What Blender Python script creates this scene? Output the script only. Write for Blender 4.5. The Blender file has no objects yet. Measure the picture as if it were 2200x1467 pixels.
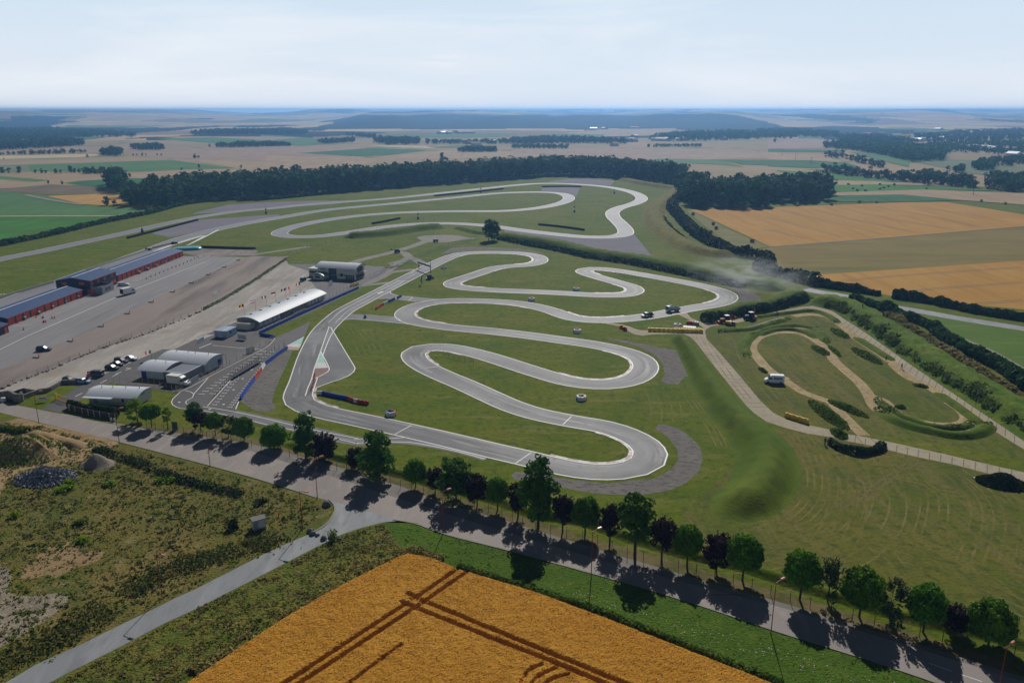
import bpy, math, random
from mathutils import Vector, Matrix, noise
from mathutils.geometry import tessellate_polygon
random.seed(11)
R = math.radians
SC = bpy.context.scene
COL = SC.collection

# ------------------------------------------------------------------ camera, sky, sun, exposure
FPX, CAMH, HORIZ = 1711.0, 75.0, 236.0            # focal length in photo pixels, drone height, eye level row
PITCH = math.atan((733.5 - HORIZ) / FPX)
cd = bpy.data.cameras.new('camera'); cam = bpy.data.objects.new('camera', cd); COL.objects.link(cam)
cd.sensor_width = 36.0; cd.lens = FPX / 2200.0 * 36.0; cd.clip_start = 1.0; cd.clip_end = 40000.0
cam.location = (0, 0, CAMH); cam.rotation_euler = (R(90) - PITCH, 0, 0)
SC.camera = cam
SUN_EL, SUN_AZ = R(36), R(8)                      # azimuth measured from +Y towards +X
W = bpy.data.worlds.new('World'); SC.world = W; W.use_nodes = True
wn = W.node_tree; wn.nodes.clear()
def wnode(t, **k):
    n = wn.nodes.new(t)
    for a, b in k.items(): setattr(n, a, b)
    return n
sky = wnode('ShaderNodeTexSky', sky_type='NISHITA', sun_disc=False, sun_elevation=SUN_EL, sun_rotation=SUN_AZ,
            altitude=100.0, air_density=0.3, dust_density=0.1, ozone_density=1.5)
L = wn.links.new
tc = wnode('ShaderNodeTexCoord'); sx = wnode('ShaderNodeSeparateXYZ'); L(tc.outputs['Generated'], sx.inputs[0])
def ramp(src, a, b, lo=0.0, hi=1.0):
    n = wnode('ShaderNodeMapRange'); n.inputs['From Min'].default_value = a; n.inputs['From Max'].default_value = b
    n.inputs['To Min'].default_value = lo; n.inputs['To Max'].default_value = hi; L(src, n.inputs['Value']); return n.outputs[0]
def blend(f, a, b):
    n = wnode('ShaderNodeMix', data_type='RGBA')
    for s_, v in (('Factor', f), ('A', a), ('B', b)):
        if isinstance(v, tuple): n.inputs[s_].default_value = v
        else: L(v, n.inputs[s_])
    return n.outputs['Result']
def wisp(scale, rot, sc, det):
    m = wnode('ShaderNodeMapping'); m.inputs['Scale'].default_value = scale; m.inputs['Rotation'].default_value = rot; L(tc.outputs['Generated'], m.inputs['Vector'])
    n = wnode('ShaderNodeTexNoise'); n.inputs['Scale'].default_value = sc; n.inputs['Detail'].default_value = det; n.inputs['Roughness'].default_value = .6; n.inputs['Distortion'].default_value = .5
    L(m.outputs[0], n.inputs['Vector']); return n.outputs[0]
# pale summer haze low in the sky with thin high cloud, in the sky texture's own units; clear blue higher up
low = blend(ramp(sx.outputs['Z'], .0, .15), (19.9, 20.9, 22.4, 1), (15.0, 18.8, 22.4, 1))
c1 = blend(ramp(wisp((1.0, 1.0, 6.0), (R(10), R(14), 0), 2.2, 8), .46, .74, 0, .85), low, (22.0, 22.9, 23.9, 1))
c2 = blend(ramp(wisp((1.0, 1.0, 9.0), (0, R(-6), 0), 5.5, 8), .60, .74, 0, .5), c1, (24.0, 24.3, 24.8, 1))
c3 = blend(ramp(wisp((1.0, 1.0, 4.0), (0, 0, 0), 1.1, 3), .50, .68, 0, .45), c2, (15.8, 18.9, 21.9, 1))
full = blend(ramp(sx.outputs['Z'], .15, .28, 1.0, .0), sky.outputs[0], c3)
bg = wnode('ShaderNodeBackground'); bg.inputs['Strength'].default_value = .05
wo = wnode('ShaderNodeOutputWorld')
L(full, bg.inputs['Color']); L(bg.outputs[0], wo.inputs['Surface'])
sl = bpy.data.lights.new('sun', 'SUN'); so = bpy.data.objects.new('sun', sl); COL.objects.link(so)
sl.energy = 5.0; sl.angle = R(.5); sl.color = (1, .965, .91)
sd = Vector((math.sin(SUN_AZ) * math.cos(SUN_EL), math.cos(SUN_AZ) * math.cos(SUN_EL), math.sin(SUN_EL)))
so.rotation_euler = sd.to_track_quat('Z', 'Y').to_euler(); so.location = (0, 0, 300)
vs = SC.view_settings; vs.view_transform = 'Standard'; vs.look = 'None'; vs.exposure = -0.3; vs.gamma = 1.0; vs.use_curve_mapping = False
try:
    SC.cycles.use_denoising = True; SC.cycles.max_bounces = 6; SC.cycles.transparent_max_bounces = 12; SC.cycles.volume_bounces = 0
except Exception: pass

# ------------------------------------------------------------------ from the photograph to the ground
SP, CP = math.sin(PITCH), math.cos(PITCH)
def G(px, py, z=0.0):
    """ground point (at height z) seen at photo pixel px, py"""
    u = (px - 1100) / FPX; v = (733.5 - py) / FPX
    dz = v * CP - SP
    t = (CAMH - z) / -dz
    return Vector((u * t, (CP + v * SP) * t, z))
def zc(p): return p[1] * CP - (p[2] - CAMH) * SP   # distance along the optical axis
def top_z(px, py, base):
    """height of what is seen at row py straight above the ground point base"""
    v = (733.5 - py) / FPX; return CAMH + base[1] / (CP + v * SP) * (v * CP - SP)
K = dict(q1=(0,480,4.891), q2=(440,480,4.891), q3=(0,700,4.891), q4=(330,700,4.891), q5=(770,480,4.891), q6=(1210,540,4.891),
         q7=(1560,560,3.334), q8=(0,870,3.334), f1=(0,230,3.667), f2=(560,220,3.667), f3=(1100,220,3.667), f4=(1650,220,4.0),
         r6=(760,880,3.411), r7=(1300,1030,2.444), r8=(600,1050,3.143), s1=(640,545,12.22), s2=(870,540,14.67), s3=(1360,640,7.333),
         s4=(100,740,9.167), s5=(280,740,10.0), s6=(100,570,10.476), s7=(440,610,7.857), s8=(560,700,7.333), t1=(400,640,3.667),
         t2=(1300,680,5.238), t3=(1560,780,3.4375), t4=(0,840,6.667), t5=(0,1100,3.998), t6=(500,1040,8.15), t8=(0,780,8.462), p=(0,0,1))
def PX(k, x, y): o = K[k]; return (o[0] + x / o[2], o[1] + y / o[2])
def P(k, x, y, z=0.0): a = PX(k, x, y); return G(a[0], a[1], z)
def PL(k, *xy, z=0.0): return [P(k, xy[i], xy[i+1], z) for i in range(0, len(xy), 2)]

# ------------------------------------------------------------------ mesh helpers
class MB:
    def __init__(s): s.v = []; s.f = []; s.m = []; s.uv = None; s.M = Matrix.Identity(4)
    def add(s, vs, fs, mi=0):
        n = len(s.v); M = s.M
        s.v += [tuple(M @ Vector(v)) for v in vs]; s.f += [tuple(i + n for i in f) for f in fs]; s.m += [mi] * len(fs); return s
    def box(s, c, d, rz=0.0, mi=0, top=(1, 1), shift=(0, 0)):
        x, y, z = d[0]/2, d[1]/2, d[2]/2; tx, ty = top; a, b = math.cos(rz), math.sin(rz); vs = []
        for (i, j, k) in ((-1,-1,-1),(1,-1,-1),(1,1,-1),(-1,1,-1),(-1,-1,1),(1,-1,1),(1,1,1),(-1,1,1)):
            X = i*x*(tx if k > 0 else 1) + (shift[0] if k > 0 else 0); Y = j*y*(ty if k > 0 else 1) + (shift[1] if k > 0 else 0)
            vs.append((c[0] + X*a - Y*b, c[1] + X*b + Y*a, c[2] + k*z))
        return s.add(vs, [(0,3,2,1),(4,5,6,7),(0,1,5,4),(1,2,6,5),(2,3,7,6),(3,0,4,7)], mi)
    def tube(s, p, q, r, n=6, r2=None, mi=0, cap=True):
        p, q = Vector(p), Vector(q); d = (q - p).normalized()
        u = d.cross(Vector((0,0,1)) if abs(d.z) < .9 else Vector((1,0,0))).normalized(); w = d.cross(u); r2 = r if r2 is None else r2
        vs = [p + (u*math.cos(t) + w*math.sin(t))*r for t in [2*math.pi*i/n for i in range(n)]] + \
             [q + (u*math.cos(t) + w*math.sin(t))*r2 for t in [2*math.pi*i/n for i in range(n)]]
        fs = [(i, (i+1) % n, n + (i+1) % n, n + i) for i in range(n)]
        if cap: fs += [tuple(range(n-1, -1, -1)), tuple(range(n, 2*n))]
        return s.add(vs, fs, mi)
    def prism(s, pts, z0, z1, mi=0):
        pts = [(p[0], p[1]) for p in pts]
        if sum(pts[i][0]*pts[(i+1) % len(pts)][1] - pts[(i+1) % len(pts)][0]*pts[i][1] for i in range(len(pts))) < 0: pts = pts[::-1]
        n = len(pts); vs = [(x, y, z0) for x, y in pts] + [(x, y, z1) for x, y in pts]
        tri = tessellate_polygon([[Vector((x, y, 0)) for x, y in pts]])
        fs = [(i, (i+1) % n, n + (i+1) % n, n + i) for i in range(n)]
        for t in tri:
            a, b, c = [Vector(pts[i]) for i in t]
            if (b-a).cross(c-a) < 0: t = t[::-1]
            fs.append(tuple(n + i for i in t)); fs.append(tuple(t[::-1]))
        return s.add(vs, fs, mi)
    def extr(s, prof, y0, y1, mi=0):
        """side profile (x,z) counter-clockwise, extruded along y"""
        n = len(prof); vs = [(x, y0, z) for x, z in prof] + [(x, y1, z) for x, z in prof]
        return s.add(vs, [(i, (i+1) % n, n + (i+1) % n, n + i) for i in range(n)] + [tuple(range(n-1, -1, -1)), tuple(range(n, 2*n))], mi)
    def loft(s, secs, mi=0):
        """list of rings of equal length"""
        n = len(secs[0]); vs = [p for r in secs for p in r]; fs = []
        for k in range(len(secs)-1):
            fs += [(k*n+i, k*n+(i+1) % n, (k+1)*n+(i+1) % n, (k+1)*n+i) for i in range(n)]
        fs += [tuple(range(n-1, -1, -1)), tuple(range((len(secs)-1)*n, len(secs)*n))]
        return s.add(vs, fs, mi)
    def lathe(s, prof, n=12, mi=0, c=(0,0,0)):
        vs = [(c[0] + r*math.cos(2*math.pi*i/n), c[1] + r*math.sin(2*math.pi*i/n), c[2] + z) for r, z in prof for i in range(n)]
        fs = [(k*n+i, k*n+(i+1) % n, (k+1)*n+(i+1) % n, (k+1)*n+i) for k in range(len(prof)-1) for i in range(n)]
        fs += [tuple(range(n-1, -1, -1)), tuple(range((len(prof)-1)*n, len(prof)*n))]
        return s.add(vs, fs, mi)
    def quad(s, c, n, w, h, rot, mi=0):
        n = Vector(n).normalized(); u = n.orthogonal().normalized(); t = n.cross(u); a, b = math.cos(rot), math.sin(rot)
        u, t = u*a + t*b, t*a - u*b; c = Vector(c)
        return s.add([c - u*w - t*h, c + u*w - t*h, c + u*w*.8 + t*h, c - u*w*.8 + t*h], [(0,1,2,3)], mi)
    def sheet(s, pts, z, mi=0):
        q = [Vector((p[0], p[1], 0)) for p in pts]
        fs = []
        for t in tessellate_polygon([q]):
            a, b, c = [q[i].to_2d() for i in t]
            fs.append(tuple(t) if (b-a).cross(c-a) > 0 else tuple(t[::-1]))
        return s.add([(p.x, p.y, z) for p in q], fs, mi)

def obj(name, mb, mat, parent=None, smooth=False, loc=None, rz=0.0, **props):
    me = bpy.data.meshes.new(name); me.from_pydata(mb.v, [], mb.f)
    for m in (mat if isinstance(mat, (list, tuple)) else [mat]): me.materials.append(m)
    if any(mb.m): me.polygons.foreach_set('material_index', mb.m)
    if smooth: me.polygons.foreach_set('use_smooth', [True]*len(me.polygons))
    if mb.uv:
        l = me.uv_layers.new(name='UVMap')
        for lp in me.loops: l.data[lp.index].uv = mb.uv[lp.vertex_index]
    me.update()
    o = bpy.data.objects.new(name, me); COL.objects.link(o)
    if parent is not None: o.parent = parent
    if loc is not None: o.location = loc
    o.rotation_euler = (0, 0, rz)
    for k, v in props.items():
        if v is not None: o[{'cat': 'category'}.get(k, k)] = v
    return o
def thing(name, label, cat, loc=(0,0,0), rz=0.0, group=None):
    o = bpy.data.objects.new(name, None); COL.objects.link(o); o.empty_display_size = .5
    o.location = (loc[0], loc[1], loc[2] if len(loc) > 2 else 0); o.rotation_euler = (0, 0, rz); o['label'] = label; o['category'] = cat
    if group: o['group'] = group
    return o
def dup(o, loc, rz=None, scale=None, label=None, group=None, parent=None):
    c = o.copy(); COL.objects.link(c)
    if parent is not None: c.parent = parent
    else: c.location = loc
    if rz is not None: c.rotation_euler = (0, 0, rz)
    if scale is not None: c.scale = (scale,)*3 if isinstance(scale, (int, float)) else scale
    if label: c['label'] = label
    if group: c['group'] = group
    for ch in KIDS(o): dup(ch, None, parent=c)
    return c
def KIDS(o): return list(o.children)
def spline(pts, step=3.0, closed=False):
    """Catmull-Rom through world points, resampled"""
    p = [Vector((q[0], q[1], 0)) for q in pts]; n = len(p); out = []
    for i in range(n if closed else n-1):
        if closed: a, b, c, d = p[(i-1) % n], p[i], p[(i+1) % n], p[(i+2) % n]
        else: a, b, c, d = p[max(i-1, 0)], p[i], p[i+1], p[min(i+2, n-1)]
        # centripetal parametrisation keeps hairpins smooth
        t0 = 0; t1 = t0 + max((b-a).length, 1e-3)**.5; t2 = t1 + max((c-b).length, 1e-3)**.5; t3 = t2 + max((d-c).length, 1e-3)**.5
        m = max(1, int((c-b).length / step))
        for k in range(m):
            t = t1 + (t2-t1)*k/m
            A1 = a*((t1-t)/(t1-t0)) + b*((t-t0)/(t1-t0)); A2 = b*((t2-t)/(t2-t1)) + c*((t-t1)/(t2-t1)); A3 = c*((t3-t)/(t3-t2)) + d*((t-t2)/(t3-t2))
            B1 = A1*((t2-t)/(t2-t0)) + A2*((t-t0)/(t2-t0)); B2 = A2*((t3-t)/(t3-t1)) + A3*((t-t1)/(t3-t1))
            out.append(B1*((t2-t)/(t2-t1)) + B2*((t-t1)/(t2-t1)))
    if not closed: out.append(p[-1])
    return out
def offs(c, d, closed=False):
    """polyline offset to the left by d (number or list)"""
    n = len(c); out = []
    for i in range(n):
        a = c[(i-1) % n] if closed or i else c[0]; b = c[(i+1) % n] if closed or i < n-1 else c[-1]
        t = (b - a).normalized(); dd = d[i] if isinstance(d, list) else d
        out.append(c[i] + Vector((-t.y, t.x, 0))*dd)
    return out
def ribbon(mb, l, r, z, closed=False, mi=0):
    """strip between two edge lines, uv = (across, metres along)"""
    n = len(l); vs = []; uv = []; s = 0
    for i in range(n):
        if i: s += ((l[i]+r[i])/2 - (l[i-1]+r[i-1])/2).length
        vs += [(r[i].x, r[i].y, z), (l[i].x, l[i].y, z)]; uv += [(1, s), (0, s)]
    fs = [(2*i, 2*i+2, 2*i+3, 2*i+1)[::-1] if False else (2*i, 2*i+2, 2*i+3, 2*i+1) for i in range(n-1)]
    if closed: fs.append((2*n-2, 0, 1, 2*n-1))
    # face up
    fx = []
    for f in fs:
        a, b, c = [Vector(vs[k]).to_2d() for k in f[:3]]
        fx.append(f if (b-a).cross(c-a) > 0 else f[::-1])
    if mb.uv is None: mb.uv = []
    mb.add(vs, fx, mi); mb.uv += uv
    return mb

# ------------------------------------------------------------------ materials
def lin(h):
    h = h.lstrip('#'); c = [int(h[i:i+2], 16)/255 for i in (0, 2, 4)]
    return tuple(((x+.055)/1.055)**2.4 if x > .04045 else x/12.92 for x in c)
def mat(name, base, layers=(), rough=.85, bump=None, spec=.3, metal=0.0, transl=0.0, coat=0.0, coord='Object', rand=0.0):
    m = bpy.data.materials.new(name); m.use_nodes = True; t = m.node_tree; N = t.nodes; N.clear(); lk = t.links.new
    out = N.new('ShaderNodeOutputMaterial'); b = N.new('ShaderNodeBsdfPrincipled')
    b.inputs['Roughness'].default_value = rough; b.inputs['Specular IOR Level'].default_value = spec; b.inputs['Metallic'].default_value = metal
    b.inputs['Coat Weight'].default_value = coat
    base = lin(base) if isinstance(base, str) else base
    src = None; tcn = N.new('ShaderNodeTexCoord')
    for ly in layers:
        sc, colr, lo, hi = ly[:4]; st = ly[4] if len(ly) > 4 else None; kind = ly[5] if len(ly) > 5 else 'noise'
        colr = lin(colr) if isinstance(colr, str) else colr
        mpn = N.new('ShaderNodeMapping'); lk(tcn.outputs[coord if kind != 'uv' else 'UV'], mpn.inputs['Vector'])
        if st: mpn.inputs['Scale'].default_value = st[:3]; mpn.inputs['Rotation'].default_value = (0, 0, R(st[3]) if len(st) > 3 else 0)
        mpn.inputs['Location'].default_value = (len(N)*1.7, len(N)*.9, 0) if kind == 'noise' else (0, 0, 0)
        if kind in ('noise', 'uv'):
            nn = N.new('ShaderNodeTexNoise'); nn.inputs['Scale'].default_value = sc; nn.inputs['Detail'].default_value = 5; nn.inputs['Roughness'].default_value = .6
        elif kind == 'wave':
            nn = N.new('ShaderNodeTexWave'); nn.inputs['Scale'].default_value = sc; nn.inputs['Distortion'].default_value = ly[6] if len(ly) > 6 else 2.0; nn.inputs['Detail'].default_value = 2
            nn.inputs['Detail Scale'].default_value = ly[7] if len(ly) > 7 else 1.0
        elif kind == 'voronoi':
            nn = N.new('ShaderNodeTexVoronoi'); nn.inputs['Scale'].default_value = sc
        elif kind == 'brick':
            nn = N.new('ShaderNodeTexBrick')
        lk(mpn.outputs[0], nn.inputs['Vector'])
        rg = N.new('ShaderNodeMapRange'); rg.inputs['From Min'].default_value = lo; rg.inputs['From Max'].default_value = hi
        lk(nn.outputs['Fac'] if 'Fac' in nn.outputs else nn.outputs[0], rg.inputs['Value'])
        mxx = N.new('ShaderNodeMix'); mxx.data_type = 'RGBA'; lk(rg.outputs[0], mxx.inputs['Factor'])
        if src is None: mxx.inputs['A'].default_value = (*base, 1)
        else: lk(src, mxx.inputs['A'])
        mxx.inputs['B'].default_value = (*colr, 1); src = mxx.outputs['Result']
    if rand:
        oi = N.new('ShaderNodeObjectInfo'); hs = N.new('ShaderNodeHueSaturation')
        r1 = N.new('ShaderNodeMapRange'); r1.inputs['To Min'].default_value = 1-rand; r1.inputs['To Max'].default_value = 1+rand; lk(oi.outputs['Random'], r1.inputs['Value'])
        lk(r1.outputs[0], hs.inputs['Value'])
        r2 = N.new('ShaderNodeMapRange'); r2.inputs['To Min'].default_value = .5-rand*.06; r2.inputs['To Max'].default_value = .5+rand*.05; lk(oi.outputs['Random'], r2.inputs['Value']); lk(r2.outputs[0], hs.inputs['Hue'])
        if src is None: hs.inputs['Color'].default_value = (*base, 1)
        else: lk(src, hs.inputs['Color'])
        src = hs.outputs[0]
    if src is None: b.inputs['Base Color'].default_value = (*base, 1)
    else: lk(src, b.inputs['Base Color'])
    if bump:
        bn = N.new('ShaderNodeTexNoise'); bn.inputs['Scale'].default_value = bump[0]; bn.inputs['Detail'].default_value = 4; lk(tcn.outputs[coord], bn.inputs['Vector'])
        bp = N.new('ShaderNodeBump'); bp.inputs['Strength'].default_value = bump[1]; bp.inputs['Distance'].default_value = bump[2] if len(bump) > 2 else .2
        lk(bn.outputs[0], bp.inputs['Height']); lk(bp.outputs[0], b.inputs['Normal'])
    if transl:
        tr = N.new('ShaderNodeBsdfTranslucent'); ms = N.new('ShaderNodeMixShader'); ms.inputs[0].default_value = transl
        if src is None: tr.inputs['Color'].default_value = (*base, 1)
        else: lk(src, tr.inputs['Color'])
        lk(b.outputs[0], ms.inputs[1]); lk(tr.outputs[0], ms.inputs[2]); lk(ms.outputs[0], out.inputs['Surface'])
    else: lk(b.outputs[0], out.inputs['Surface'])
    return m

# ------------------------------------------------------------------ surfaces of the place
M_GRASS = mat('mown_grass', '#57640c', [(.013, '#6a6a1c', .45, .66), (.06, '#445c10', .48, .7), (.028, '#7a6830', .62, .76), (.28, '#737038', .52, .70, (.2,1,1,20)), (.45, '#42520e', .50, .66), (.9, '#6a6e24', .54, .70), (1.4, '#405010', .53, .70)], bump=(1.2, .5, .3), spec=.04)
M_GRASS2 = mat('lush_grass', '#36551c', [(.03, '#4c5c25', .4, .7), (.3, '#2d4a17', .5, .75), (2.0, '#4b6a24', .55, .8)], bump=(1.5, .6, .3), spec=.04)
M_MEADOW = mat('mown_meadow', '#54601a', [(.018, '#6b6526', .42, .66), (.06, '#42521c', .48, .7), (.16, '#776c3e', .5, .74, (1,.07,1,-52)), (.35, '#6e643a', .52, .76, (1,.05,1,-38)), (.9, '#716b3a', .53, .74, (1,.12,1,-40)), (.5, '#454f1e', .50, .68), (1.6, '#424c1d', .52, .7)], bump=(1.5, .5, .3), spec=.04)
M_VERGE = mat('dry_verge', '#6b6040', [(.15, '#4d4f24', .45, .65), (.9, '#7d7050', .5, .8), (4, '#494424', .55, .8)], bump=(3, .5, .1), spec=.04)
M_TRACK = mat('track_asphalt', '#676668', [(1.6, '#3b3b3e', .42, .60, (1.0,.010,1), 'uv'), (4.0, '#8d8c8b', .52, .66, (1.0,.008,1), 'uv'), (.03, '#807f7f', .46, .68), (.4, '#58585b', .56, .72), (6, '#5f5f61', .5, .8)], rough=.62, spec=.16, bump=(20, .15, .02))
M_BIGTRACK = mat('circuit_asphalt', '#7b7a7e', [(.2, '#6d6c71', .45, .7, (2,.05,1), 'uv'), (.02, '#868587', .45, .75)], rough=.65, spec=.16)
M_PADDOCK = mat('paddock_asphalt', '#524f4f', [(.05, '#5e5b5a', .4, .7), (.4, '#464446', .5, .8), (5, '#5c5a5a', .5, .8)], rough=.75, spec=.2, bump=(15, .15, .02))
M_LOT = mat('lot_asphalt', '#827f7e', [(.03, '#747174', .4, .7, (1,.2,1,-3)), (.2, '#8c8988', .5, .75, (2,.15,1,-3)), (.6, '#656363', .58, .7, (1,.03,1,-3)), (6, '#646262', .5, .8)], rough=.7, spec=.22)
M_BROWNLOT = mat('brown_gravel', '#8a807a', [(.03, '#998e86', .42, .62, (1,.15,1,14)), (.1, '#6f6663', .48, .7, (1,.15,1,14)), (.3, '#93877c', .57, .72, (1,.10,1,16)), (3, '#5b524f', .5, .75)], bump=(6, .4, .1), spec=.04)
M_PALELOT = mat('pale_gravel', '#98928b', [(.05, '#aaa39a', .40, .62, (1,.2,1,18)), (.25, '#b5aea4', .48, .64, (1,.14,1,18)), (.8, '#958e86', .55, .7, (1,.3,1,14)), (3, '#5f5a57', .5, .75), (.03, '#8a816f', .55, .7)], bump=(6, .4, .1), spec=.04)
M_ROAD = mat('road_asphalt', '#8f8680', [(.06, '#7f7773', .42, .7, (1,.2,1,-17)), (.5, '#9b928b', .5, .75, (1,.3,1,-17)), (7, '#6d6866', .5, .8)], rough=.75, spec=.18, bump=(20, .15, .02))
M_OLDROAD = mat('worn_asphalt', '#7d7f82', [(.12, '#96989a', .48, .68, (1,.25,1,36)), (.6, '#6a6c6f', .48, .72, (1,.3,1,36)), (6, '#8b8d8f', .5, .8)], rough=.7, spec=.22, bump=(12, .3, .03))
M_CONC = mat('concrete_slabs', '#9c927e', [(.08, '#aba08a', .42, .7), (.7, '#877d6a', .5, .78), (.25, '#756c5b', .6, .8), (5, '#a79e8b', .5, .8)], rough=.8, bump=(8, .3, .04), spec=.04)
M_GRAVEL = mat('trap_gravel', '#6e6a66', [(.12, '#7a7570', .4, .7), (1.1, '#4a4744', .48, .68, (.5,1,1,25)), (4, '#8f8a84', .52, .7)], bump=(5, .9, .15), spec=.04)
M_GRAVEL2 = mat('circuit_gravel', '#77737a', [(.05, '#807c82', .4, .7), (2, '#6a666c', .48, .72)], bump=(3, .5, .1), spec=.04)
M_DIRT = mat('dirt_path', '#a08d68', [(.15, '#b3a07a', .42, .65), (.8, '#70634a', .48, .72), (4, '#a3947a', .55, .8)], bump=(5, .5, .08), spec=.04)
M_PATH = mat('grey_path', '#8b8780', [(.15, '#7b7771', .42, .7), (3, '#979389', .5, .8)], bump=(5, .3, .05), spec=.04)
M_WHITE = mat('white_marking', '#dcdad6', [(1.2, '#b9b7b2', .55, .75)], rough=.6)
M_KRED = mat('red_kerb_paint', '#8f6a62', [(1.5, '#a89890', .45, .7)], rough=.6)
M_TEAL = mat('teal_paint', '#7fb5a6', [(.8, '#b4c6be', .5, .7), (3, '#5e8f84', .58, .8)], rough=.6)
M_BROWNP = mat('red_brown_paint', '#6a4640', [(.8, '#7d5a52', .45, .75)], rough=.7)
M_PINKP = mat('faded_red_paint', '#9c7d74', [(.8, '#a89088', .45, .75)], rough=.7)
M_PWHITE = mat('worn_white_paint', '#bcbcb8', [(.7, '#8a8a86', .5, .72, (1,3,1))], rough=.6)
M_BERM = mat('berm_grass', '#4c6112', [(.05, '#5e6a1e', .42, .65), (.3, '#42541d', .46, .72), (2.5, '#5d6430', .55, .78)], bump=(2.2, .5, .25), spec=.04)
M_BANK = mat('bank_weeds', '#4c6616', [(.12, '#64721e', .42, .65), (.6, '#3a501b', .46, .7), (2.5, '#746f3a', .58, .8)], bump=(2.0, .6, .3), spec=.04)
M_YGRASS = mat('tall_dry_grass', '#6e6b35', [(.2, '#84793f', .42, .65), (1.2, '#4c5524', .46, .7), (4, '#948a52', .6, .8)], bump=(2, 1, .5), spec=.04)
M_WASTE = mat('waste_ground', '#66622a', [(.03, '#846f42', .50, .64), (.07, '#4f5c24', .5, .64), (.22, '#8c7a52', .55, .68), (.5, '#6b5a38', .54, .7), (.9, '#626030', .48, .66), (2.2, '#3f4a1e', .53, .68), (5, '#93835c', .58, .72)], bump=(2.5, .9, .35), spec=.04)
M_SAND = mat('bare_earth', '#8a7352', [(.06, '#9c8460', .42, .62), (.35, '#75613f', .5, .7), (1.2, '#5a5a2c', .6, .72), (5, '#9f8b6b', .5, .75)], bump=(3, .8, .2), spec=.04)
M_RUBBLE_G = mat('pale_rubble_ground', '#8c8270', [(.3, '#756b5a', .45, .65), (1.2, '#a2998a', .5, .7), (2, '#5b5a38', .62, .74)], bump=(4, 1, .2), spec=.04)
M_FIELDGR = mat('verge_meadow', '#48621a', [(.06, '#3f5816', .42, .66), (.3, '#586a22', .5, .7), (1.5, '#2b3d12', .52, .72), (4, '#5f6a30', .6, .78)], bump=(2.5, .9, .3), spec=.04)
M_ROUGH = mat('rough_meadow', '#5d6227', [(.08, '#716b30', .44, .62), (.3, '#4a5c20', .5, .66), (1.2, '#7a7438', .54, .7), (4, '#333c15', .54, .75)], bump=(2.2, 1, .4), spec=.04)
def field(name, a, b, c, rot=0, sc=.02, stripes=None, bump=None):
    ly = [(sc, b, .38, .66), (sc*6, c, .46, .74, (1, .12, 1, rot))]
    if stripes: ly.append((stripes[0], stripes[1], stripes[2], 1.0, (1, 1, 1, rot), 'wave', .6, .3))
    return mat(name, a, ly, bump=bump, spec=.04)
M_F = dict(
    gr=field('green_crop', '#4f7040', '#577a48', '#466539', 20), gr2=field('bright_green_crop', '#3f6c28', '#487a30', '#386023', 20),
    dg=field('dark_green_crop', '#345f33', '#3b6a3a', '#2c542d', 10), gg=field('grey_green_pasture', '#6a7558', '#747e60', '#5d684b', 0),
    tan=field('stubble_tan', '#9c8669', '#a59072', '#8d785d', 5), pt=field('pale_stubble', '#b7a680', '#bfae8a', '#a7966f', 5),
    br=field('brown_soil', '#6e604d', '#776855', '#615442', 0), wheat=field('ripe_wheat_far', '#b08a4c', '#b89355', '#a27e43', 8),
    mauve=field('mauve_stubble', '#96826f', '#a08b77', '#877463', 0))
M_WHEAT_R = mat('ripe_wheat_right', '#a87f3a', [(.02, '#b08843', .4, .65), (.15, '#9a7231', .46, .74, (1,.1,1,-28)), (2, '#8c6732', .55, .8)], bump=(1.2, .4, .3), spec=.04)
M_OLIVE_R = mat('cut_meadow_right', '#7a6a38', [(.02, '#83733f', .4, .65), (.08, '#636230', .48, .7, (.2,1,1,8)), (.6, '#6d6a35', .52, .74, (.2,1,1,8)), (3, '#8a7c48', .55, .8)], bump=(1.2, .4, .3), spec=.04)
M_HAY_R = mat('hay_meadow_right', '#757043', [(.05, '#67663a', .42, .65), (.5, '#8c8558', .5, .72, (.15,1,1,-62))], bump=(1.2, .4, .3), spec=.04)
M_GREEN_R = mat('green_pasture_right', '#4f6a26', [(.03, '#5d742e', .42, .66), (.3, '#7d8046', .55, .75, (.15,1,1,-28)), (1.5, '#40591e', .52, .75)], bump=(1.2, .4, .3), spec=.04)
M_SOILLINE = mat('tramline_soil', '#6e5a30', [(1, '#5b4a27', .45, .7)])

# ------------------------------------------------------------------ the ground, out to the hills on the skyline
def sst(a, b, x): t = min(1, max(0, (x-a)/(b-a))); return t*t*(3-2*t)
def ridge_mask(az): return sst(-.25, -.17, az)*(1-sst(.24, .36, az))
def hill(x, y):
    d = math.hypot(x, y)
    if d < 2300 or y < 0: return 0.0
    az = x / max(y, 1.0)
    n1 = noise.fractal((x*.00035, y*.00035, 1.3), 1.0, 2.0, 4); n2 = noise.fractal((x*.0012, y*.0012, 7.7), 1.0, 2.0, 3); n3 = noise.noise((az*9, 2.2, d*.0002))
    mid = ridge_mask(az)
    h = sst(2300, 4500, d)*(9*n1 + 4*n2)
    h += (45 + 30*noise.fractal((az*8, 3.3, d*.0003), 1.0, 2.0, 4))*mid*sst(3500, 4700, d + 450*n1 + 300*n3) + (14 + 16*n1)*sst(4400, 6200, d)*(1-mid) + (30 + 14*n3)*(1-mid)*sst(5000, 7600, d + 900*n1)
    n4 = noise.fractal((az*5.5, d*.00012, 6.1), 1.0, 2.0, 3)
    h += (14*n1 + 8*n2 + 22 + 34*n4)*sst(7000, 10500, d) + 20*n4*sst(4800, 6500, d)*(1-mid)
    return min(h, 76 + 9*n3 + 5*n2)
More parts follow.
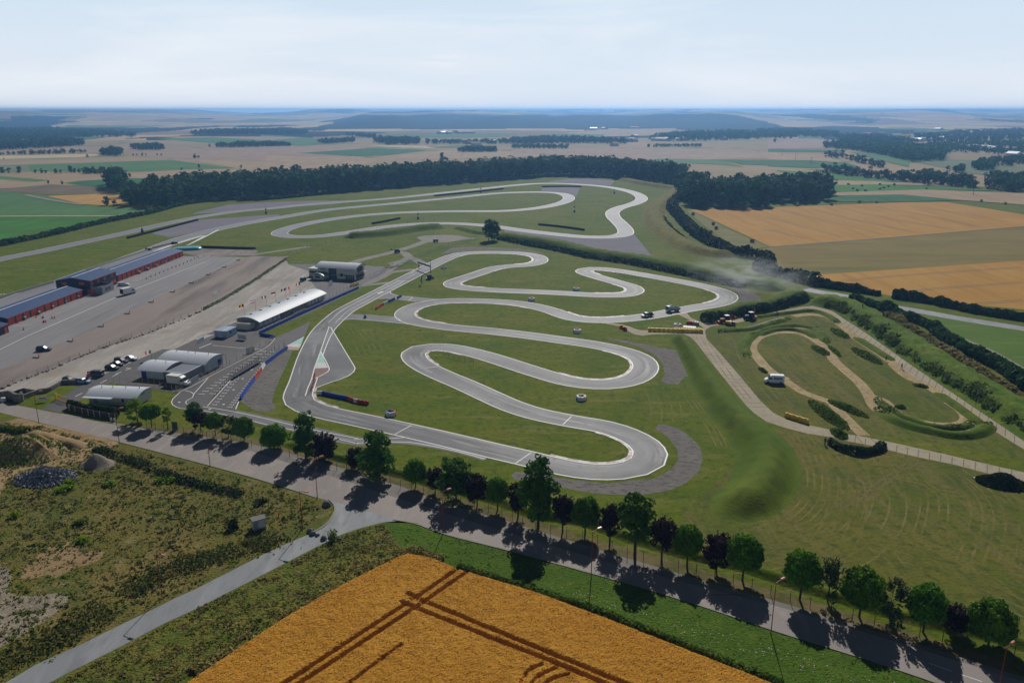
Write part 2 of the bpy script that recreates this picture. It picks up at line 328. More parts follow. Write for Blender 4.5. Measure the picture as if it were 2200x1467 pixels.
def ground():
    mb = MB(); rad = [0, 60, 120, 250, 500, 750, 950, 1200, 1600, 2000, 2300]
    r = 2300
    while r < 15500: r += 45 + r*.009; rad.append(r)
    az = [R(a) for a in [-180, -150, -120, -90, -70, -55, -45] + [-40 + i*.2 for i in range(401)] + [45, 55, 70, 90, 120, 150]]
    n = len(az); vs = []; sn = [(math.sin(a), math.cos(a)) for a in az]
    for q in rad:
        for s_, c_ in sn: vs.append((q*s_, q*c_, hill(q*s_, q*c_)))
    fs = []; ms = []
    for k in range(len(rad)-1):
        for i in range(n):
            j = (i+1) % n; fs.append((k*n+i, k*n+j, (k+1)*n+j, (k+1)*n+i)[::-1])
            d = (rad[k] + rad[k+1])/2
            if d < 950: ms.append(0); continue
            if d < 2300: ms.append(1); continue
            a = (az[i] + az[j])/2; x, y = d*math.sin(a), d*math.cos(a); t = math.tan(max(-1, min(1, a)))
            wx, wy = x + 260*noise.noise((x*.0012, y*.0012, 3)), y + 260*noise.noise((x*.0012, y*.0012, 9))
            wood = noise.fractal((wx*.0011, wy*.0005, 4.4), 1.0, 2.0, 4) - .10 + .75*ridge_mask(t)*sst(3350, 3700, d + 700*noise.noise((t*7, 1, 1)))*(1-sst(4900, 5600, d)) + .35*sst(.30, .42, t)*(1-sst(5200, 6500, d)) - .05
            if wood > .12: ms.append(2); continue
            cx, cy = int(math.floor(wx/430)), int(math.floor((wy + 130*noise.noise((wx/480, 0, 0)))/520))
            hsh = noise.noise((cx*3.17 + .5, cy*5.71 + .5, 8.8))*2.4
            ms.append(3 if hsh < -.45 else 4 if hsh < -.05 else 5 if hsh < .35 else 6)
    mb.add(vs, fs); mb.m = ms
    pl = [mat('far_wood_floor', '#16240f', [(.004, '#0f1b0a', .4, .65), (.03, '#24361a', .5, .7)], spec=.02), mat('far_stubble', '#a5906c', [(.004, '#b7a37c', .45, .6)], spec=.02), mat('far_pasture', '#66784a', [(.004, '#57704a', .45, .6)], spec=.02), mat('far_wheat', '#bda677', [(.004, '#a99066', .45, .6)], spec=.02), mat('far_soil', '#8a7558', [(.004, '#7c704f', .45, .6)], spec=.02)]
    obj('ground', mb, [M_GRASS, mat('plain_stubble', '#8f8062', [(.003, '#9d8a6a', .42, .6), (.006, '#74774e', .54, .6)], spec=.03)] + pl, smooth=True, kind='structure')
ground()

ZL = {'n': 0}
def patch(name, pts, m, z, kind='structure', sp=None, **pr):
    if sp: pts = spline(pts, sp, True)
    return obj(name, MB().sheet(pts, z), m, kind=kind, **pr)
def strip(name, pts, w, m, z, step=3.0, closed=False, kind='structure', **pr):
    c = spline(pts, step, closed); mb = MB()
    if isinstance(w, (list, tuple)):
        n = len(c); ww = [w[min(len(w)-1, int(i/n*len(w)))] for i in range(n)]
        ww = [sum(ww[max(0, i-4):i+5])/len(ww[max(0, i-4):i+5])/2 for i in range(n)]
        ribbon(mb, offs(c, ww, closed), offs(c, [-x for x in ww], closed), z, closed)
    else: ribbon(mb, offs(c, w/2, closed), offs(c, -w/2, closed), z, closed)
    o = obj(name, mb, m, kind=kind, **pr); return c
MARK = MB()                                          # painted lines, collected
def line(pts, w, z, step=2.0, closed=False, sm=True, mi=0):
    c = spline(pts, step, closed) if sm else [Vector((q[0], q[1], 0)) for q in pts]
    n0 = len(MARK.v); ribbon(MARK, offs(c, w/2, closed), offs(c, -w/2, closed), z, closed, mi)
def dashes(a, b, ln, gap, w, z, mi=0):
    a, b = Vector(a[:2]), Vector(b[:2]); d = b-a; L_ = d.length; d.normalize(); s = 0
    while s < L_:
        p, q = a + d*s, a + d*min(s+ln, L_); line([p, q], w, z, sm=False, mi=mi); s += ln + gap

# paddock surfaces
lot_edge = PL('q1', -700,1830, 330,1400, 700,1230, 1300,945, 1780,720, 2030,610) + PL('q2', 330,390, 420,355)
fence_l = PL('q3', -500,890, 0,665, 500,470) + PL('q1', 1100,1300, 1500,1170) + PL('q2', 0,905, 500,620, 850,380)
patch('garage_forecourt', PL('q1', -900,1500, -500,1000, 0,880, 560,650, 1050,490, 1500,315, 1850,250, 1930,345) + PL('q2', 200,350, 420,355) + lot_edge[-2::-1], M_LOT, .012)
patch('brown_gravel_lot', lot_edge + PL('q2', 500,345, 870,350) + fence_l[::-1] + PL('q3', -900,950), M_BROWNLOT, .008)
patch('pale_gravel_lot', fence_l + PL('q2', 880,430, 1130,430, 1110,600, 1180,690, 800,850, 480,975, 345,1040, 0,1215) + PL('q3', 1640,330, 1200,480, 1000,580, 800,625, 660,605, 500,660, 420,720, 200,700, 0,690, -500,700), M_PALELOT, .010)
patch('grey_pad', PL('q1', 1900,300) + PL('q2', -90,268, 0,268, 540,278, 560,300, 470,335, 0,352, -80,350), M_BROWNLOT, .013)
patch('paddock_yard', PL('q2', 880,432, 1135,430, 1690,443, 1890,455, 1900,520, 1660,640, 1625,690, 1100,940, 575,1165, 735,1200) + PL('q4', 1250,150, 1210,210, 580,540, 270,700, 240,694)
      + PL('q3', 1850,700, 1190,605, 1130,560, 1200,482, 1640,335) + PL('q2', 0,1171, 345,1030, 480,965, 1180,690, 1110,600, 1090,500), M_PADDOCK, .014)
strip('entrance_road', PL('q3', 560,880, 690,800, 850,690, 1050,590, 1250,490, 1500,380, 1800,250), 6.4, M_PADDOCK, .018)
grid_edge = PL('q4', 1275,130, 1210,210, 900,375, 580,540, 400,640, 270,700)
patch('starting_grid', PL('q4', 1210,210, 580,540, 270,700, 215,745, 187,800, 195,830, 225,852, 285,868, 350,872, 520,890, 862,912, 905,790, 1060,575, 1170,415, 1400,240, 1500,250, 1580,125, 1648,-46, 1438,54, 1273,124), M_PADDOCK, .020)
strip('exit_lane', PL('q4', 430,856, 520,864, 860,925, 1200,1000, 1600,1090, 2152,1212) + PL('r6', 130,229, 320,218, 500,235, 800,290, 990,345), 4.6, M_TRACK, .016)
patch('slip_road', PL('s8', 1070,-20, 1105,10, 1225,220, 1350,430, 1440,575, 1485,640, 1493,680, 1460,735, 1380,800, 1250,845, 1100,895, 950,950, 800,1015, 735,1050, 690,1080, 760,900, 850,650, 950,380), M_TRACK, .022)
patch('linking_lane', PL('q2', 1390,1000, 1500,958, 1800,970, 2010,990, 2100,1040, 2152,1062, 1800,1027, 1550,1010, 1420,1020), M_TRACK, .017)
patch('return_lane', PL('q5', 200,800, 330,718, 345,740, 390,755, 450,765, 570,770, 900,800, 700,815, 600,822, 400,797, 300,788), M_TRACK, .017)
# the kart circuit, one closed ribbon
KT = [(655,852), (672,810), (690,716), (706,697), (740,668), (770,651.5), (863,603.3), (912,578), (945,561.5), (975,549.5), (995,544.8), (1026,542.6), (1077,542.6), (1118,544.4), (1148,549), (1161,556), (1156,564), (1134,569.2), (1097,571.6), (1066,575.5), (1020.5,590), (988,600.5),
      (972,607), (976,614.5), (999,619), (1026,621.3), (1077,624.3), (1138,626.5), (1210,629.8), (1261,633), (1308,634.3), (1346,632.4), (1364,625.5), (1358,616.7), (1339,610.5), (1302,600), (1268,590), (1253,583), (1257,579.6), (1272,577.4), (1292,577.8), (1322.5,581), (1373.6,589), (1435,600),
      (1496,611.6), (1537,621.8), (1558,630), (1565,638), (1558,646.3), (1537,653.5), (1496,660.6), (1455,667.8), (1404,677.4), (1353,684), (1302,687.6), (1261,686.8), (1230,682.5), (1210,676.5), (1179,665.5), (1138,656), (1097,650.2), (1036,646.8), (985,646), (954,647), (923,650.7),
      (892.7,658), (873,669), (870,678), (880,686.5), (903,693.7), (934,698.8), (974.5,704), (1056,711.5), (1138,721), (1210,731), (1261,738), (1312,747.5), (1353,758.8), (1377.7,771), (1387,785), (1383.8,797.6), (1369.5,810), (1343,820), (1302,825.5), (1251,823.5), (1210,816), (1150,798.5),
      (1094,780.5), (1050,766.5), (1000,753.5), (965,747), (930,745.5), (903,749), (889,758), (893,773), (915,789), (950,806), (1000,827), (1050,850), (1100,872), (1150,888), (1200,899), (1250,908), (1300,917), (1346,932), (1382,952), (1397,973), (1391,991), (1364,1005), (1325,1012), (1273,1012.5), (1214,1004),
      (1135,985), (1053,966), (970,946), (883,926), (820,912), (760,899), (700,886), (662,874), (645,864)]
KT[0] = (640, 852); KT[1] = (652, 815); KT.insert(2, (668, 762))
kt = spline([G(x, y) for x, y in KT], 2.5, True)
kl, kr = offs(kt, 4.1, True), offs(kt, -4.1, True)
obj('kart_track', ribbon(MB(), kl, kr, .026, True), M_TRACK, kind='structure')
for s_ in (3.85, -3.85): ribbon(MARK, offs(kt, s_+.145, True), offs(kt, s_-.145, True), .034, True)
# kerbs on the inside of the bends, red and white blocks
KERB = MB(); nk = len(kt)
for i in range(nk):
    a = (kt[(i+6) % nk] - kt[i]); b = kt[i] - kt[(i-6) % nk]
    tu = a.to_2d().angle_signed(b.to_2d(), 0)
    if abs(tu) > .42:
        sg = 1 if tu > 0 else -1; p, q = kt[i], kt[(i+1) % nk]; d = (q-p); nrm = Vector((-d.y, d.x, 0)).normalized()*sg
        for h in (0, 1):
            e0, e1 = p + d*(h*.5), p + d*(h*.5+.5)
            w0, w1 = 4.05, 4.75
            vs = [(*(e0+nrm*w0).to_2d(), .036), (*(e1+nrm*w0).to_2d(), .036), (*(e1+nrm*w1).to_2d(), .09), (*(e0+nrm*w1).to_2d(), .09)]
            KERB.add(vs, [(0,1,2,3) if sg < 0 else (3,2,1,0)], (h + i) % 2)
obj('track_kerbs', KERB, [M_PWHITE, M_KRED], kind='structure')
# the car circuit further back
BT = [(-60,572), (0,557), (81.8,541), (191,517.7), (272.7,500), (354.5,481), (436,465), (518,453.6), (600,446.3), (642,441.3), (751,433), (833,427), (934,416.5), (1051,404), (1100,398.8), (1160,394.6), (1209,394.8), (1291,400.3), (1345,409.5), (1372,419), (1378,429), (1361,438), (1332,446.5), (1317,455),
      (1318,466), (1331,479), (1344,495), (1341,503), (1318,508.5), (1264,509.2), (1182,502), (1100,492), (1078,488.6), (1023,483), (955,480), (887,482), (819,488.6), (751,499.2), (683,507.8), (633,508.8), (606,505.5), (601,499.5), (628,488), (696,473.6), (778,463), (860,457), (969,454.2), (1078,453.5), (1130,450),
      (1168,445), (1207,436), (1222,427), (1214,418.5), (1193,414.5), (1154,413), (1078,415), (969,425.5), (833,438.5), (696,452), (600,468), (518,482), (409,507), (300,546), (200,581), (115,612), (0,653), (-60,675)]
c_bt = strip('car_circuit', [G(x, y) for x, y in BT], 10.5, M_BIGTRACK, .020, 4)
for s_ in (5.0, -5.0): ribbon(MARK, offs(c_bt, s_+.14), offs(c_bt, s_-.14), .030)
for nm, pts in (('a', PL('f1', 1190,995, 1560,890, 2200,846, 2200,866, 1700,950, 1340,1027)), ('b', PL('f1', 1510,845, 1560,826, 1800,770, 2100,750) + PL('f2', 0,790, 400,776, 720,776, 600,800, 0,842)),
                ('c', PL('f3', 280,628, 450,602, 660,602, 810,620, 775,657, 500,640)), ('d', PL('f3', 235,672, 540,667, 505,742, 470,745, 400,708, 230,700)), ('e', PL('f3', -60,1000, 300,1045, 600,1072, 850,1070, 960,1035, 1115,1228, 900,1195, 300,1095, -60,1030))):
    patch('circuit_gravel_trap', pts, M_GRAVEL2, .012)
for pts in (PL('q4', 1410,258, 1460,262, 1410,380, 1330,550, 1255,730, 1245,800, 1285,850, 1250,890, 1190,905, 1080,890, 985,845, 915,795, 990,680, 1080,560, 1190,410, 1330,300),
            PL('q5', 870,320, 985,255, 1250,247, 1550,257, 1800,280, 1985,318, 1850,315, 1500,282, 1200,285, 1000,310), PL('q6', 420,912, 620,930, 980,1005, 1200,1040, 1265,1130, 1345,1270, 1340,1320, 1280,1310, 1205,1400, 1100,1390, 1025,1365, 1070,1290, 1040,1170, 950,1080, 750,985),
            PL('q6', 1700,372, 1830,380, 2000,430, 2085,490, 2040,545, 1850,590, 1640,620, 1610,605, 1760,560, 1860,490, 1840,430), PL('t2', 555,1255, 600,1215, 660,1212, 800,1250, 920,1320, 1010,1400, 1075,1480, 1100,1600, 1050,1750, 900,1880, 700,1960, 400,2010, 0,2000, -200,1975) + PL('r6', 1180,510, 1155,480, 1180,455, 1290,450, 1500,500, 1850,540, 2183,500) + PL('t2', 400,1870, 600,1800, 760,1700, 830,1600, 800,1470, 700,1350)):
    patch('gravel_trap', pts, M_GRAVEL, .011, kind='structure')
# service paths
strip('service_road', PL('q5', -160,455, 0,392, 380,296, 640,215, 740,170), 5.5, M_PATH, .012)
patch('turning_pad', PL('q5', 610,150, 640,137, 720,128, 900,120, 1050,127, 1160,150, 1250,153, 1240,160, 1150,168, 1060,180, 950,196, 860,202, 690,197), M_PATH, .014)
strip('service_path', PL('q5', 420,300, 480,310, 530,350, 620,390, 700,440), 5, M_PATH, .016)
strip('service_path', PL('q5', 20,655, 120,620, 250,560, 340,515, 600,484), 4.5, M_PATH, .013)
strip('service_path', PL('q5', -20,662, 340,620), 3.5, M_PATH, .011)
strip('service_path', PL('q5', 280,520, 420,420, 540,355), 4.5, M_PATH, .010)
strip('service_path', PL('q2', 480,335, 700,300, 1100,245), 4, M_PATH, .012)
# concrete roads
conc = PL('q6', 380,750, 470,742, 700,790, 760,815, 820,830, 1430,826, 1475,800, 1400,755, 1190,655, 1285,630, 1340,695, 1420,735, 1490,752, 1680,745) + PL('q7', 240,388, 540,330, 620,325, 750,355, 850,400, 1500,825, 2134,1230, 2400,1400, 2400,1520, 2134,1350, 1500,960, 1200,745, 900,530, 800,445, 700,372, 560,357, 230,412, 60,448) \
     + PL('q6', 1560,785, 1500,820, 1490,850) + PL('t2', 1150,260, 1300,420, 1500,650, 1750,950, 1890,1080, 2010,1140) + PL('t3', 610,458, 780,493, 800,550, 600,520, 420,472, 300,432, 180,352, 0,130) + PL('t2', 1190,510, 1040,310, 960,230, 880,195) + PL('q6', 1150,868, 950,872, 830,885, 740,870, 680,835, 600,788)
patch('concrete_road', conc, M_CONC, .014)
patch('concrete_road', PL('t3', 875,572, 882,522, 1000,540, 1250,590, 1600,668, 1900,738, 2200,806, 2500,870, 2500,950, 2200,882, 2000,832, 1700,752, 1400,690, 1200,642, 1090,612), M_CONC, .014)
SEAM = mat('slab_joint', '#6b6252')
sm = MB()
def joints(a, b, c, d, n, w=.22):
    for i in range(1, n):
        t = i/n; p = Vector(a).lerp(Vector(b), t); q = Vector(c).lerp(Vector(d), t); dd = (q-p).normalized(); nn = Vector((-dd.y, dd.x, 0))*w/2
        sm.add([(*(p-nn).to_2d(), .022), (*(q-nn).to_2d(), .022), (*(q+nn).to_2d(), .022), (*(p+nn).to_2d(), .022)], [(0,1,2,3)])
joints(P('q7', 850,402), P('q7', 2134,1232), P('q7', 800,447), P('q7', 2134,1348), 30)
joints(P('t2', 1050,330), P('t2', 1650,1068), P('t2', 1240,350), P('t2', 1880,1070), 18)
joints(P('t3', 882,524), P('t3', 2200,808), P('t3', 876,570), P('t3', 2200,880), 16)
obj('slab_joints', sm, SEAM, kind='structure')
# main road, its shoulder and the side road
PP = lambda *xy: PL('p', *xy)
road_lo = PP(-120,857, 0,886, 90,908.6, 255.6,948.4, 440,996.5, 560,1030, 680,1068, 760,1091, 845,1116, 889,1123, 950.6,1145, 1082.5,1179, 1199.7,1211, 1317,1243.5, 1504.6,1300, 1668,1355, 1873,1419, 2016,1467, 2300,1570)
road_up = PP(-120,838, 0,863, 131,889, 330,930, 534,967, 718,1025, 860,1072, 1080,1140, 1300,1206, 1500,1258, 1693,1308, 1873,1362, 2057,1419, 2300,1495)
patch('main_road', road_lo + road_up[::-1], M_ROAD, .012)
patch('road_shoulder', PP(210,905, 330,924, 420,935, 534,952, 616,972, 718,1000, 860,1044, 965,1083, 1080,1116, 1300,1184, 1500,1243, 1693,1298, 1873,1352, 2057,1409, 2300,1485, 2300,1500, 2057,1424, 1693,1313, 1300,1211, 860,1077, 534,972, 330,935), mat('gravel_shoulder', '#6f6962', [(.2, '#7d766e', .4, .7), (3, '#5c5751', .5, .8)], bump=(8, .4, .05)), .009)
patch('gate_apron', PL('t4', 600,250, 750,205, 850,140, 970,175, 985,215, 930,280, 870,310), M_PADDOCK, .015)
side = PP(-60,1510, 10,1467, 75,1428, 175,1383, 250,1346, 325,1310, 375,1285, 420,1265, 561,1193, 610,1170, 660,1149, 682,1137, 701,1125, 713.5,1110, 719.6,1094, 711,1075, 760,1089, 845,1114, 900,1124, 867,1118, 823,1121.6, 778,1133, 733,1148, 672,1178.6, 592,1220, 420,1308, 350,1340, 250,1393, 150,1443, 40,1500)
patch('side_road', side, M_OLDROAD, .016)
kb = MB()
for pts in (road_lo[3:7], road_lo[8:]):
    c = spline(pts, 2); ribbon(kb, offs(c, .02), offs(c, -.26), .10); e0, e1 = offs(c, .02), offs(c, .02)
    n = len(c); kb.add([(p.x, p.y, z) for p in e0 for z in (.0, .10)], [(2*i, 2*i+2, 2*i+3, 2*i+1) for i in range(n-1)]); kb.uv += [(0, 0)]*(2*n)
c = spline(PP(665,1147, 700,1127, 713,1111, 720,1094, 714,1079, 706,1072), 1); ribbon(kb, offs(c, .15), offs(c, -.15), .12)
obj('road_kerb', kb, mat('kerb_stone', '#8d867c', [(1, '#76706a', .5, .7)]), kind='structure')
line(PL('r7', 1700,962, 1820,1005), .14, .03, sm=False); line(PL('r7', 1868,1022, 1980,1060), .14, .03, sm=False)
line(PL('q3', 640,925, 1000,985, 1500,1085, 1900,1200), .10, .03)
# left waste ground and verges
patch('waste_ground', PP(-200,880, 0,897, 90,912, 256,953, 440,1000, 560,1034, 676,1070, 706,1080, 712,1095, 706,1110, 690,1128, 660,1146, 560,1192, 420,1264, 325,1308, 175,1381, 75,1426, 10,1465, -60,1508, -300,1600), M_WASTE, .005)
patch('bare_earth', PL('t4', -200,470, 60,450, 240,390, 560,460, 1000,550, 1400,650, 1700,760, 1400,850, 1250,850, 1300,900, 1100,1040, 800,1080, 400,1110, 150,1250, 0,1480, -300,1500), M_SAND, .008, sp=2)
patch('bare_earth', PL('t5', 150,560, 260,420, 420,300, 600,255, 680,330, 900,340, 820,430, 640,480, 480,560, 380,540, 260,580), M_SAND, .009, sp=1.5)
patch('rubble_ground', PL('t5', -200,420, 60,470, 100,560, 60,680, 250,720, 520,690, 600,720, 480,860, 200,1050, 0,1160, -300,1200), M_RUBBLE_G, .010, sp=2)
patch('rough_verge', PP(40,1500, 150,1445, 350,1342, 592,1222, 733,1150, 778,1135, 823,1123, 870,1119, 900,1130, 872,1190, 600,1330, 380,1470, 340,1500), M_ROUGH, .006)
patch('roadside_meadow', PP(823,1122, 867,1118, 950,1146, 1199,1212, 1504,1301, 1873,1420, 2016,1468, 2300,1572, 2300,1700, 1660,1480, 1300,1326, 985,1222, 872,1190), M_FIELDGR, .007)
patch('infield_meadow', PL('t3', -560,1500, -300,1100, 40,760, 150,600, 420,480, 800,560, 880,575, 1100,615, 1700,755, 2200,885, 2500,955, 2700,1500, 2600,2300, 1400,1900, 300,1500), M_MEADOW, .004)
patch('infield_meadow', PL('q7', -200,480, 50,500, 300,430, 620,360, 760,400, 900,540, 1500,965, 2134,1355, 2400,1530, 2134,1430, 1200,1260, 860,1240, 600,1190, 420,1110, 300,1060, 100,850, -150,560), M_MEADOW, .003)
patch('dry_verge', PP(250,925, 420,938, 534,953, 640,980, 718,1002, 860,1045, 1080,1118, 1300,1184, 1693,1298, 2057,1409, 2300,1480, 2300,1462, 2057,1388, 1693,1275, 1300,1164, 1080,1098, 860,1030, 718,985, 534,940, 420,922, 300,915), M_VERGE, .005)
# dirt paths of the off-road loop
strip('dirt_path', PL('q7', 430,850, 330,800, 230,700, 185,630, 200,580, 260,538, 380,513, 520,517, 600,547, 680,600, 740,660, 780,720, 870,800, 960,880, 1020,960, 1060,1040, 1110,1085, 1200,1130, 1400,1180, 1600,1222, 1750,1215, 1815,1180, 1800,1145, 1720,1080, 1600,1005, 1450,900, 1300,830, 1150,700, 1030,620, 940,560, 850,480, 790,440, 720,400, 600,385, 480,398), 3.3, M_DIRT, .016, 1.5)
strip('dirt_path', PL('q7', 1040,965, 1140,1005, 1195,1060, 1280,1110, 1400,1150, 1560,1172, 1670,1163, 1708,1130, 1655,1060, 1580,1015), 2.2, M_DIRT, .018, 1.5)
strip('dirt_path', PL('q7', 380,830, 430,862, 550,940, 680,990, 740,1010, 850,1120, 920,1190, 985,1250), 3.0, M_DIRT, .017, 1.5)
strip('dirt_path', PL('q7', -20,492, 100,488, 200,470, 330,430, 410,408), 2.0, M_PATH, .015, 1.5)
strip('dirt_path', PL('q7', 130,640, 145,590, 200,530, 330,490, 470,478, 600,492), 1.6, M_DIRT, .017, 1.5)
strip('tyre_tracks', PL('t3', 1330,740, 1150,860, 950,980, 760,1080), .5, M_VERGE, .012); strip('tyre_tracks', PL('t3', 1420,735, 1250,840, 1050,975, 820,1090), .5, M_VERGE, .012)
# right-hand country
patch('wheat_field', PL('f4', -620,700)[0:0] + PL('f3', 1405,845) + PL('f4', 150,898, 520,885, 1170,858, 1530,858, 1800,900, 2200,965, 2600,1010, 2600,1040, 2200,1068, 1000,1165, 20,1240), M_WHEAT_R, .03)
patch('hay_meadow', PL('f3', 1375,850, 1410,848, 1700,1000, 2020,1138, 1990,1140, 1830,1165, 1700,1100, 1500,960), M_HAY_R, .025)
patch('cut_meadow', PL('f4', -160,1290, 20,1243, 1000,1168, 2200,1070, 2600,1040, 2600,1330, 2200,1400, 700,1480, 300,1490, 50,1400), M_OLIVE_R, .022)
patch('wheat_field', PL('q7', 500,98, 700,98, 2134,0, 2500,-30, 2500,440, 2134,350, 1700,310, 1300,275, 1000,215, 800,150, 620,125), M_WHEAT_R, .028)
for pts in (PL('q7', 840,148, 1100,120, 2134,48), PL('q7', 1330,225, 1400,212, 2134,155), PL('q7', 1800,310, 2134,285)):
    c = spline(pts, 4)
    for d in (-1.1, 1.1): obj('tramline', ribbon(MB(), offs(c, d+.35), offs(c, d-.35), .05), M_SOILLINE, kind='structure')
for pts in (PL('f4', 0,990, 150,1030, 500,1120, 640,1160), PL('f4', -40,1090, 150,1130, 330,1172), PL('f4', 80,920, 500,1020, 1000,1138), PL('f4', 350,912, 700,1000, 1240,1115), PL('f4', 920,898, 1400,980, 1790,1070), PL('f4', 1220,895, 1700,960, 2040,1030), PL('f4', 600,905, 1100,1010, 1580,1090)):
    c = spline(pts, 6)
    for d in (-1.2, 1.2): obj('tramline', ribbon(MB(), offs(c, d+.4), offs(c, d-.4), .055), M_SOILLINE, kind='structure')
c = spline(PL('f4', 20,1242, 1000,1167, 2200,1069, 2600,1040), 6); obj('field_margin', ribbon(MB(), offs(c, 1.2), offs(c, -1.2), .05), mat('field_margin', '#4b3f22'), kind='structure')
strip('back_road', PL('q7', 560,205, 640,220, 870,258, 1100,315, 1300,348, 1700,418, 2134,488, 2500,550), 7, M_OLDROAD, .020)
patch('green_pasture', PL('q7', 1420,392, 1700,432, 2134,500, 2500,560, 2500,900, 2134,760, 1850,640, 1660,540, 1480,470), M_GREEN_R, .015)
strip('farm_track', PL('q7', 1480,488, 1660,560, 1850,640, 2134,800, 2400,960), 5, M_PATH, .022)
# fields beyond the circuit
FL = [
 ('f1','gr',(-300,650, 0,662, 350,700, 640,772, 830,790, 1330,795, 1050,855, 0,858, -300,860)), ('f1','gr2',(-300,868, 0,866, 930,868, 1000,880, 600,930, 0,1045, -300,1110)), ('f1','wheat',(370,702, 830,683, 1000,695, 1000,755, 830,775, 650,765)), ('f1','br',(-200,655, 0,648, 400,610, 900,638, 900,680, 520,692)),
 ('f1','dg',(500,600, 620,583, 1000,563, 1500,565, 1450,605, 870,640, 620,615)), ('f1','tan',(110,545, 660,525, 720,550, 450,575, 200,560)), ('f1','gr',(-200,540, 0,545, 390,578, 300,590, 0,570)), ('f1','tan',(-200,570, 0,575, 230,597, 0,637, -200,650)),
 ('f1','gr',(222,455, 820,437, 1340,417, 1750,470, 1890,485, 1480,493, 1100,512, 240,510)), ('f1','gg',(-200,465, 0,460, 220,455, 240,510, 0,520)), ('f1','tan',(-200,450, 0,438, 1000,404, 1270,413, 0,458)), ('f1','pt',(-200,395, 0,385, 760,370, 820,382, 600,398, 0,412)),
 ('f1','mauve',(-200,360, 0,345, 650,312, 1000,318, 1140,350, 700,362, 150,357)), ('f1','tan',(990,562, 1050,525, 1480,497, 1890,490, 1500,418, 1380,410, 2200,440, 2200,505, 1700,547, 1450,562)), ('f1','mauve',(980,375, 1300,345, 1800,325, 2200,315, 2200,436, 1700,402, 1400,413)),
 ('f1','gr',(-100,275, 0,268, 400,235, 900,235, 640,265, 0,297)), ('f1','tan',(1130,232, 2200,235, 2200,262, 1700,262)), ('f1','gr',(1230,250, 1680,240, 2200,267, 2200,298, 1720,290, 1450,270)),
 ('f2','mauve',(0,350, 300,345, 900,365, 1000,420, 870,428, 0,415)), ('f2','tan',(0,420, 780,428, 930,462, 650,540, 0,552)), ('f2','dg',(300,402, 870,362, 1330,378, 1000,420, 770,428)), ('f2','tan',(1000,422, 1550,370, 2200,395, 2200,430, 1100,455, 870,430)), ('f2','pt',(850,338, 1300,345, 1390,365, 1000,354)),
 ('f2','gr',(1300,355, 1650,335, 1700,345, 1530,362)), ('f2','gr',(0,255, 400,280, 560,330, 300,345, 0,320)), ('f2','mauve',(0,268, 330,280, 0,305)), ('f3','mauve',(0,370, 700,362, 1400,372, 1900,385, 2200,400, 2200,442, 1900,447, 1000,462, 300,412, 0,400)), ('f3','tan',(1380,412, 1900,400, 2200,412, 2200,430, 1500,432)),
 ('f3','gr',(1060,462, 1150,445, 1640,455, 1820,510, 1600,490, 1150,475)), ('f3','dg',(1640,455, 2200,455, 2200,505, 1800,492)), ('f3','tan',(400,245, 700,215, 1300,205, 1180,262, 720,272)), ('f3','gr',(0,275, 400,248, 740,255, 700,275, 0,288)),
 ('f4','dg',(490,812, 700,798, 1150,792, 1700,845, 1000,862, 500,858)), ('f4','tan',(470,790, 700,765, 1300,752, 2200,785, 2600,800, 2600,930, 2200,885, 1700,847, 1150,796, 600,803)), ('f4','gr2',(400,715, 1000,708, 1700,735, 1960,765, 1300,754, 470,782)), ('f4','tan',(380,672, 900,678, 1600,725, 1000,708, 400,716)),
 ('f4','gr2',(60,588, 470,605, 1000,660, 1250,690, 900,680, 400,672, 250,640)), ('f4','dg',(0,502, 380,505, 660,518, 810,562, 350,567, 0,552)), ('f4','tan',(0,435, 480,465, 640,520, 380,503, 0,497)), ('f4','dg',(0,405, 640,413, 600,432, 0,430)), ('f4','mauve',(0,320, 330,312, 680,335, 470,402, 0,402)),
 ('f4','gg',(1220,505, 1540,490, 1760,500, 2200,560, 2400,600, 2400,680, 1700,610, 1420,545)), ('f4','gr',(700,430, 1000,440, 1220,500, 1210,560, 1000,510))]
for i, (k, c, xy) in enumerate(FL): patch('crop_field', PL(k, *xy), M_F[c], .03 + i*.012)
strip('farm_track', PL('f1', -100,862, 400,858, 1050,858), 3.5, M_F['pt'], .05, 20)
strip('farm_track', PL('f1', 200,695, 400,735, 650,772), 5, M_PATH, .35, 20)

# pale lines left by the mower on the grass
mw = mat('mown_swath', '#a1945c', [(.4, '#857c46', .45, .65)], spec=.03); N = mw.node_tree.nodes; tcw = N.new('ShaderNodeTexCoord'); nw = N.new('ShaderNodeTexNoise'); nw.inputs['Scale'].default_value = .09; nw.inputs['Detail'].default_value = 6; rw_ = N.new('ShaderNodeMapRange')
rw_.inputs['From Min'].default_value = .36; rw_.inputs['From Max'].default_value = .62; rw_.inputs['To Max'].default_value = .42; mw.node_tree.links.new(tcw.outputs['Object'], nw.inputs['Vector']); mw.node_tree.links.new(nw.outputs[0], rw_.inputs['Value'])
mw.node_tree.links.new(rw_.outputs[0], [n for n in N if n.type == 'BSDF_PRINCIPLED'][0].inputs['Alpha'])
sw = MB()
def swath(pts, ds, w=.38, z=.021):
    c = spline(pts, 2)
    for d in ds:
        d += random.uniform(-.2, .2); l = offs(c, d); ribbon(sw, offs(l, w/2), offs(l, -w/2), z)
swath(PL('t3', 430,500, 480,560, 540,680, 580,800, 575,930, 490,1060, 350,1150, 150,1220, 0,1255, -250,1260), (.5, 1.8, 3.2, 4.8, 6.5, 8.4, 10.5, 13, 16, 19))
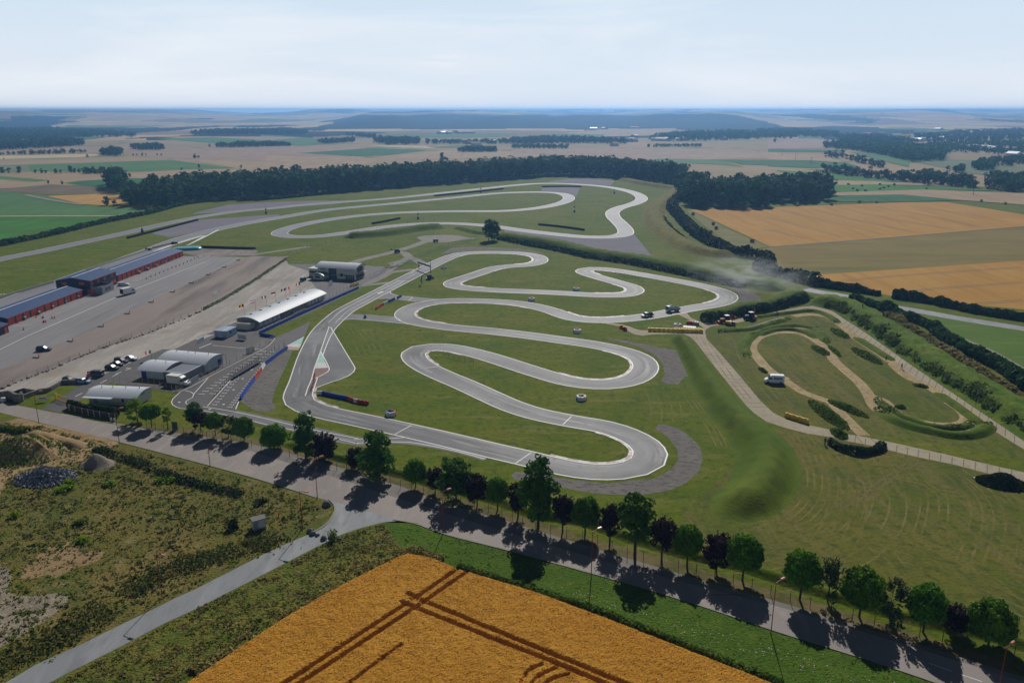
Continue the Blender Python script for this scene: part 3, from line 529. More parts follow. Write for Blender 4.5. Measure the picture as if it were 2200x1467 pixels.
swath(PL('t3', 700,720, 760,860, 770,1000, 730,1150, 650,1300), (0, 2.2, 4.4, 6.6)); swath(PL('t3', 1000,1150, 1080,980, 1250,900, 1400,930, 1430,1060, 1380,1250), (0, 1.6, 3.2, 4.8)); swath(PL('t3', 1500,760, 1700,900, 1800,1050, 1780,1250, 1700,1450), (0, 2, 4, 6, 8)); swath(PL('r7', 1300,330, 1600,440, 1900,580, 2200,720), (0, 2.4, 4.8, 7.2, 9.6))
swath(PL('t2', 880,720, 1000,860, 1180,1090, 1330,1290, 1420,1467), (-3.4, -2.2, -1, .2, 1.2)); swath(PL('t2', 1180,230, 1260,360, 1400,560, 1560,760, 1700,920), (-6, -4.6, -3.0, -1.6)); swath(PL('q2', 1450,1090, 1560,1250, 1640,1420), (0, 2, 4, 6, 8, 10), .35); swath(PL('t2', 540,800, 600,900, 640,1050, 640,1180), (0, 2.5, 5, -3), .35)
swath(PL('q7', 300,560, 420,620, 520,740, 640,840, 760,900), (0, 3, 6, 9), .4); swath(PL('q7', 60,560, 100,700, 200,850, 330,1000, 480,1100), (0, 2, 4), .4); swath(PL('q7', 900,760, 1050,860, 1180,980), (0, 2.4, 4.8), .4); swath(PL('r6', 950,190, 1300,260, 1650,340, 1850,360, 1980,300, 1960,240), (0, 1.8, 3.6), .35)
obj('mown_lines', sw, mw, kind='structure')

# ------------------------------------------------------------------ earth banks
def berm(name, pts, hw, h, m, step=2.0, rough=.25, kind='structure', rows=10, top=.25, ends=6.0, **pr):
    c = spline(pts, step); n = len(c); mb = MB(); vs = []
    hws = [hw]*n if not isinstance(hw, list) else [hw[int(f)] + (hw[min(int(f)+1, len(hw)-1)] - hw[int(f)])*(f-int(f)) for f in [i/max(1, n-1)*(len(hw)-1) for i in range(n)]]
    Ls = [0]
    for i in range(1, n): Ls.append(Ls[-1] + (c[i]-c[i-1]).length)
    for i in range(n):
        a = c[max(i-1, 0)]; b = c[min(i+1, n-1)]; t = (b-a).normalized(); nr = Vector((-t.y, t.x, 0))
        e = min(1, min(Ls[i], Ls[-1]-Ls[i])/ends); ew = math.sqrt(1-(1-e)**2); e = sst(0, 1, e)
        for k in range(rows+1):
            s = -1 + 2*k/rows; q = c[i] + nr*s*hws[i]*(.12+.88*ew)
            f = 0 if abs(s) >= 1 else (1 if abs(s) < top else .5+.5*math.cos((abs(s)-top)/(1-top)*math.pi))
            nz_ = noise.noise((q.x*.35, q.y*.35, 3.1))*.6 + noise.noise((q.x*1.1, q.y*1.1, 8.0))*.4
            vs.append((q.x, q.y, -.15 + (h*f*e + .15)*(1 + rough*nz_*(.3 if f < .1 else 1))))
    w = rows+1
    mb.add(vs, [(i*w+k, i*w+k+1, (i+1)*w+k+1, (i+1)*w+k)[::-1] for i in range(n-1) for k in range(rows)])
    return obj(name, mb, m, smooth=True, kind=kind, **pr)
def ridge(pts_top, z): return [G(*PX(*a), z) for a in pts_top]
# leaf scatter used by hedges, bushes and crowns
def leaf_mat(name, c1, c2, tr=.35, rand=.12):
    return mat(name, c1, [(.35, c2, .42, .62), (1.7, tuple(.6*x for x in lin(c1)), .5, .75)], rough=.8, spec=.08, transl=tr, rand=rand)
M_LEAF = dict(globe=leaf_mat('globe_leaves', '#446c0a', '#5f8a14', .2), lime=leaf_mat('lime_leaves', '#6f8f1c', '#89a52a', .45), tall=leaf_mat('maple_leaves', '#365a12', '#4c741c', .24),
              purple=leaf_mat('plum_leaves', '#2a1a22', '#3c2630', .18), olive=leaf_mat('grey_green_leaves', '#3a4a2a', '#4d5d3a', .3), forest=leaf_mat('forest_leaves', '#2d4b1d', '#42652b', .22, .28),
              hedge=leaf_mat('hedge_leaves', '#2f4d18', '#41611f', .3), weed=leaf_mat('weed_leaves', '#526c20', '#6c7c2e', .35), scrub=leaf_mat('scrub_leaves', '#4a5826', '#625f30', .3), dry=leaf_mat('dry_stems', '#827a42', '#9a8e58', .3), dark=leaf_mat('bramble_leaves', '#26391a', '#3a4c22', .22))
M_BARK = mat('bark', '#4a4036', [(3, '#332b25', .45, .7, (1,1,.2))], bump=(6, .8, .05))
def scatter(mb, n, fn, size, up=.25, mi=0, flat=.7):
    for _ in range(n):
        p, nr = fn(); r = Vector((random.gauss(0,1), random.gauss(0,1), random.gauss(0,1))).normalized()
        s = size*random.uniform(.65, 1.3); mb.quad(p, Vector(nr)*flat + r*(1-flat*.5) + Vector((0,0,up)), s*.5, s*.5*random.uniform(.6, 1.1), random.uniform(0, 6.28), mi)
def blob(c, r):
    def fn():
        d = Vector((random.gauss(0,1), random.gauss(0,1), random.gauss(0,1))).normalized(); k = r*random.uniform(.72, 1.04)
        return (c[0]+d.x*k, c[1]+d.y*k, c[2]+d.z*k*.85), d
    return fn
def crown(kind, seed):
    """crown in units of its own radius, centred on the origin"""
    random.seed(seed); mb = MB()
    if kind == 'globe':
        off = random.uniform(0, 9)
        def fn():
            while True:
                d = Vector((random.gauss(0,1), random.gauss(0,1), random.gauss(0,1))).normalized()
                if d.z > -.62 or random.random() < .25: break
            n1 = noise.noise(d*2.1 + Vector((off,0,0)))*.24 + noise.noise(d*6 + Vector((0,off,0)))*.13
            k = (1+n1)*random.uniform(.84, 1.02); z = d.z*k*(.86 if d.z > 0 else .66)
            return (d.x*k, d.y*k, z), d
        scatter(mb, 2600, fn, .11, .2)
        def fin():
            p, d = fn(); k = random.uniform(.55, .85); return (p[0]*k, p[1]*k, p[2]*k), d
        scatter(mb, 1300, fin, .16, .1)
    elif kind in ('tall', 'tall_open', 'lime'):
        op = kind != 'tall'; nb = 46 if kind == 'tall' else 38; hz_ = 1.5 if kind == 'tall_open' else 1.2
        for i in range(nb):
            z = random.uniform(-1, 1)*hz_; w = (1 - (z/hz_/1.06)**2)**.5*(1 if z < .2 else .9)
            a = i*2.4 + random.uniform(-.4, .4); q = w*.95*random.uniform(.3, 1)**.6
            scatter(mb, 78, blob((q*math.cos(a), q*math.sin(a), z), random.uniform(.16, .27) if op else random.uniform(.2, .33)), .095, .25)
        if not op: scatter(mb, 500, blob((0, 0, 0), .62), .16, .1)
        for i in range(14 if op else 6):
            a = random.uniform(0, 6.28); z = random.uniform(.2, 1.45); scatter(mb, 40, blob((.55*math.cos(a)*random.random(), .55*math.sin(a)*random.random(), z), .16), .09, .2)
    elif kind == 'purple':
        for i in range(34):
            z = random.uniform(-.9, .85); w = (1 - (z/1.1)**2)**.5; a = i*2.4 + random.uniform(-.5, .5); q = w*.85*random.uniform(.3, 1)**.6
            scatter(mb, 85, blob((q*math.cos(a), q*math.sin(a), z), random.uniform(.22, .34)), .10, .2)
        scatter(mb, 500, blob((0, 0, 0), .6), .16, .1)
        for i in range(26):
            a = random.uniform(0, 6.28); e = random.uniform(.2, 1.4); d = Vector((math.cos(a)*math.cos(e), math.sin(a)*math.cos(e), math.sin(e)))
            for k in range(9): p = d*(.8+.05*k); mb.quad((p.x+random.gauss(0,.03), p.y+random.gauss(0,.03), p.z), (random.gauss(0,1), random.gauss(0,1), random.gauss(0,1)+.1), .05, .05, random.uniform(0, 6))
    elif kind == 'olive':
        for i in range(20):
            z = random.uniform(-.9, 1.0); w = (1 - (z/1.2)**2)**.5; a = random.uniform(0, 6.28); q = w*.8*random.uniform(.3, 1)
            scatter(mb, 60, blob((q*math.cos(a), q*math.sin(a), z), random.uniform(.18, .32)), .10, .1)
        for i in range(40):
            a = random.uniform(0, 6.28); e = random.uniform(-.3, 1.4); d = Vector((math.cos(a)*math.cos(e), math.sin(a)*math.cos(e), math.sin(e)))
            for k in range(10): p = d*(.75+.06*k); mb.quad((p.x+random.gauss(0,.03), p.y+random.gauss(0,.03), p.z), (random.gauss(0,1), random.gauss(0,1), random.gauss(0,1)+.1), .04, .06, random.uniform(0, 6))
    return mb
def trunk(seed):
    """trunk with limbs, unit height up to the crown centre"""
    random.seed(seed); mb = MB(); mb.tube((0,0,-.02), (.01,.0,.62), .034, 7, .024); mb.tube((.01,0,.6), (0,.01,1.1), .024, 6, .012)
    for i in range(6):
        a = i*1.05 + random.uniform(-.3, .3); z = random.uniform(.55, .85); mb.tube((0,0,z), (.26*math.cos(a), .26*math.sin(a), z+random.uniform(.2, .4)), .014, 5, .006)
    return mb
TK = [trunk(s) for s in (1, 2, 3)]
TKM = [obj('trunk', t, M_BARK) for t in TK]
CRM = {k: [obj('crown', crown(k, s*7+3), M_LEAF[dict(tall_open='tall').get(k, k)]) for s in range(v)] for k, v in (('globe', 5), ('tall', 4), ('tall_open', 2), ('purple', 3), ('olive', 2), ('lime', 2))}
PROTO = TKM + [o for l in CRM.values() for o in l]
random.seed(5)
def tree(name, label, kind, base, ctr, wpx, top, group=None, var=None, leafcol=None):
    b = G(*base); zd = zc(b); r = wpx/2*zd/FPX
    zt = top_z(base[0], top, b); hz = {'globe': .9, 'purple': 1.2, 'olive': 1.3, 'lime': 1.4, 'tall': 1.4, 'tall_open': 1.75}[kind]; r *= {'purple': 1.18, 'tall': 1.08, 'tall_open': 1.0, 'olive': 1.1}.get(kind, 1.03)
    zcn = top_z(base[0], ctr[1], b); zcn = min(zcn, zt - r*.5) - r*(.14 if kind == 'globe' else .1); sz = (zt - zcn)/hz
    t = thing(name, label, 'tree', b, random.uniform(0, 6.28), group)
    v = var if var is not None else random.randrange(len(CRM[kind]))
    tk = dup(random.choice(TKM), None, parent=t); tk.scale = (zcn*1.15, zcn*1.15, zcn); tk.location = (0, 0, 0)
    cr = dup(CRM[kind][v], None, parent=t); cr.location = (0, 0, zcn); cr.scale = (r, r, sz)
    return t
ROW = [
 ('lime', (296.5,906.5), (288,878), 46, 858, 'spreading yellow-green tree beside the corner of the hedge'), ('globe', (326,917), (326,884), 41, 868, 'dark round-headed tree between two light green trees'), ('lime', (361,922), (354,890), 22, 874, 'thin light green sapling next to a dark round tree'),
 ('tall', (420,922), (418,884), 37, 865, 'bushy dark green tree behind a small plum tree'), ('purple', (432,928), (430,900), 34, 886, 'small plum-leaved tree in front of a bushy green one'), ('globe', (463,936), (460,904), 38, 887, 'round-headed tree right of the small plum tree by the fence'),
 ('olive', (491.5,941), (491,914), 40, 893, 'grey-green loose tree between two round-headed trees near the gravel trap'), ('globe', (525,947), (524,917), 43, 895, 'round-headed tree left of the lone round one by the exit lane'), ('globe', (589.7,963), (588.6,935), 52, 912, 'broad round-headed tree standing alone beside the exit lane'),
 ('tall', (657,984), (657,932), 54, 888, 'tall dark green maple in front of the first hairpin'), ('purple', (698,988), (700,957), 50, 930, 'plum-leaved tree right of the tall maple at the hairpin'), ('purple', (765,1004), (766,982), 36, 962, 'small plum-leaved tree tucked left of a big green maple'),
 ('tall', (810,1026), (807,975), 74, 928, 'big green maple beside the exit lane junction'), ('globe', (893,1047), (888,1011), 48, 988, 'bright yellow-green round-headed tree'), ('purple', (935,1058), (924,1025), 36, 1004, 'slim plum-leaved tree beside the bright round one'),
 ('tall', (980,1073), (980,1022), 80, 987, 'wide spreading green maple between two plum trees'), ('purple', (1025,1088), (1027,1048), 47, 1018, 'plum-leaved tree right of the wide spreading maple'), ('globe', (1069,1095), (1071,1052), 48, 1028, 'round-headed tree between two plum trees left of the tallest tree'),
 ('purple', (1113,1112), (1109,1065), 40, 1035, 'plum-leaved tree just left of the tallest tree of the row'), ('tall', (1156,1132), (1160,1048), 80, 986, 'tallest tree of the row, ragged and open, by the gravel trap'), ('purple', (1208.5,1141), (1210,1092), 46, 1063, 'plum-leaved tree just right of the tallest tree'),
 ('globe', (1257,1147), (1255,1098), 59, 1069, 'round-headed tree between two plum trees before the last hairpin'), ('purple', (1310,1167), (1305,1115), 44, 1083, 'plum-leaved tree left of the light green maple'), ('tall', (1364,1191), (1364,1106), 80, 1060, 'light green maple below the end of the grassy mound'),
 ('purple', (1421.5,1200), (1427,1145), 53, 1112, 'plum-leaved tree right of the light green maple'), ('globe', (1476,1216), (1481,1160), 59, 1128, 'round-headed tree between two plum trees below the mound'), ('purple', (1539,1230), (1537,1180), 57, 1145, 'last big plum-leaved tree, between two round-headed ones'),
 ('globe', (1595,1247), (1603,1186), 74, 1151, 'round-headed tree at the left of the gap in the row'), ('globe', (1718,1288), (1715,1222), 72, 1186, 'round-headed tree at the right of the gap in the row'), ('olive', (1778,1292), (1777,1244), 52, 1196, 'grey-green feathery tree between two large round-headed trees'),
 ('globe', (1846,1325), (1848,1260), 86, 1222, 'largest round-headed tree, between two grey-green trees'), ('olive', (1912,1333), (1918,1288), 66, 1244, 'grey-green feathery tree left of the last pair of round trees'), ('globe', (1983,1357), (1994,1296), 76, 1257, 'round-headed tree left of the tiny plum tree'),
 ('purple', (2049,1357), (2055,1325), 54, 1300, 'tiny plum-leaved tree between the last two round-headed trees'), ('globe', (2123,1382), (2139,1332), 88, 1291, 'last round-headed tree at the end of the row')]
NAME = dict(lime='ash_tree', globe='globe_tree', tall='maple_tree', tall_open='maple_tree', purple='plum_tree', olive='olive_tree')
for k, b, c, w, tp, lb in ROW: tree(NAME[k], lb, k, b, c, w, tp, 'trees along the roadside fence')
tree('infield_tree', 'left half of a pair of dark trees on the bank between the circuits', 'tall', (1050,517), (1049,490), 24, 472, 'pair of trees on the bank'); tree('infield_tree', 'right half of a pair of dark trees on the bank between the circuits', 'tall', (1062,516), (1063,493), 24, 474, 'pair of trees on the bank')

# forest trees (one mesh each: trunk and crown), unit height 1
def forest_mesh(seed, n=300, sz=.1, sl=1.0):
    random.seed(seed); mb = MB(); mb.tube((0,0,0), (0,0,.5), .018, 5, .012, 1)
    for i in range(9):
        z = random.uniform(.32, .86); w = .24*sl*(1 - ((z-.55)/.42)**2)**.5 if abs(z-.55) < .42 else .05; a = random.uniform(0, 6.28); q = w*random.uniform(.2, .9)
        scatter(mb, n//9, blob((q*math.cos(a), q*math.sin(a), z), random.uniform(.11, .17)), sz, .3)
    scatter(mb, n//7, blob((0, 0, .25), .16), sz, .1)
    me = obj('forest_tree', mb, [M_LEAF['forest'], M_BARK]); return me
FOR = [forest_mesh(s, 330, .075, .85 + .1*(s % 3)) for s in range(6)]
def inpoly(p, poly):
    c = False; n = len(poly)
    for i in range(n):
        a, b = poly[i], poly[(i+1) % n]
        if (a[1] > p[1]) != (b[1] > p[1]) and p[0] < (b[0]-a[0])*(p[1]-a[1])/(b[1]-a[1]) + a[0]: c = not c
    return c
def fill(poly, sp, seed=0, jit=.42):
    random.seed(seed); xs = [p[0] for p in poly]; ys = [p[1] for p in poly]; out = []
    y = min(ys); k = 0
    while y < max(ys):
        x = min(xs) + (sp/2 if k % 2 else 0)
        while x < max(xs):
            q = (x + random.uniform(-jit, jit)*sp, y + random.uniform(-jit, jit)*sp)
            if inpoly(q, poly): out.append(q)
            x += sp
        y += sp*.87; k += 1
    return out
def bunch(name, pts, h0, h1, m, label=None, cat=None, quads=90, size=.1, zf=None, kind='stuff', low=.05):
    """a wood or thicket that reads as one mass: crowns of leaf clumps on a list of points"""
    mb = MB()
    for x, y in pts:
        h = random.uniform(h0, h1); z0 = zf(x, y) if zf else 0
        for b in range(3):
            a = random.uniform(0, 6.28); q = h*.16
            c = (x + q*math.cos(a), y + q*math.sin(a), z0 + h*random.uniform(.45, .78)); rr = h*random.uniform(.2, .28)
            scatter(mb, quads//4, blob(c, rr), h*size*1.3, .3)
        scatter(mb, quads//4, blob((x, y, z0 + h*.3), h*.3), h*size*1.3, .1)
    return obj(name, mb, m, kind=kind, label=label, cat=cat)
wood = PL('f1', 850,650, 950,690, 965,765, 880,775, 900,790, 1350,800, 1500,752, 2200,722)[0:0] + PL('f1', 870,672, 975,700, 985,770, 1050,792, 1350,796, 1500,752, 1800,732) + PL('f2', 0,755, 700,705, 1300,655, 2200,590) + PL('f3', 250,580, 700,585, 900,605, 1250,655, 1400,690, 1310,735, 1360,800, 1400,826, 2000,826) + PL('f4', 0,868, 250,868, 520,852)
back = [Vector((1150, 1010)) ]
wood_back = []
for p in wood[::-1]:
    d = p.to_2d().length; q = p.to_2d()*(1 + 115/d); wood_back.append(Vector((q.x, q.y, 0)))
front_pts = []; rest = []
poly = wood + wood_back
allp = fill(poly, 10.0, 3)
# the right-hand end of the wood reaches back behind the corner of the wheat field
def frontdist(q):
    return min((Vector(q) - (a.to_2d().lerp(b.to_2d(), t))).length for a, b in zip(wood, wood[1:]) for t in (0, .25, .5, .75, 1))
allp.sort(key=frontdist)
random.seed(9)
for i, (x, y) in enumerate(allp):
    if i < 240:
        h = random.uniform(.82, 1.14)*(15 + 6*sst(-330, -160, x) - 5*sst(190, 300, x))
        o = dup(FOR[i % 6], (x, y, -.2), random.uniform(0, 6.28), (h*random.uniform(.95, 1.25), h*random.uniform(.95, 1.25), h))
        o['label'] = 'dark broadleaf tree in the wood behind the car circuit'; o['category'] = 'tree'; o['group'] = 'trees of the wood behind the car circuit'
    else: rest.append((x, y))
bunch('wood', rest, 16, 22, M_LEAF['forest'], 'depth of the dark wood behind its front trees', 'wood', 80, .095)
# low hedge in front of the wood and bank along the left edge
def hedge(name, label, pts, w, h, n, m, size=.6, cat='hedge', closed=False, kind=None, ragged=0.0):
    c = spline(pts, 1.5, closed); mb = MB(); Lh = len(c)
    for _ in range(n):
        i = random.randrange(Lh-1); p = c[i].lerp(c[i+1], random.random()); t = (c[i+1]-c[i]).normalized(); nr = Vector((-t.y, t.x, 0))
        if ragged:
            g_ = noise.noise((p.x*.16, p.y*.16, 9.0)) + .6*noise.noise((p.x*.5, p.y*.5, 4.0))
            if g_ < -.25 + random.uniform(-.25, .25) or random.random() < .15: continue
            p = p + nr*w*ragged*noise.noise((p.x*.2, p.y*.2, 6.0)) + nr*random.gauss(0, w*.18)
        hh = h*(.72 + .5*noise.noise((p.x*.12, p.y*.12, 2.0)) + .25*noise.noise((p.x*.5, p.y*.5, 5.0)))
        a = random.uniform(0, math.pi); k = random.uniform(.8, 1.05); s = math.cos(a)
        q = p + nr*s*w/2*k*(.85+.3*noise.noise((p.x*.3, p.y*.3, 0)))
        z = max(.05, math.sin(a)**.7*hh*k)
        nn = nr*s + Vector((0, 0, math.sin(a)))
        sz = size*random.uniform(.6, 1.3); r = Vector((random.gauss(0,1), random.gauss(0,1), random.gauss(0,1)))*.5
        mb.quad((q.x, q.y, z), nn + r, sz*.5, sz*.4, random.uniform(0, 6.28))
    return obj(name, mb, m, label=label, cat=cat, kind=kind)
random.seed(21)
hedge('hedge', 'long low hedge at the foot of the dark wood', PL('f1', -60,1105, 400,1010, 800,915, 1150,845, 1500,762, 1800,735) + PL('f2', 0,770, 700,705, 1300,655, 2200,592) + PL('f3', 200,592, 500,583, 800,602), 7, 3.2, 15000, M_LEAF['hedge'], 1.5)
hedge('hedge', 'thick dark hedge along the right side of the car circuit', PL('f3', 1330,745, 1260,820, 1350,940, 1480,1060, 1650,1150, 1850,1215, 2000,1240) + PL('q7', 260,70, 400,110, 480,130, 640,170), 10, 6.0, 9000, M_LEAF['dark'], 1.3)
hedge('hedge', 'clipped field hedge between the wheat and the back road', PL('q7', 600,165, 700,185, 900,215, 1085,248), 5, 3.4, 5000, M_LEAF['dark'], .9)
hedge('hedge', 'bushy hedge along the back road right of the gap', PL('q7', 1200,262, 1400,290, 1600,330, 1800,372, 2134,425, 2500,480), 6, 4.0, 8000, M_LEAF['dark'], 1.0)
hedge('hedge', 'row of bushes along the top of the bank by the farm track', PL('q7', 900,285, 1080,330, 1200,380, 1330,430, 1450,470, 1600,590, 1760,680, 1900,740, 2050,830, 2134,900, 2400,1080), 5.5, 3.6, 13000, M_LEAF['hedge'], .9)
hedge('hedge', 'rough scrub on the bank beside the car circuit', PL('f3', 1180,800, 1150,880, 1200,960, 1300,1060, 1450,1150, 1700,1215), 9, 1.8, 5000, M_LEAF['dark'], .9)
for k in FOR: k['_proto'] = 1
# grass banks
berm('grass_bank', PL('q5', 1480,140, 1700,175, 2152,250) + PL('q6', 300,35, 700,90, 1100,165, 1500,245, 1900,330, 2152,385) + PL('q7', 420,215), 8.5, 3.4, M_BERM, 2.5, .3)
hedge('bank_scrub', 'dark weeds on the near face of the long bank between the circuits', PL('q5', 1500,165, 1800,225, 2152,290) + PL('q6', 300,65, 700,125, 1100,205, 1500,290, 1900,375), 9, 2.4, 7000, M_LEAF['dark'], .8, 'scrub', kind='stuff')
berm('grass_bank', PL('q5', -160,150, 0,140, 300,115, 600,70, 900,38), 8, 3.0, M_BERM, 2.5, .3); berm('grass_bank', PL('q5', 1020,45, 1150,75, 1300,110, 1420,120), 5, 1.6, M_BERM, 2.5, .3)
berm('grass_bank', PL('f3', 870,612, 1000,640, 1150,665, 1300,690, 1200,770, 1130,850, 1130,930, 1200,1020, 1330,1110, 1500,1180, 1750,1225), 9, 3.0, M_YGRASS, 3, .3)
berm('grass_bank', PL('q6', 1490,720, 1650,690, 1850,635, 2152,590) + PL('q7', 400,300, 560,262, 640,270), 5.5, 3.2, M_BERM, 1.5, .3)
hedge('bank_scrub', 'dark weeds on the bank behind the two tractors', PL('q6', 1480,735, 1650,712, 1850,660, 2152,610) + PL('q7', 420,318, 560,285), 6, 3.4, 5000, M_LEAF['dark'], .6, 'scrub', kind='stuff')
berm('grass_bank', PL('q7', 620,283, 760,318, 880,350, 1000,420, 1150,510, 1500,740, 1800,930, 2134,1140, 2500,1370), 8.0, 3.6, M_BANK, 1.8, .35, rows=14)
hedge('bank_weeds', 'green weeds on the face of the bank above the concrete road', PL('q7', 760,330, 900,385, 1050,480, 1200,580, 1500,780, 1800,970, 2134,1180, 2400,1350), 9, 4.0, 12000, M_LEAF['weed'], .6, 'weeds', kind='stuff')
hedge('tall_grass', 'band of tall dry grass along the top of the bank', PL('q7', 1150,430, 1300,520, 1500,640, 1750,800, 2000,955, 2134,1040, 2400,1210), 6, 4.4, 8000, M_LEAF['dry'], .7, 'tall grass', kind='stuff')
# the long mound between the kart track and the concrete road
berm('grass_mound', PL('t2', 785,212, 900,352, 1058,590, 1200,815, 1375,1040, 1525,1215, 1650,1330) + PP(1640,965, 1649,1010, 1634,1048, 1606,1078, 1572,1100, 1545,1112), [3.2, 3.5, 3.9, 4.4, 5.0, 5.7, 6.4, 6.9, 7.0, 6.8, 6.4], 3.0, M_BERM, 1.0, .10, rows=22, ends=10, top=.08)
berm('roadside_bank', PP(600,950, 657,964, 810,1005, 893,1027, 980,1052, 1069,1075, 1156,1106, 1257,1122, 1364,1158, 1476,1190, 1595,1217, 1718,1257, 1846,1295, 1983,1334, 2123,1362, 2300,1415), 2.0, 1.0, M_GRASS, 1.5, .2, rows=8, ends=5, top=.1)
# low banks of the off-road loop
for pts, w, h in ((PL('q7', 150,690, 125,620, 160,560, 240,510, 360,478, 500,468, 620,485, 690,530, 720,590), 2.2, .8), (PL('q7', 1090,1070, 1250,1165, 1450,1222, 1650,1258, 1780,1245, 1860,1200, 1880,1165), 2.4, 1.1), (PL('q7', 1080,1000, 1200,1085, 1350,1150, 1500,1195, 1680,1195, 1760,1160), 1.7, .8),
                  (PL('q7', -60,510, 60,502, 200,488, 330,450, 450,420), 2.0, .8), (PL('q7', 150,420, 300,395, 480,372, 620,362, 740,400, 800,450), 1.9, .8), (PL('q7', 230,540, 350,500, 480,498, 590,525, 640,560), 1.7, .8), (PL('q7', 920,545, 1050,625, 1200,720), 1.8, .8), (PL('q7', 1500,940, 1650,1040, 1850,1190), 1.8, .8)):
    berm('low_bank', pts, w, h, M_BERM, 1.2, .35, rows=8, ends=4)
for pts, n in ((PL('q7', 150,690, 125,620, 160,560, 240,510, 360,478, 500,468, 620,485, 690,530, 720,590), 700), (PL('q7', 1090,1070, 1250,1165, 1450,1222, 1650,1258, 1780,1245, 1860,1200, 1880,1165), 1300), (PL('q7', 1080,1000, 1200,1085, 1350,1150, 1500,1195, 1680,1195, 1760,1160), 700), (PL('q7', -60,510, 60,502, 200,488, 330,450, 450,420), 500), (PL('q7', 150,420, 300,395, 480,372, 620,362, 740,400, 800,450), 500)):
    hedge('bank_weeds', 'dark grass along a low bank of the off-road loop', pts, 2.6, 1.15, n, M_LEAF['weed'], .38, 'weeds', kind='stuff')
def mound(name, label, c, rx, ry, h, rz, n, m, mb_m, size=.5, cat='mound', lobes=1):
    """a small overgrown heap"""
    mb = MB(); N = 26; M_ = 8; vs = []
    for i in range(M_+1):
        rr = 1 - i/M_
        for j in range(N):
            a = 2*math.pi*j/N; k = rr*(1 + .18*noise.noise((math.cos(a)*1.5 + c.x, math.sin(a)*1.5 + c.y, 1)))
            x, y = rx*k*math.cos(a), ry*k*math.sin(a); z = h*(.5+.5*math.cos(rr*math.pi))*(1 + .3*noise.noise((x*.5 + c.x, y*.5 + c.y, 4))) - (.1 if i == 0 else 0)
            vs.append((x, y, z))
    mb.add(vs, [(i*N+j, i*N+(j+1) % N, (i+1)*N+(j+1) % N, (i+1)*N+j) for i in range(M_) for j in range(N)])
    nf = len(mb.f)
    for _ in range(n):
        a = random.uniform(0, 6.28); r_ = math.sqrt(random.random()); x, y = rx*r_*math.cos(a), ry*r_*math.sin(a); z = h*(.5+.5*math.cos(r_*math.pi))
        mb.quad((x, y, z + random.uniform(0, size*.6)), (random.gauss(0,.6), random.gauss(0,.6), random.gauss(.5,.5)), size*random.uniform(.3, .6), size*random.uniform(.2, .5), random.uniform(0, 6.28), 1)
    return obj(name, mb, [mb_m, m], loc=(c.x, c.y, 0), rz=rz, smooth=False, label=label, cat=cat)
for lb, A_, B_, hw, h, n in (('leafy mound at the bend of the dirt path nearest the concrete road', (760,485), (870,560), 2.2, .9, 420), ('leafy mound left of the forked dirt path', (622,608), (728,682), 2.0, .8, 400), ('long leafy mound between the dirt path and the walkers', (905,625), (1110,745), 2.2, 1.0, 900), ('narrow weedy bank right of the forked dirt path', (735,612), (822,692), 1.0, .6, 260),
    ('big leafy mound left of the grey footpath', (600,1000), (868,1212), 2.4, 1.2, 1300), ('smaller leafy mound right of the grey footpath', (735,1000), (1015,1125), 1.9, .9, 800), ('dark weedy heap across the broken concrete road', (770,1205), (850,1282), 1.7, 1.2, 500), ('low bramble patch in the lower dirt loop', (1212,1040), (1282,1060), 1.3, .5, 200), ('weedy patch beside the upper path near the concrete road', (1340,890), (1450,910), 1.0, .5, 200), ('small weedy patch behind the white van', (238,768), (292,808), .8, .5, 150)):
    a_, b_ = P('q7', *A_), P('q7', *B_); d_ = b_-a_
    mound('weedy_mound', lb, (a_+b_)/2, d_.length/2, hw, h, math.atan2(d_.y, d_.x), n, M_LEAF['weed'], M_BANK, .5)
mound('bramble_heap', 'dark bramble heap beside scattered white debris at the field edge', P('t3', 2040,890), 5.0, 3.6, 2.0, -.3, 2200, M_LEAF['dark'], M_BANK, .55, 'heap')
hedge('bramble_heap', 'crescent of dark brambles below the broken concrete road', PL('t3', 770,590, 850,640, 950,665, 1060,665, 1130,640, 1150,612), 2.6, 1.7, 1800, M_LEAF['dark'], .45, 'brambles')
patch('bare_earth', PL('t3', 800,575, 880,590, 1090,625, 1080,640, 960,645, 860,620), M_VERGE, .02)
# left foreground heaps and trenches
mound('earth_heap', 'large overgrown earth heap beside the trench', P('t4', 350,880), 11, 8.5, 4.0, .1, 1500, M_LEAF['weed'], M_SAND, .5, 'earth heap')
GR = mat('grey_rubble', '#6a6c70', [(1.2, '#55575c', .45, .65), (3, '#8d8e92', .55, .75)], bump=(4, 1, .2)); GRS = mat('rubble_stone', '#787b82', [(2, '#a5a7ab', .55, .7)], rand=.2)
mound('rubble_heap', 'heap of broken grey rubble on the bare earth', P('t4', 650,1250), 6.6, 4.6, 2.2, -.1, 1500, GRS, GR, .55, 'rubble heap')
mound('gravel_heap', 'pale conical gravel heap by the end of the ditch', P('t4', 1400,1050), 4.2, 3.4, 2.3, 0, 0, GRS, mat('pale_gravel_heap', '#7d7468', [(3, '#645c52', .45, .7), (8, '#958b7c', .5, .8)], bump=(6, .8, .1)), .2, 'gravel heap')
hedge('trench_bank', 'weedy earth bank with a shaded side along the bare earth', PL('t4', -100,520, 150,560, 400,600), 3.0, 1.3, 900, M_LEAF['weed'], .5, 'weeds', kind='stuff')
berm('trench_bank', PL('t4', 380,600, 600,665, 800,715, 1000,770, 1250,800), 2.6, 1.2, M_SAND, 1, .3, ends=3)
hedge('ditch_scrub', 'dark scrub along the ditch beside the main road', PL('q8', 690,320, 850,370, 1000,420, 1250,520, 1500,590, 1700,650, 1890,705), 2.6, 1.1, 4600, M_LEAF['dark'], .36, 'scrub', kind='stuff', ragged=.35)
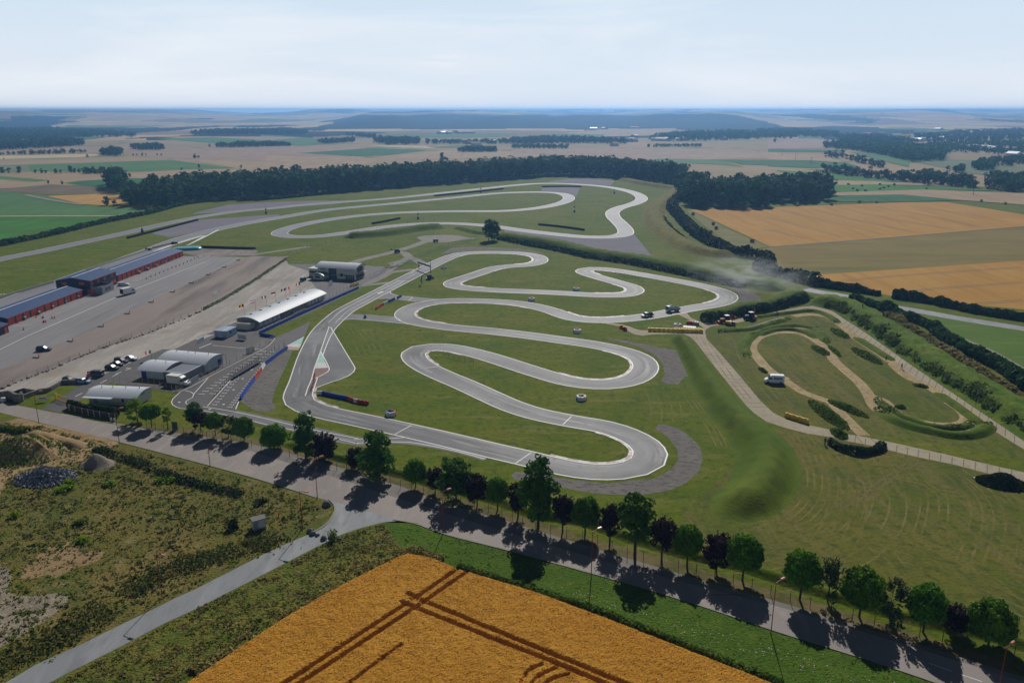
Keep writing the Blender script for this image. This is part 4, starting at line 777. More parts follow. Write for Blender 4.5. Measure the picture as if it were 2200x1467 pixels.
hedge('roadside_weeds', 'band of weeds along the upper edge of the side road', PL('t5', -60,1340, 280,1180, 580,1030, 880,850, 1130,680, 1380,550, 1630,440) + PL('t6', 580,1020, 860,900), 5.0, .75, 5200, M_LEAF['scrub'], .34, 'weeds', kind='stuff', ragged=.22)
hedge('roadside_weeds', 'band of dry grass at the edge of the near wheat', PP(420,1448, 560,1362, 700,1282, 830,1205, 872,1186, 930,1196, 985,1215), 2.6, .8, 4600, M_LEAF['dry'], .36, 'dry grass', kind='stuff', ragged=.4)
hedge('roadside_weeds', 'fringe of grass along the road side of the near wheat', PP(985,1216, 1150,1268, 1300,1318, 1500,1398, 1680,1468), 1.6, .8, 2600, M_LEAF['weed'], .4, 'grass', kind='stuff')
# weeds strewn over the waste ground and rough verges
def weeds(name, label, polys, n, m, hs, seed):
    random.seed(seed); mb = MB(); bx = [(min(p[0] for p in q), max(p[0] for p in q), min(p[1] for p in q), max(p[1] for p in q)) for q in polys]
    k = 0
    while k < n:
        i = random.randrange(len(polys)); b = bx[i]; q = (random.uniform(b[0], b[1]), random.uniform(b[2], b[3]))
        if not inpoly(q, polys[i]): continue
        d = .35*noise.noise((q[0]*.09, q[1]*.09, seed)) + .5*noise.noise((q[0]*.4, q[1]*.4, seed+2)) + .2
        if d < 0 or random.random() > .35 + d: continue
        k += 1; r_ = hs*random.uniform(.5, 1.5)*(.6+d)
        for j in range(random.randint(4, 9)):
            mb.quad((q[0] + random.gauss(0, r_*.55), q[1] + random.gauss(0, r_*.55), r_*random.uniform(.05, .6)), (random.gauss(0,.5), random.gauss(0,.5), random.gauss(.8,.3)), r_*random.uniform(.25, .5), r_*random.uniform(.2, .4), random.uniform(0, 6.28))
    return obj(name, mb, m, kind='stuff', label=label, cat='weeds')
wp = PP(-60,900, 90,916, 256,957, 440,1004, 560,1040, 676,1078, 700,1095, 650,1140, 560,1188, 420,1260, 325,1304, 75,1422, -60,1495)
weeds('waste_weeds', 'green weeds scattered over the waste ground', [wp], 1700, M_LEAF['weed'], .36, 3)
weeds('waste_weeds', 'dark weeds scattered over the waste ground', [wp], 2200, M_LEAF['scrub'], .34, 13)
weeds('waste_weeds', 'dry tufts scattered over the waste ground', [wp], 2400, M_LEAF['dry'], .30, 23)
vp = PP(100,1480, 350,1345, 592,1224, 733,1152, 823,1126, 872,1186, 600,1326, 380,1468)
weeds('verge_weeds', 'dry grass tufts between the side road and the wheat', [vp], 2000, M_LEAF['dry'], .26, 33); weeds('verge_weeds', 'green tufts between the side road and the wheat', [vp], 700, M_LEAF['weed'], .26, 43)
mp_ = PP(830,1124, 950,1148, 1199,1214, 1504,1303, 1873,1422, 2016,1470, 2150,1560, 1660,1480, 1300,1326, 985,1222, 880,1188)
weeds('meadow_tufts', 'green tufts on the meadow between the road and the wheat', [mp_], 700, M_LEAF['weed'], .16, 53)
fl = MB(); random.seed(3)
for _ in range(230):
    q = P('r7', random.gauss(500, 330), 0) if False else None
    t = random.random(); a = G(1180 + 760*t, 1262 + 235*t + random.gauss(0, 12)); s = random.uniform(.03, .07)
    fl.quad((a.x, a.y, .35), (random.gauss(0,.3), random.gauss(0,.3), 1), s, s, random.random())
obj('wild_flowers', fl, mat('white_petals', '#c9c9b8'), kind='stuff', label='white wild flowers along the edge of the near wheat', cat='flowers')
# far trees, hedgerows and woods
FW = [('f1',(0,185, 400,178, 700,195, 1110,238, 700,240, 330,262, 0,268),14,(12,18)), ('f1',(-60,305, 300,292, 440,270, 650,283, 668,302, 350,324, -60,345),11,(10,15)), ('f1',(785,372, 880,350, 975,365, 940,384, 800,380),8,(9,13)), ('f1',(1000,330, 1250,315, 1300,337, 1120,340),9,(9,13)),
      ('f1',(1500,222, 1700,198, 2200,195, 2200,214, 1800,217),16,(13,18)), ('f1',(1640,322, 1900,300, 2200,300, 2200,312, 1800,320),10,(8,12)), ('f1',(-60,385, 250,368, 560,358, 700,355, 600,366, 250,378),9,(5,9)), ('f2',(1530,385, 1700,374, 1860,380, 1860,393, 1600,394),8,(7,11)), ('f2',(890,315, 1000,300, 1250,300, 1250,332, 1000,340),12,(9,14)),
      ('f2',(450,318, 600,310, 740,305, 740,314, 520,327),9,(8,13)), ('f2',(0,235, 200,215, 375,238, 330,255, 0,252),14,(12,16)), ('f2',(0,335, 240,335, 240,347, 0,347),8,(6,10)), ('f2',(660,262, 880,275, 1000,290, 880,285),12,(9,13)), ('f2',(1300,318, 2200,310, 2200,330, 1300,333),16,(7,12)), ('f3',(0,305, 250,290, 480,290, 720,300, 900,312, 900,330, 600,325, 0,332),14,(8,14)), ('f3',(0,355, 200,350, 450,358, 430,370, 0,366),11,(6,10)),
      ('f3',(1060,305, 1200,270, 1400,250, 1700,240, 2200,250, 2200,285, 1400,308),22,(12,17)), ('f3',(1060,350, 1490,345, 1490,353, 1060,355),9,(5,8)), ('f4',(-100,250, 200,240, 500,260, 620,285, 500,302, 0,305),22,(12,16)), ('f4',(460,388, 650,365, 900,355, 1300,400, 1530,470, 1500,502, 1220,518, 1000,460, 700,410),11,(11,16)), ('f4',(560,300, 900,300, 1150,330, 1300,350, 900,350, 640,325),16,(11,15)),
      ('f4',(1250,300, 1700,260, 2200,250, 2200,330, 1700,360, 1350,345),26,(11,16)), ('f4',(1350,370, 1700,365, 2200,350, 2200,470, 1850,440, 1500,440),20,(9,14)), ('f4',(1740,560, 1850,530, 1950,550, 1940,590, 1780,592),9,(9,13)), ('f4',(1900,520, 2200,500, 2200,550, 1950,548),13,(9,13)), ('f4',(1540,600, 1690,580, 1690,606, 1550,608),8,(7,10)), ('f4',(1850,665, 2200,660, 2400,690, 2400,780, 2050,770),9,(8,12))]
for i, (k, xy, sp, hh) in enumerate(FW):
    pts = fill(PL(k, *xy), sp, i+40)
    if len(pts) > 900: random.shuffle(pts); pts = pts[:900]
    bunch('distant_wood', pts, hh[0], hh[1], M_LEAF['forest'], None, None, 40, .15, hill)
random.seed(77)
HR = []                                              # hedgerow trees beyond the wood, and lone trees on the plain
for x0, y0, x1, y1, n in ((490,470, 660,470, 6), (680,490, 1000,560, 12), (480,600, 900,650, 16), (920,650, 1300,680, 14), (1320,640, 1780,720, 16), (1300,690, 1800,735, 12), (1900,740, 2200,770, 7)):
    for i in range(n): t = (i + random.uniform(-.3, .3))/n; HR.append((P('f4', x0 + (x1-x0)*t, y0 + (y1-y0)*t + random.uniform(-6, 10)), random.uniform(8, 14), 'bushy dark tree in the hedgerow beyond the hay bales', 'hedgerow trees beyond the hay bales'))
for x, y, h in [(20,520,8), (70,520,7), (150,520,9), (280,522,5), (330,520,6), (360,522,5), (440,522,6), (480,525,5), (560,515,9), (590,518,6), (625,516,6)] + [(660 + i*18, 520 + random.uniform(-8, 8), random.uniform(5, 9)) for i in range(18)] + [(870,552,5), (900,553,5), (930,552,6), (975,550,6), (1025,552,5)]:
    HR.append((P('f1', x, y), h, 'small orchard tree in the line on the left plain', 'orchard trees on the left plain'))
for x, y, h in [(1050,383,4), (1080,383,4), (1120,384,5), (1150,384,4), (1240,383,4), (1270,384,4), (1535,404,8), (1565,402,5), (690,397,5), (1900,486,5), (1570,478,5), (1430,498,4), (30,412,3)]: HR.append((P('f1', x, y), h, 'lone bush on the stubble fields of the left plain', 'lone bushes on the left plain'))
for k, x, y, h, lb in (('f4',60,345,11,'single dark tree on the bare field at the far right'), ('f1',840,775,8,'round bush standing alone at the left end of the wood'), ('f1',900,782,5,'low bush right of the round bush at the left end of the wood'), ('f2',1425,452,12,'tree rising above the middle of the wood'), ('f1',380,605,4,'dark bush between the green strip and the brown soil'), ('f1',490,608,4,'bush right of another on the brown soil')): HR.append((P(k, x, y), h, lb, None))
for i, (p, h, lb, g) in enumerate(HR):
    o = dup(FOR[i % 6], (p.x, p.y, -.12*h), random.uniform(0, 6.28), (h*1.45, h*1.45, h*1.1)); o['label'] = lb; o['category'] = 'bush' if 'bush' in lb and 'bushy' not in lb else 'tree'
    if g: o['group'] = g
def farhouse(p, s, rz, wall, roof):
    t = thing('house', 'small pale house of the far village among dark trees', 'house', (p.x, p.y, hill(p.x, p.y)), rz, 'houses of the far villages')
    L_, w, h = 14*s, 9*s, 5.5; obj('wall', MB().box((0, 0, h/2), (L_, w, h)), wall, t); obj('roof', MB().extr([(-w*.56, h), (w*.56, h), (0, h+3.4)], -L_*.53, L_*.53), roof, t).rotation_euler = (0, 0, R(90))
hw_ = [mat('far_house_wall', '#c9c2b4', rough=.8), mat('far_house_wall', '#b5aca0', rough=.8)]; hr_ = [mat('far_roof_tile', '#8d6552', rough=.8), mat('far_roof_metal', '#b9bcc0', rough=.5), mat('far_roof_slate', '#6d6a6c', rough=.7)]
random.seed(15)
for k, x, y, s in [('f3', x, y, s) for x, y, s in ((552,297,1.2), (575,294,1.6), (598,296,1), (920,311,1.4), (940,308,1.8), (960,312,1.1), (1150,303,2), (1185,304,2.4), (1205,302,1.3), (1330,302,1.3), (1348,300,1.8), (730,212,2), (955,206,3), (640,213,2), (805,345,1), (965,278,1.6), (1670,298,1.2))] + [('f4', x, y, s) for x, y, s in ((1775,405,2), (1800,402,3), (1850,415,2), (1900,412,3.4), (1960,420,2.6), (2010,412,2.2), (2060,428,3), (2095,424,2), (2110,468,1.4), (1255,335,2), (1300,338,1.4), (1390,332,2.2), (860,285,2), (1505,322,1.6), (1755,272,1.5), (1465,240,2), (1105,295,1.5))] + [('f2', x, y, s) for x, y, s in ((1440,248,2.6), (1480,248,1.6), (1560,240,2.2), (1610,244,3.6), (1640,242,2.4), (1700,342,1.4), (1505,312,1.2), (1640,330,1), (1830,325,1.2))]:
    farhouse(P(k, x, y), s*random.uniform(.9, 1.2), random.uniform(0, 3), random.choice(hw_), random.choice(hr_))
for k, x, y, h, lb in (('f4',1245,700,11,'wooden pole beyond the bales in front of the hedgerow'), ('f4',1762,800,9,'wooden pole in the stubble with a dark bush at its foot'), ('f4',364,532,10,'left pole of a pair in the dark green crop'), ('f4',376,532,10,'right pole of a pair in the dark green crop'), ('f4',235,498,10,'wooden pole at the edge of the pale stubble strip'), ('f4',118,458,10,'wooden pole at the left end of the pole line behind the wood')):
    t = thing('utility_pole', lb, 'utility pole', P(k, x, y)); obj('pole', MB().tube((0,0,0), (0,0,h), .22, 6, .14), M_BARK, t); obj('crossarm', MB().box((0, 0, h-.8), (2.2, .15, .15)), M_BARK, t)
for o in FOR: bpy.data.objects.remove(o)
for o in PROTO: bpy.data.objects.remove(o)

# ------------------------------------------------------------------ plain materials of built things
def pm(n, c, r=.6, metal=0, spec=.3, layers=(), **k): return mat(n, c, layers, rough=r, metal=metal, spec=spec, **k)
M = dict(
    red=pm('pole_red', '#8a2f22', .5), lamp=pm('lamp_head', '#d98a80', .35), steel=pm('galvanised_steel', '#7d8187', .45, .6), dsteel=pm('dark_steel', '#33353a', .5, .3), black=pm('black_rubber', '#141416', .8, layers=[(3, '#222225', .5, .7)]),
    white=pm('white_paint', '#d2d3d4', .4), cream=pm('cream_render', '#b9b5a6', .8, layers=[(.8, '#a9a596', .5, .75)]), grey=pm('grey_render', '#7f8185', .85, layers=[(.6, '#72747a', .45, .7)]), pgrey=pm('pale_panel', '#a9aeb4', .6, layers=[(.8, '#999ea5', .5, .75)]),
    blue=pm('blue_plastic', '#0d3f9c', .35, spec=.4, rand=.1), bred=pm('red_plastic', '#b33a22', .4, rand=.15), bwhite=pm('white_plastic', '#cfd2d4', .4), yellow=pm('yellow_plastic', '#d9b60f', .4, rand=.1), orange=pm('orange_plastic', '#d4502a', .5),
    navy=pm('navy_cladding', '#27324a', .5, spec=.3, layers=[(2.2, '#1f2940', .3, .9, (1,1,.02), 'wave', 0, 1)]), door=pm('orange_door', '#bf4a26', .5, layers=[(6, '#a33d1f', .4, .9, (0,0,1), 'wave', 0, 1)]), trim=pm('red_trim', '#b5533e', .5), roofblue=pm('blue_metal_roof', '#22406c', .55, .0, .2, [(1.6, '#1b355d', .3, .9, (0,1,0), 'wave', 0, 1)]),
    bluedoor=pm('blue_door', '#14307a', .45), glass=pm('window_glass', '#141d2a', .3, spec=.3), yel=pm('yellow_post', '#c9a21c', .5), bronze=pm('teal_roof', '#1f5f66', .4), concrete=pm('cast_concrete', '#aaa8a2', .8, layers=[(1.5, '#8f8d87', .5, .75)]), stone=pm('stone_wall', '#77736c', .9, layers=[(1.6, '#55524d', .45, .65), (5, '#8a867e', .5, .7)], bump=(3, .8, .1)),
    boulder=pm('boulder_rock', '#5e6066', .9, layers=[(1.5, '#45474d', .45, .65)], bump=(3, .8, .1)), tyre=pm('tyre_rubber', '#18181a', .85), skin=pm('skin', '#a87a62', .6), cloth=pm('dark_clothes', '#23252c', .8), green=pm('green_mesh', '#1e5a48', .6), wire=pm('fence_wire', '#5f6663', .6, .3), tealv=pm('tarpaulin_teal', '#3f8f9a', .35, spec=.5))
M_ROOF = pm('zinc_roof', '#c0c4ca', .55, .0, .3, [(2.2, '#a6abb4', .25, .9, (1,0,0), 'wave', 0, 1)])
def box_obj(name, c, d, m, parent=None, **k): return obj(name, MB().box(c, d), m, parent, **k)

# ------------------------------------------------------------------ near wheat field, standing crop with wheelings
def seg_d(p, a, b):
    ab = b-a; t = max(0, min(1, (p-a).dot(ab)/max(ab.length_squared, 1e-9))); return (p - a - ab*t).length
WZ = .85
wheat_poly = [G(x, y, WZ*.5).to_2d() for x, y in ((874,1189), (930,1199), (985,1222), (1150,1271), (1300,1326), (1500,1404), (1680,1474), (1800,1530), (1700,1640), (200,1640), (300,1525), (395,1470), (600,1333), (700,1274), (823,1211))]
def r8(*xy): return [P('r8', xy[i], xy[i+1], WZ*.6).to_2d() for i in range(0, len(xy), 2)]
tl = [r8(1228,530, 935,732, 895,752), r8(845,788, 60,1305, -100,1410), r8(1276,560, 975,770, 905,815, 160,1305, -20,1420), r8(870,712, 985,768, 2200,1268, 2600,1430), r8(830,768, 945,820, 1900,1195, 2230,1340, 2500,1460), r8(820,1060, 700,1150, 480,1315, 350,1410), r8(1640,1315, 1665,1255, 1710,1215, 1770,1192), r8(1700,1330, 1760,1262, 1870,1215), r8(1790,1330, 1850,1285, 1950,1258)]
tseg = [(a, b, .22 if i < 5 else .16, .72 if i < 5 else .5) for i, l in enumerate(tl) for a, b in zip(l, l[1:])]
tb = [(min(a.x, b.x)-1, max(a.x, b.x)+1, min(a.y, b.y)-1, max(a.y, b.y)+1) for a, b, _, _ in tseg]
def wheat():
    x0, x1 = min(p.x for p in wheat_poly), max(p.x for p in wheat_poly); y0, y1 = min(p.y for p in wheat_poly), max(p.y for p in wheat_poly)
    st = .24; nx, ny = int((x1-x0)/st)+1, int((y1-y0)/st)+1; idx = {}; mb = MB(); vs = []; random.seed(4); cand = []
    edges = list(zip(wheat_poly, wheat_poly[1:]+wheat_poly[:1]))
    for j in range(ny+1):
        y = y0 + j*st
        for i in range(nx+1):
            x = x0 + i*st; p = Vector((x + random.uniform(-.06, .06), y + random.uniform(-.06, .06)))
            if not inpoly(p, wheat_poly): continue
            h = WZ*(1 + .07*noise.noise((x*.15, y*.15, 0)) + .10*noise.noise((x*.9, y*.9, 3))) + random.uniform(-.06, .05)
            for s_, b_ in zip(tseg, tb):
                if b_[0] < x < b_[1] and b_[2] < y < b_[3]:
                    d = seg_d(p, s_[0], s_[1])
                    if d < s_[2] + .3: h = min(h, h*(1-s_[3]) + h*s_[3]*sst(s_[2]*.7, s_[2]+.25, d))
            de = min(seg_d(p, a, b) for a, b in edges[:7] + edges[10:])
            if de < .5: h *= .3 + .7*sst(0, .5, de)
            idx[(i, j)] = len(vs); vs.append((p.x, p.y, h))
            if random.random() < .35 and h > .5: cand.append((p.x, p.y, h))
    fs = [(idx[(i, j)], idx[(i+1, j)], idx[(i+1, j+1)], idx[(i, j+1)]) for (i, j) in idx if (i+1, j) in idx and (i+1, j+1) in idx and (i, j+1) in idx]
    mb.add(vs, fs)
    for x, y, h in cand:
        mb.quad((x, y, h + random.uniform(-.02, .08)), (random.gauss(0,1), random.gauss(0,1), random.gauss(.3,.5)), random.uniform(.035, .07), random.uniform(.035, .08), random.uniform(0, 6.28))
    obj('wheat_crop', mb, mat('ripe_wheat', '#b9822c', [(.06, '#c68f36', .42, .64), (.5, '#a97425', .45, .68), (3.5, '#cf9f4c', .5, .72), (6, '#8c5f1e', .55, .75)], rough=.9, spec=.05, bump=(9, .8, .12), transl=.12), kind='stuff', label='ripe golden wheat with tractor wheelings in front of the road', cat='wheat')
wheat()
patch('wheat_soil', [Vector((p.x, p.y, 0)) for p in wheat_poly], mat('wheat_floor', '#4d3c1c', [(2, '#3c3317', .45, .7)], spec=.04), .012)

# ------------------------------------------------------------------ lamp posts along the roads
LP = [((84,909), 843, 1, 'red lamp post left of the gate, on the far side of the bare earth'), ((256.6,951), 880, 1, 'red lamp post in front of the end of the clipped hedge'), ((451.6,1001), 928, 1, 'red lamp post between the gravel heap and the side road'), ((682,1071), 985, 1, 'red lamp post beside the grey rock at the junction'),
      ((650,1136), 1055, 1, 'red lamp post between the white cabin and the boulders'), ((348,1279), 1190, 1, 'red lamp post on the verge of the side road at the waste ground'), ((952,1145), 1056, 1, 'red lamp post on the meadow above the tip of the wheat'), ((1270,1243), 1141, 1, 'red lamp post above the white flowers, opposite the ragged tall tree'), ((1656,1361), 1251, 1, 'red lamp post opposite the gap in the tree row'), ((2141,1500), 1390, 1, 'red lamp post at the bottom right corner by the last round tree')]
for (bx, by), ty, s_, lb in LP:
    b = G(bx, by); h = min(9.2, top_z(bx, ty, b)); t = thing('lamp_post', lb, 'lamp post', b, 0, 'red lamp posts along the roads')
    side_ = by > 1100 and bx < 700
    obj('pole', MB().tube((0,0,0), (0,0,h), .08, 8, .05), M['red'], t)
    a = R(35 if not side_ else -20); e = (1.1*math.cos(a), 1.1*math.sin(a))
    obj('arm', MB().tube((0,0,h-.06), (e[0], e[1], h+.12), .045, 6), M['red'], t)
    hd = MB(); hd.box((e[0]*1.35, e[1]*1.35, h+.16), (.95, .34, .2), a, 0, (.8, .6)); obj('lamp_head', hd, M['lamp'], t)

# ------------------------------------------------------------------ barriers
def bblock():
    mb = MB(); prof = [(-.36, 0), (.36, 0), (.36, .25), (.22, .45), (.2, .9), (-.2, .9), (-.22, .45), (-.36, .25)]
    mb.extr(prof, -.55, .55); mb.box((0, 0, .94), (.2, .5, .1)); mb.box((0, .58, .5), (.16, .08, .5)); return mb
BB = {}
def block(name, col, p, rz, label, group, sc=1.0):
    k = (name, col)
    if k not in BB: o = obj(name, bblock(), M[col]); BB[k] = o; first = True
    else: o = BB[k].copy(); COL.objects.link(o)
    o.location = (p.x, p.y, 0); o.rotation_euler = (0, 0, rz); o.scale = (sc,)*3
    o['label'] = label; o['category'] = 'barrier'; o['group'] = group
def row(k, pts, cols, where, sp=1.25, sc=1.0, nm='barrier_block'):
    """blocks butted along a line; cols = [(fraction, colour)]"""
    c = spline(PL(k, *pts), .25); s = 0; tot = sum((b-a).length for a, b in zip(c, c[1:])); nxt = sp/2; acc = 0
    for a, b in zip(c, c[1:]):
        d = (b-a).length
        while acc + d >= nxt:
            p = a.lerp(b, (nxt-acc)/d); f = nxt/tot; col = next(cc for fr, cc in cols if f <= fr + 1e-6); dr = b-a
            w = dict(blue='blue', bred='red', bwhite='white', yellow='yellow')[col]
            block(nm, col, p, math.atan2(dr.y, dr.x) - math.pi/2 + random.uniform(-.08, .08), '%s plastic barrier block %s' % (w, where), '%s barrier blocks %s' % (w, where), sc); nxt += sp
        acc += d
row('q2', (580,1160, 900,1010, 1310,822, 1622,682), [(1, 'blue')], 'in the long row in front of the long hall', 1.25, 1.05)
row('q2', (588,1176, 660,1190, 735,1200), [(1, 'blue')], 'in the short leg at the near end of the long row', 1.25, 1.1)
row('q4', (912,775, 985,668, 1055,570, 1125,480, 1165,418, 1270,335, 1400,242), [(.36, 'blue'), (.52, 'bred'), (.62, 'bwhite'), (1, 'blue')], 'in the winding row beside the gravel trap', 1.2, 1.05)
row('s8', (905,1080, 960,1080, 1150,1120, 1375,1165, 1500,1205, 1720,1245), [(.07, 'bwhite'), (.56, 'blue'), (.71, 'bred'), (.77, 'bwhite'), (1, 'bred')], 'in the row inside the first hairpin', 1.15, 1.1)
row('q2', (1800,905, 1868,862, 1932,832, 1992,803), [(.4, 'bred'), (.68, 'bwhite'), (1, 'blue')], 'in the short row between the straight and the inner loop', 1.25, 1.1)
row('q5', (412,792, 445,772), [(1, 'blue')], 'in the pair at the mouth of the upper link lane', 1.3, 1.1)
block('barrier_block', 'blue', P('q2', 1685,990), .4, 'single blue barrier block lying on the lower link lane', 'lone barrier block', 1.2)
row('s3', (230,520, 640,535, 1120,550), [(1, 'yellow')], 'in the long row across the concrete road', 1.6, 1.3); row('s3', (640,515, 1100,530), [(1, 'yellow')], 'in the second row behind the long one across the concrete road', 1.6, 1.3)
row('t3', (435,395, 605,448), [(1, 'yellow')], 'in the row beside the bend of the concrete road', 1.6, 1.3)
row('q2', (1530,665, 1620,645), [(1, 'yellow')], 'in the row beside the clubhouse', 1.6, 1.3)
block('barrier_block', 'bred', P('q6', 615,810), 1.0, 'dark red barrier block at the edge of the pale track arm', 'lone barrier block', 1.3); block('barrier_block', 'bred', P('q6', 648,828), 1.0, 'dark red barrier block beside another at the pale track arm', 'lone barrier block', 1.3)
def mpost(k, x, y, label, cols=('blue', 'bwhite', 'bred')):
    t = thing('marshal_post', label, 'barrier ring', P(k, x, y), 0, 'red white and blue barrier rings on the infield')
    for i in range(6):
        a = i*math.pi/3; mb = bblock(); mb.M = Matrix.Identity(4)
        o = obj('ring_block', mb, M[cols[i//2]], t); o.location = (1.0*math.cos(a+2.2), 1.0*math.sin(a+2.2), 0); o.rotation_euler = (0, 0, a+2.2); o.scale = (1.15,)*3
for k, x, y, lb in (('s2',1225,540,'tricolour barrier ring beside the start straight near the gantry'), ('q5',1820,808,'tricolour barrier ring left of the middle of the upper infield'), ('q6',147,850,'tricolour barrier ring inside the second bend, left of the red block'), ('q6',138,408,'tricolour barrier ring next to the upper hairpin'), ('p',1249,858,'tricolour barrier ring on the grass above the lowest arm'), ('t1',1612,922,'tricolour barrier ring nearest the first hairpin row')): mpost(k, x, y, lb)
mpost('s3', 700,450, 'black and white barrier ring on the grass beside the trailer', ('bwhite', 'bwhite', 'dsteel'))
# black tyre walls of the car circuit: stacked tyres behind a belt
def tyre_wall(label, k, pts, h=1.2):
    c = spline(PL(k, *pts), 1.0); mb = MB()
    for i, p in enumerate(c):
        for z in range(3): mb.lathe([(.38, 0), (.55, .08), (.55, .3), (.38, .38)], 8, 0, (p.x + random.uniform(-.05, .05), p.y, z*.4))
    l, r = offs(c, .62), offs(c, -.62); n = len(c)
    t = thing('tyre_wall', label, 'tyre wall', (0, 0, 0)); obj('tyres', mb, M['tyre'], t)
    b = MB(); b.add([(q.x, q.y, z) for q in r for z in (.1, h)], [(2*i, 2*i+2, 2*i+3, 2*i+1) for i in range(n-1)]); b.add([(q.x, q.y, z) for q in l for z in (.1, h)], [(2*i, 2*i+2, 2*i+3, 2*i+1) for i in range(n-1)]); obj('belt', b, M['black'], t)
for a in (('long black tyre wall between the back straight and the left gravel', 'f1', (1005,1037, 1290,965, 1558,895)), ('black tyre wall behind the grey pad by the garages', 'f1', (1590,1108, 1800,1116, 2010,1122)), ('short bent black tyre wall inside the first big bend', 'f2', (880,960, 985,942, 1095,918)), ('long thin black tyre wall along the far straight', 'f2', (1370,740, 1640,714, 1910,685)),
    ('black tyre wall above the far gravel trap', 'f3', (238,669, 390,667, 543,668)), ('black tyre wall across the brown grass of the infield', 'f3', (213,967, 390,985, 567,1010))): tyre_wall(*a)

# ------------------------------------------------------------------ fences
def fence(label, pts, h, sp, mp, mw, wires=3, name='wire_fence', lean=0, rp=.05, panel=False, cat='fence'):
    c = spline(pts, .5); t = thing(name, label, cat, (0, 0, 0)); acc = 0; posts = []; last = None
    for a, b in zip(c, c[1:]):
        if last is None or acc >= sp: posts.append(a); acc = 0; last = a
        acc += (b-a).length
    posts.append(c[-1]); posts = posts[:99]
    pmsh = MB().tube((0,0,0), (0,0,h), rp, 6); p0 = None
    for p in posts:
        if p0 is None: p0 = obj('post', pmsh, mp, t); p0.location = p
        else: q = p0.copy(); COL.objects.link(q); q.location = p
    w = MB()
    for z in ([h*(i+1)/wires*.97 for i in range(wires)]):
        for a, b in zip(posts, posts[1:]): w.tube((a.x, a.y, z), (b.x, b.y, z), .014, 3, cap=False)
    if panel:
        for a, b in zip(posts, posts[1:]):
            n = max(2, int((b-a).length/.35))
            for i in range(n): q = a.lerp(b, i/n); w.tube((q.x, q.y, .05), (q.x, q.y, h*.97), .010, 3, cap=False)
    obj('wire_mesh', w, mw, t); return t
fence('green wire fence with thin posts in front of the tree row', PP(296,918, 361,929, 420,937, 525,957, 590,972, 657,992, 700,1004, 765,1020, 810,1034, 893,1057, 980,1084, 1069,1106, 1156,1141, 1257,1160, 1364,1199, 1476,1228, 1595,1258, 1718,1297, 1846,1336, 1983,1370, 2123,1396, 2250,1425), 1.9, 2.6, M['dsteel'], M['wire'], 4)
fence('thin post fence with stones at its foot between the two gravel lots', PL('q3', 0,668, 300,560, 500,472) + PL('q1', 1100,1302, 1500,1172, 1800,1050) + PL('q2', 0,905, 300,740, 500,622, 850,382, 1080,252), 1.5, 4.2, M['dsteel'], M['wire'], 2)
fence('dark green mesh fence beside the start straight and turning pad', PL('q5', 600,372, 760,310, 900,260, 1000,235, 1240,165), 2.4, 3.4, M['green'], M['green'], 5, panel=True)
fence('grey mesh fence in front of the long hall behind the blue blocks', PL('q2', 530,1175, 640,1110, 1000,930, 1300,790, 1600,655), 2.2, 2.8, M['steel'], M['wire'], 4)
fence('tall fence with banister along the top path by the clubhouse', PL('q5', 130,570, 230,530, 330,475, 430,440, 590,378), 2.2, 3.0, M['steel'], M['wire'], 4, panel=True)
fence('fence with yellow posts along the edge of the starting grid', PL('q4', 240,690, 440,600, 600,510, 760,430, 900,365, 1100,250, 1210,190, 1280,130), 1.9, 3.2, M['yel'], M['wire'], 4)
fence('yellow post fence between the office and the shaded yard', PL('q3', 1195,595, 1450,612, 1640,635, 1850,690), 1.9, 2.0, M['yel'], M['wire'], 3)
fence('yellow post fence on the grass left of the yellow gate', PL('t8', 170,655, 450,730, 700,720, 870,690, 1050,650), 1.9, 2.2, M['yel'], M['wire'], 4)
fence('yellow post fence from the hedge end towards the tree row', PL('q3', 1290,985, 1530,1050, 1760,1090, 1960,1100, 2100,1125), 1.9, 2.0, M['yel'], M['wire'], 4)
fence('green wire fence at the tip of the upper loop grass', PL('q6', 548,245, 700,280, 840,325), 1.6, 2.6, M['green'], M['green'], 5, panel=True); fence('green wire fence on the grass tongue of the lower loop', PL('q5', 892,1385, 1060,1440, 1210,1490), 1.6, 2.4, M['green'], M['green'], 5, panel=True)
fence('thin fence between the grey pad and the parking lot', PL('q1', 1925,342) + PL('q2', 0,355, 240,352, 370,325, 540,285), 1.3, 4, M['dsteel'], M['wire'], 2)
fence('wire fence along the long rear bank', PL('f2', 330,1145, 560,1105, 700,1040, 900,1005, 1200,985, 1480,975), 1.6, 5, M['dsteel'], M['wire'], 2)
stn = MB(); random.seed(8)
c = spline(fence_l, 1.2)
for p in c:
    if random.random() < .85: s_ = random.uniform(.25, .7); stn.lathe([(s_*.9, 0), (s_, s_*.4), (s_*.5, s_*.8)], 6, 0, (p.x + random.uniform(-.4, .4), p.y - .6 + random.uniform(-.3, .3), -.05))
obj('stone_edging', stn, M['stone'], kind='stuff', label='broken stones along the foot of the lot fence', cat='stones')
hedge('fence_weeds', 'green weeds along the upper end of the lot fence', PL('q2', 0,900, 300,735, 500,612, 700,480, 850,378), 1.6, .9, 1500, M_LEAF['weed'], .5, 'weeds', kind='stuff')

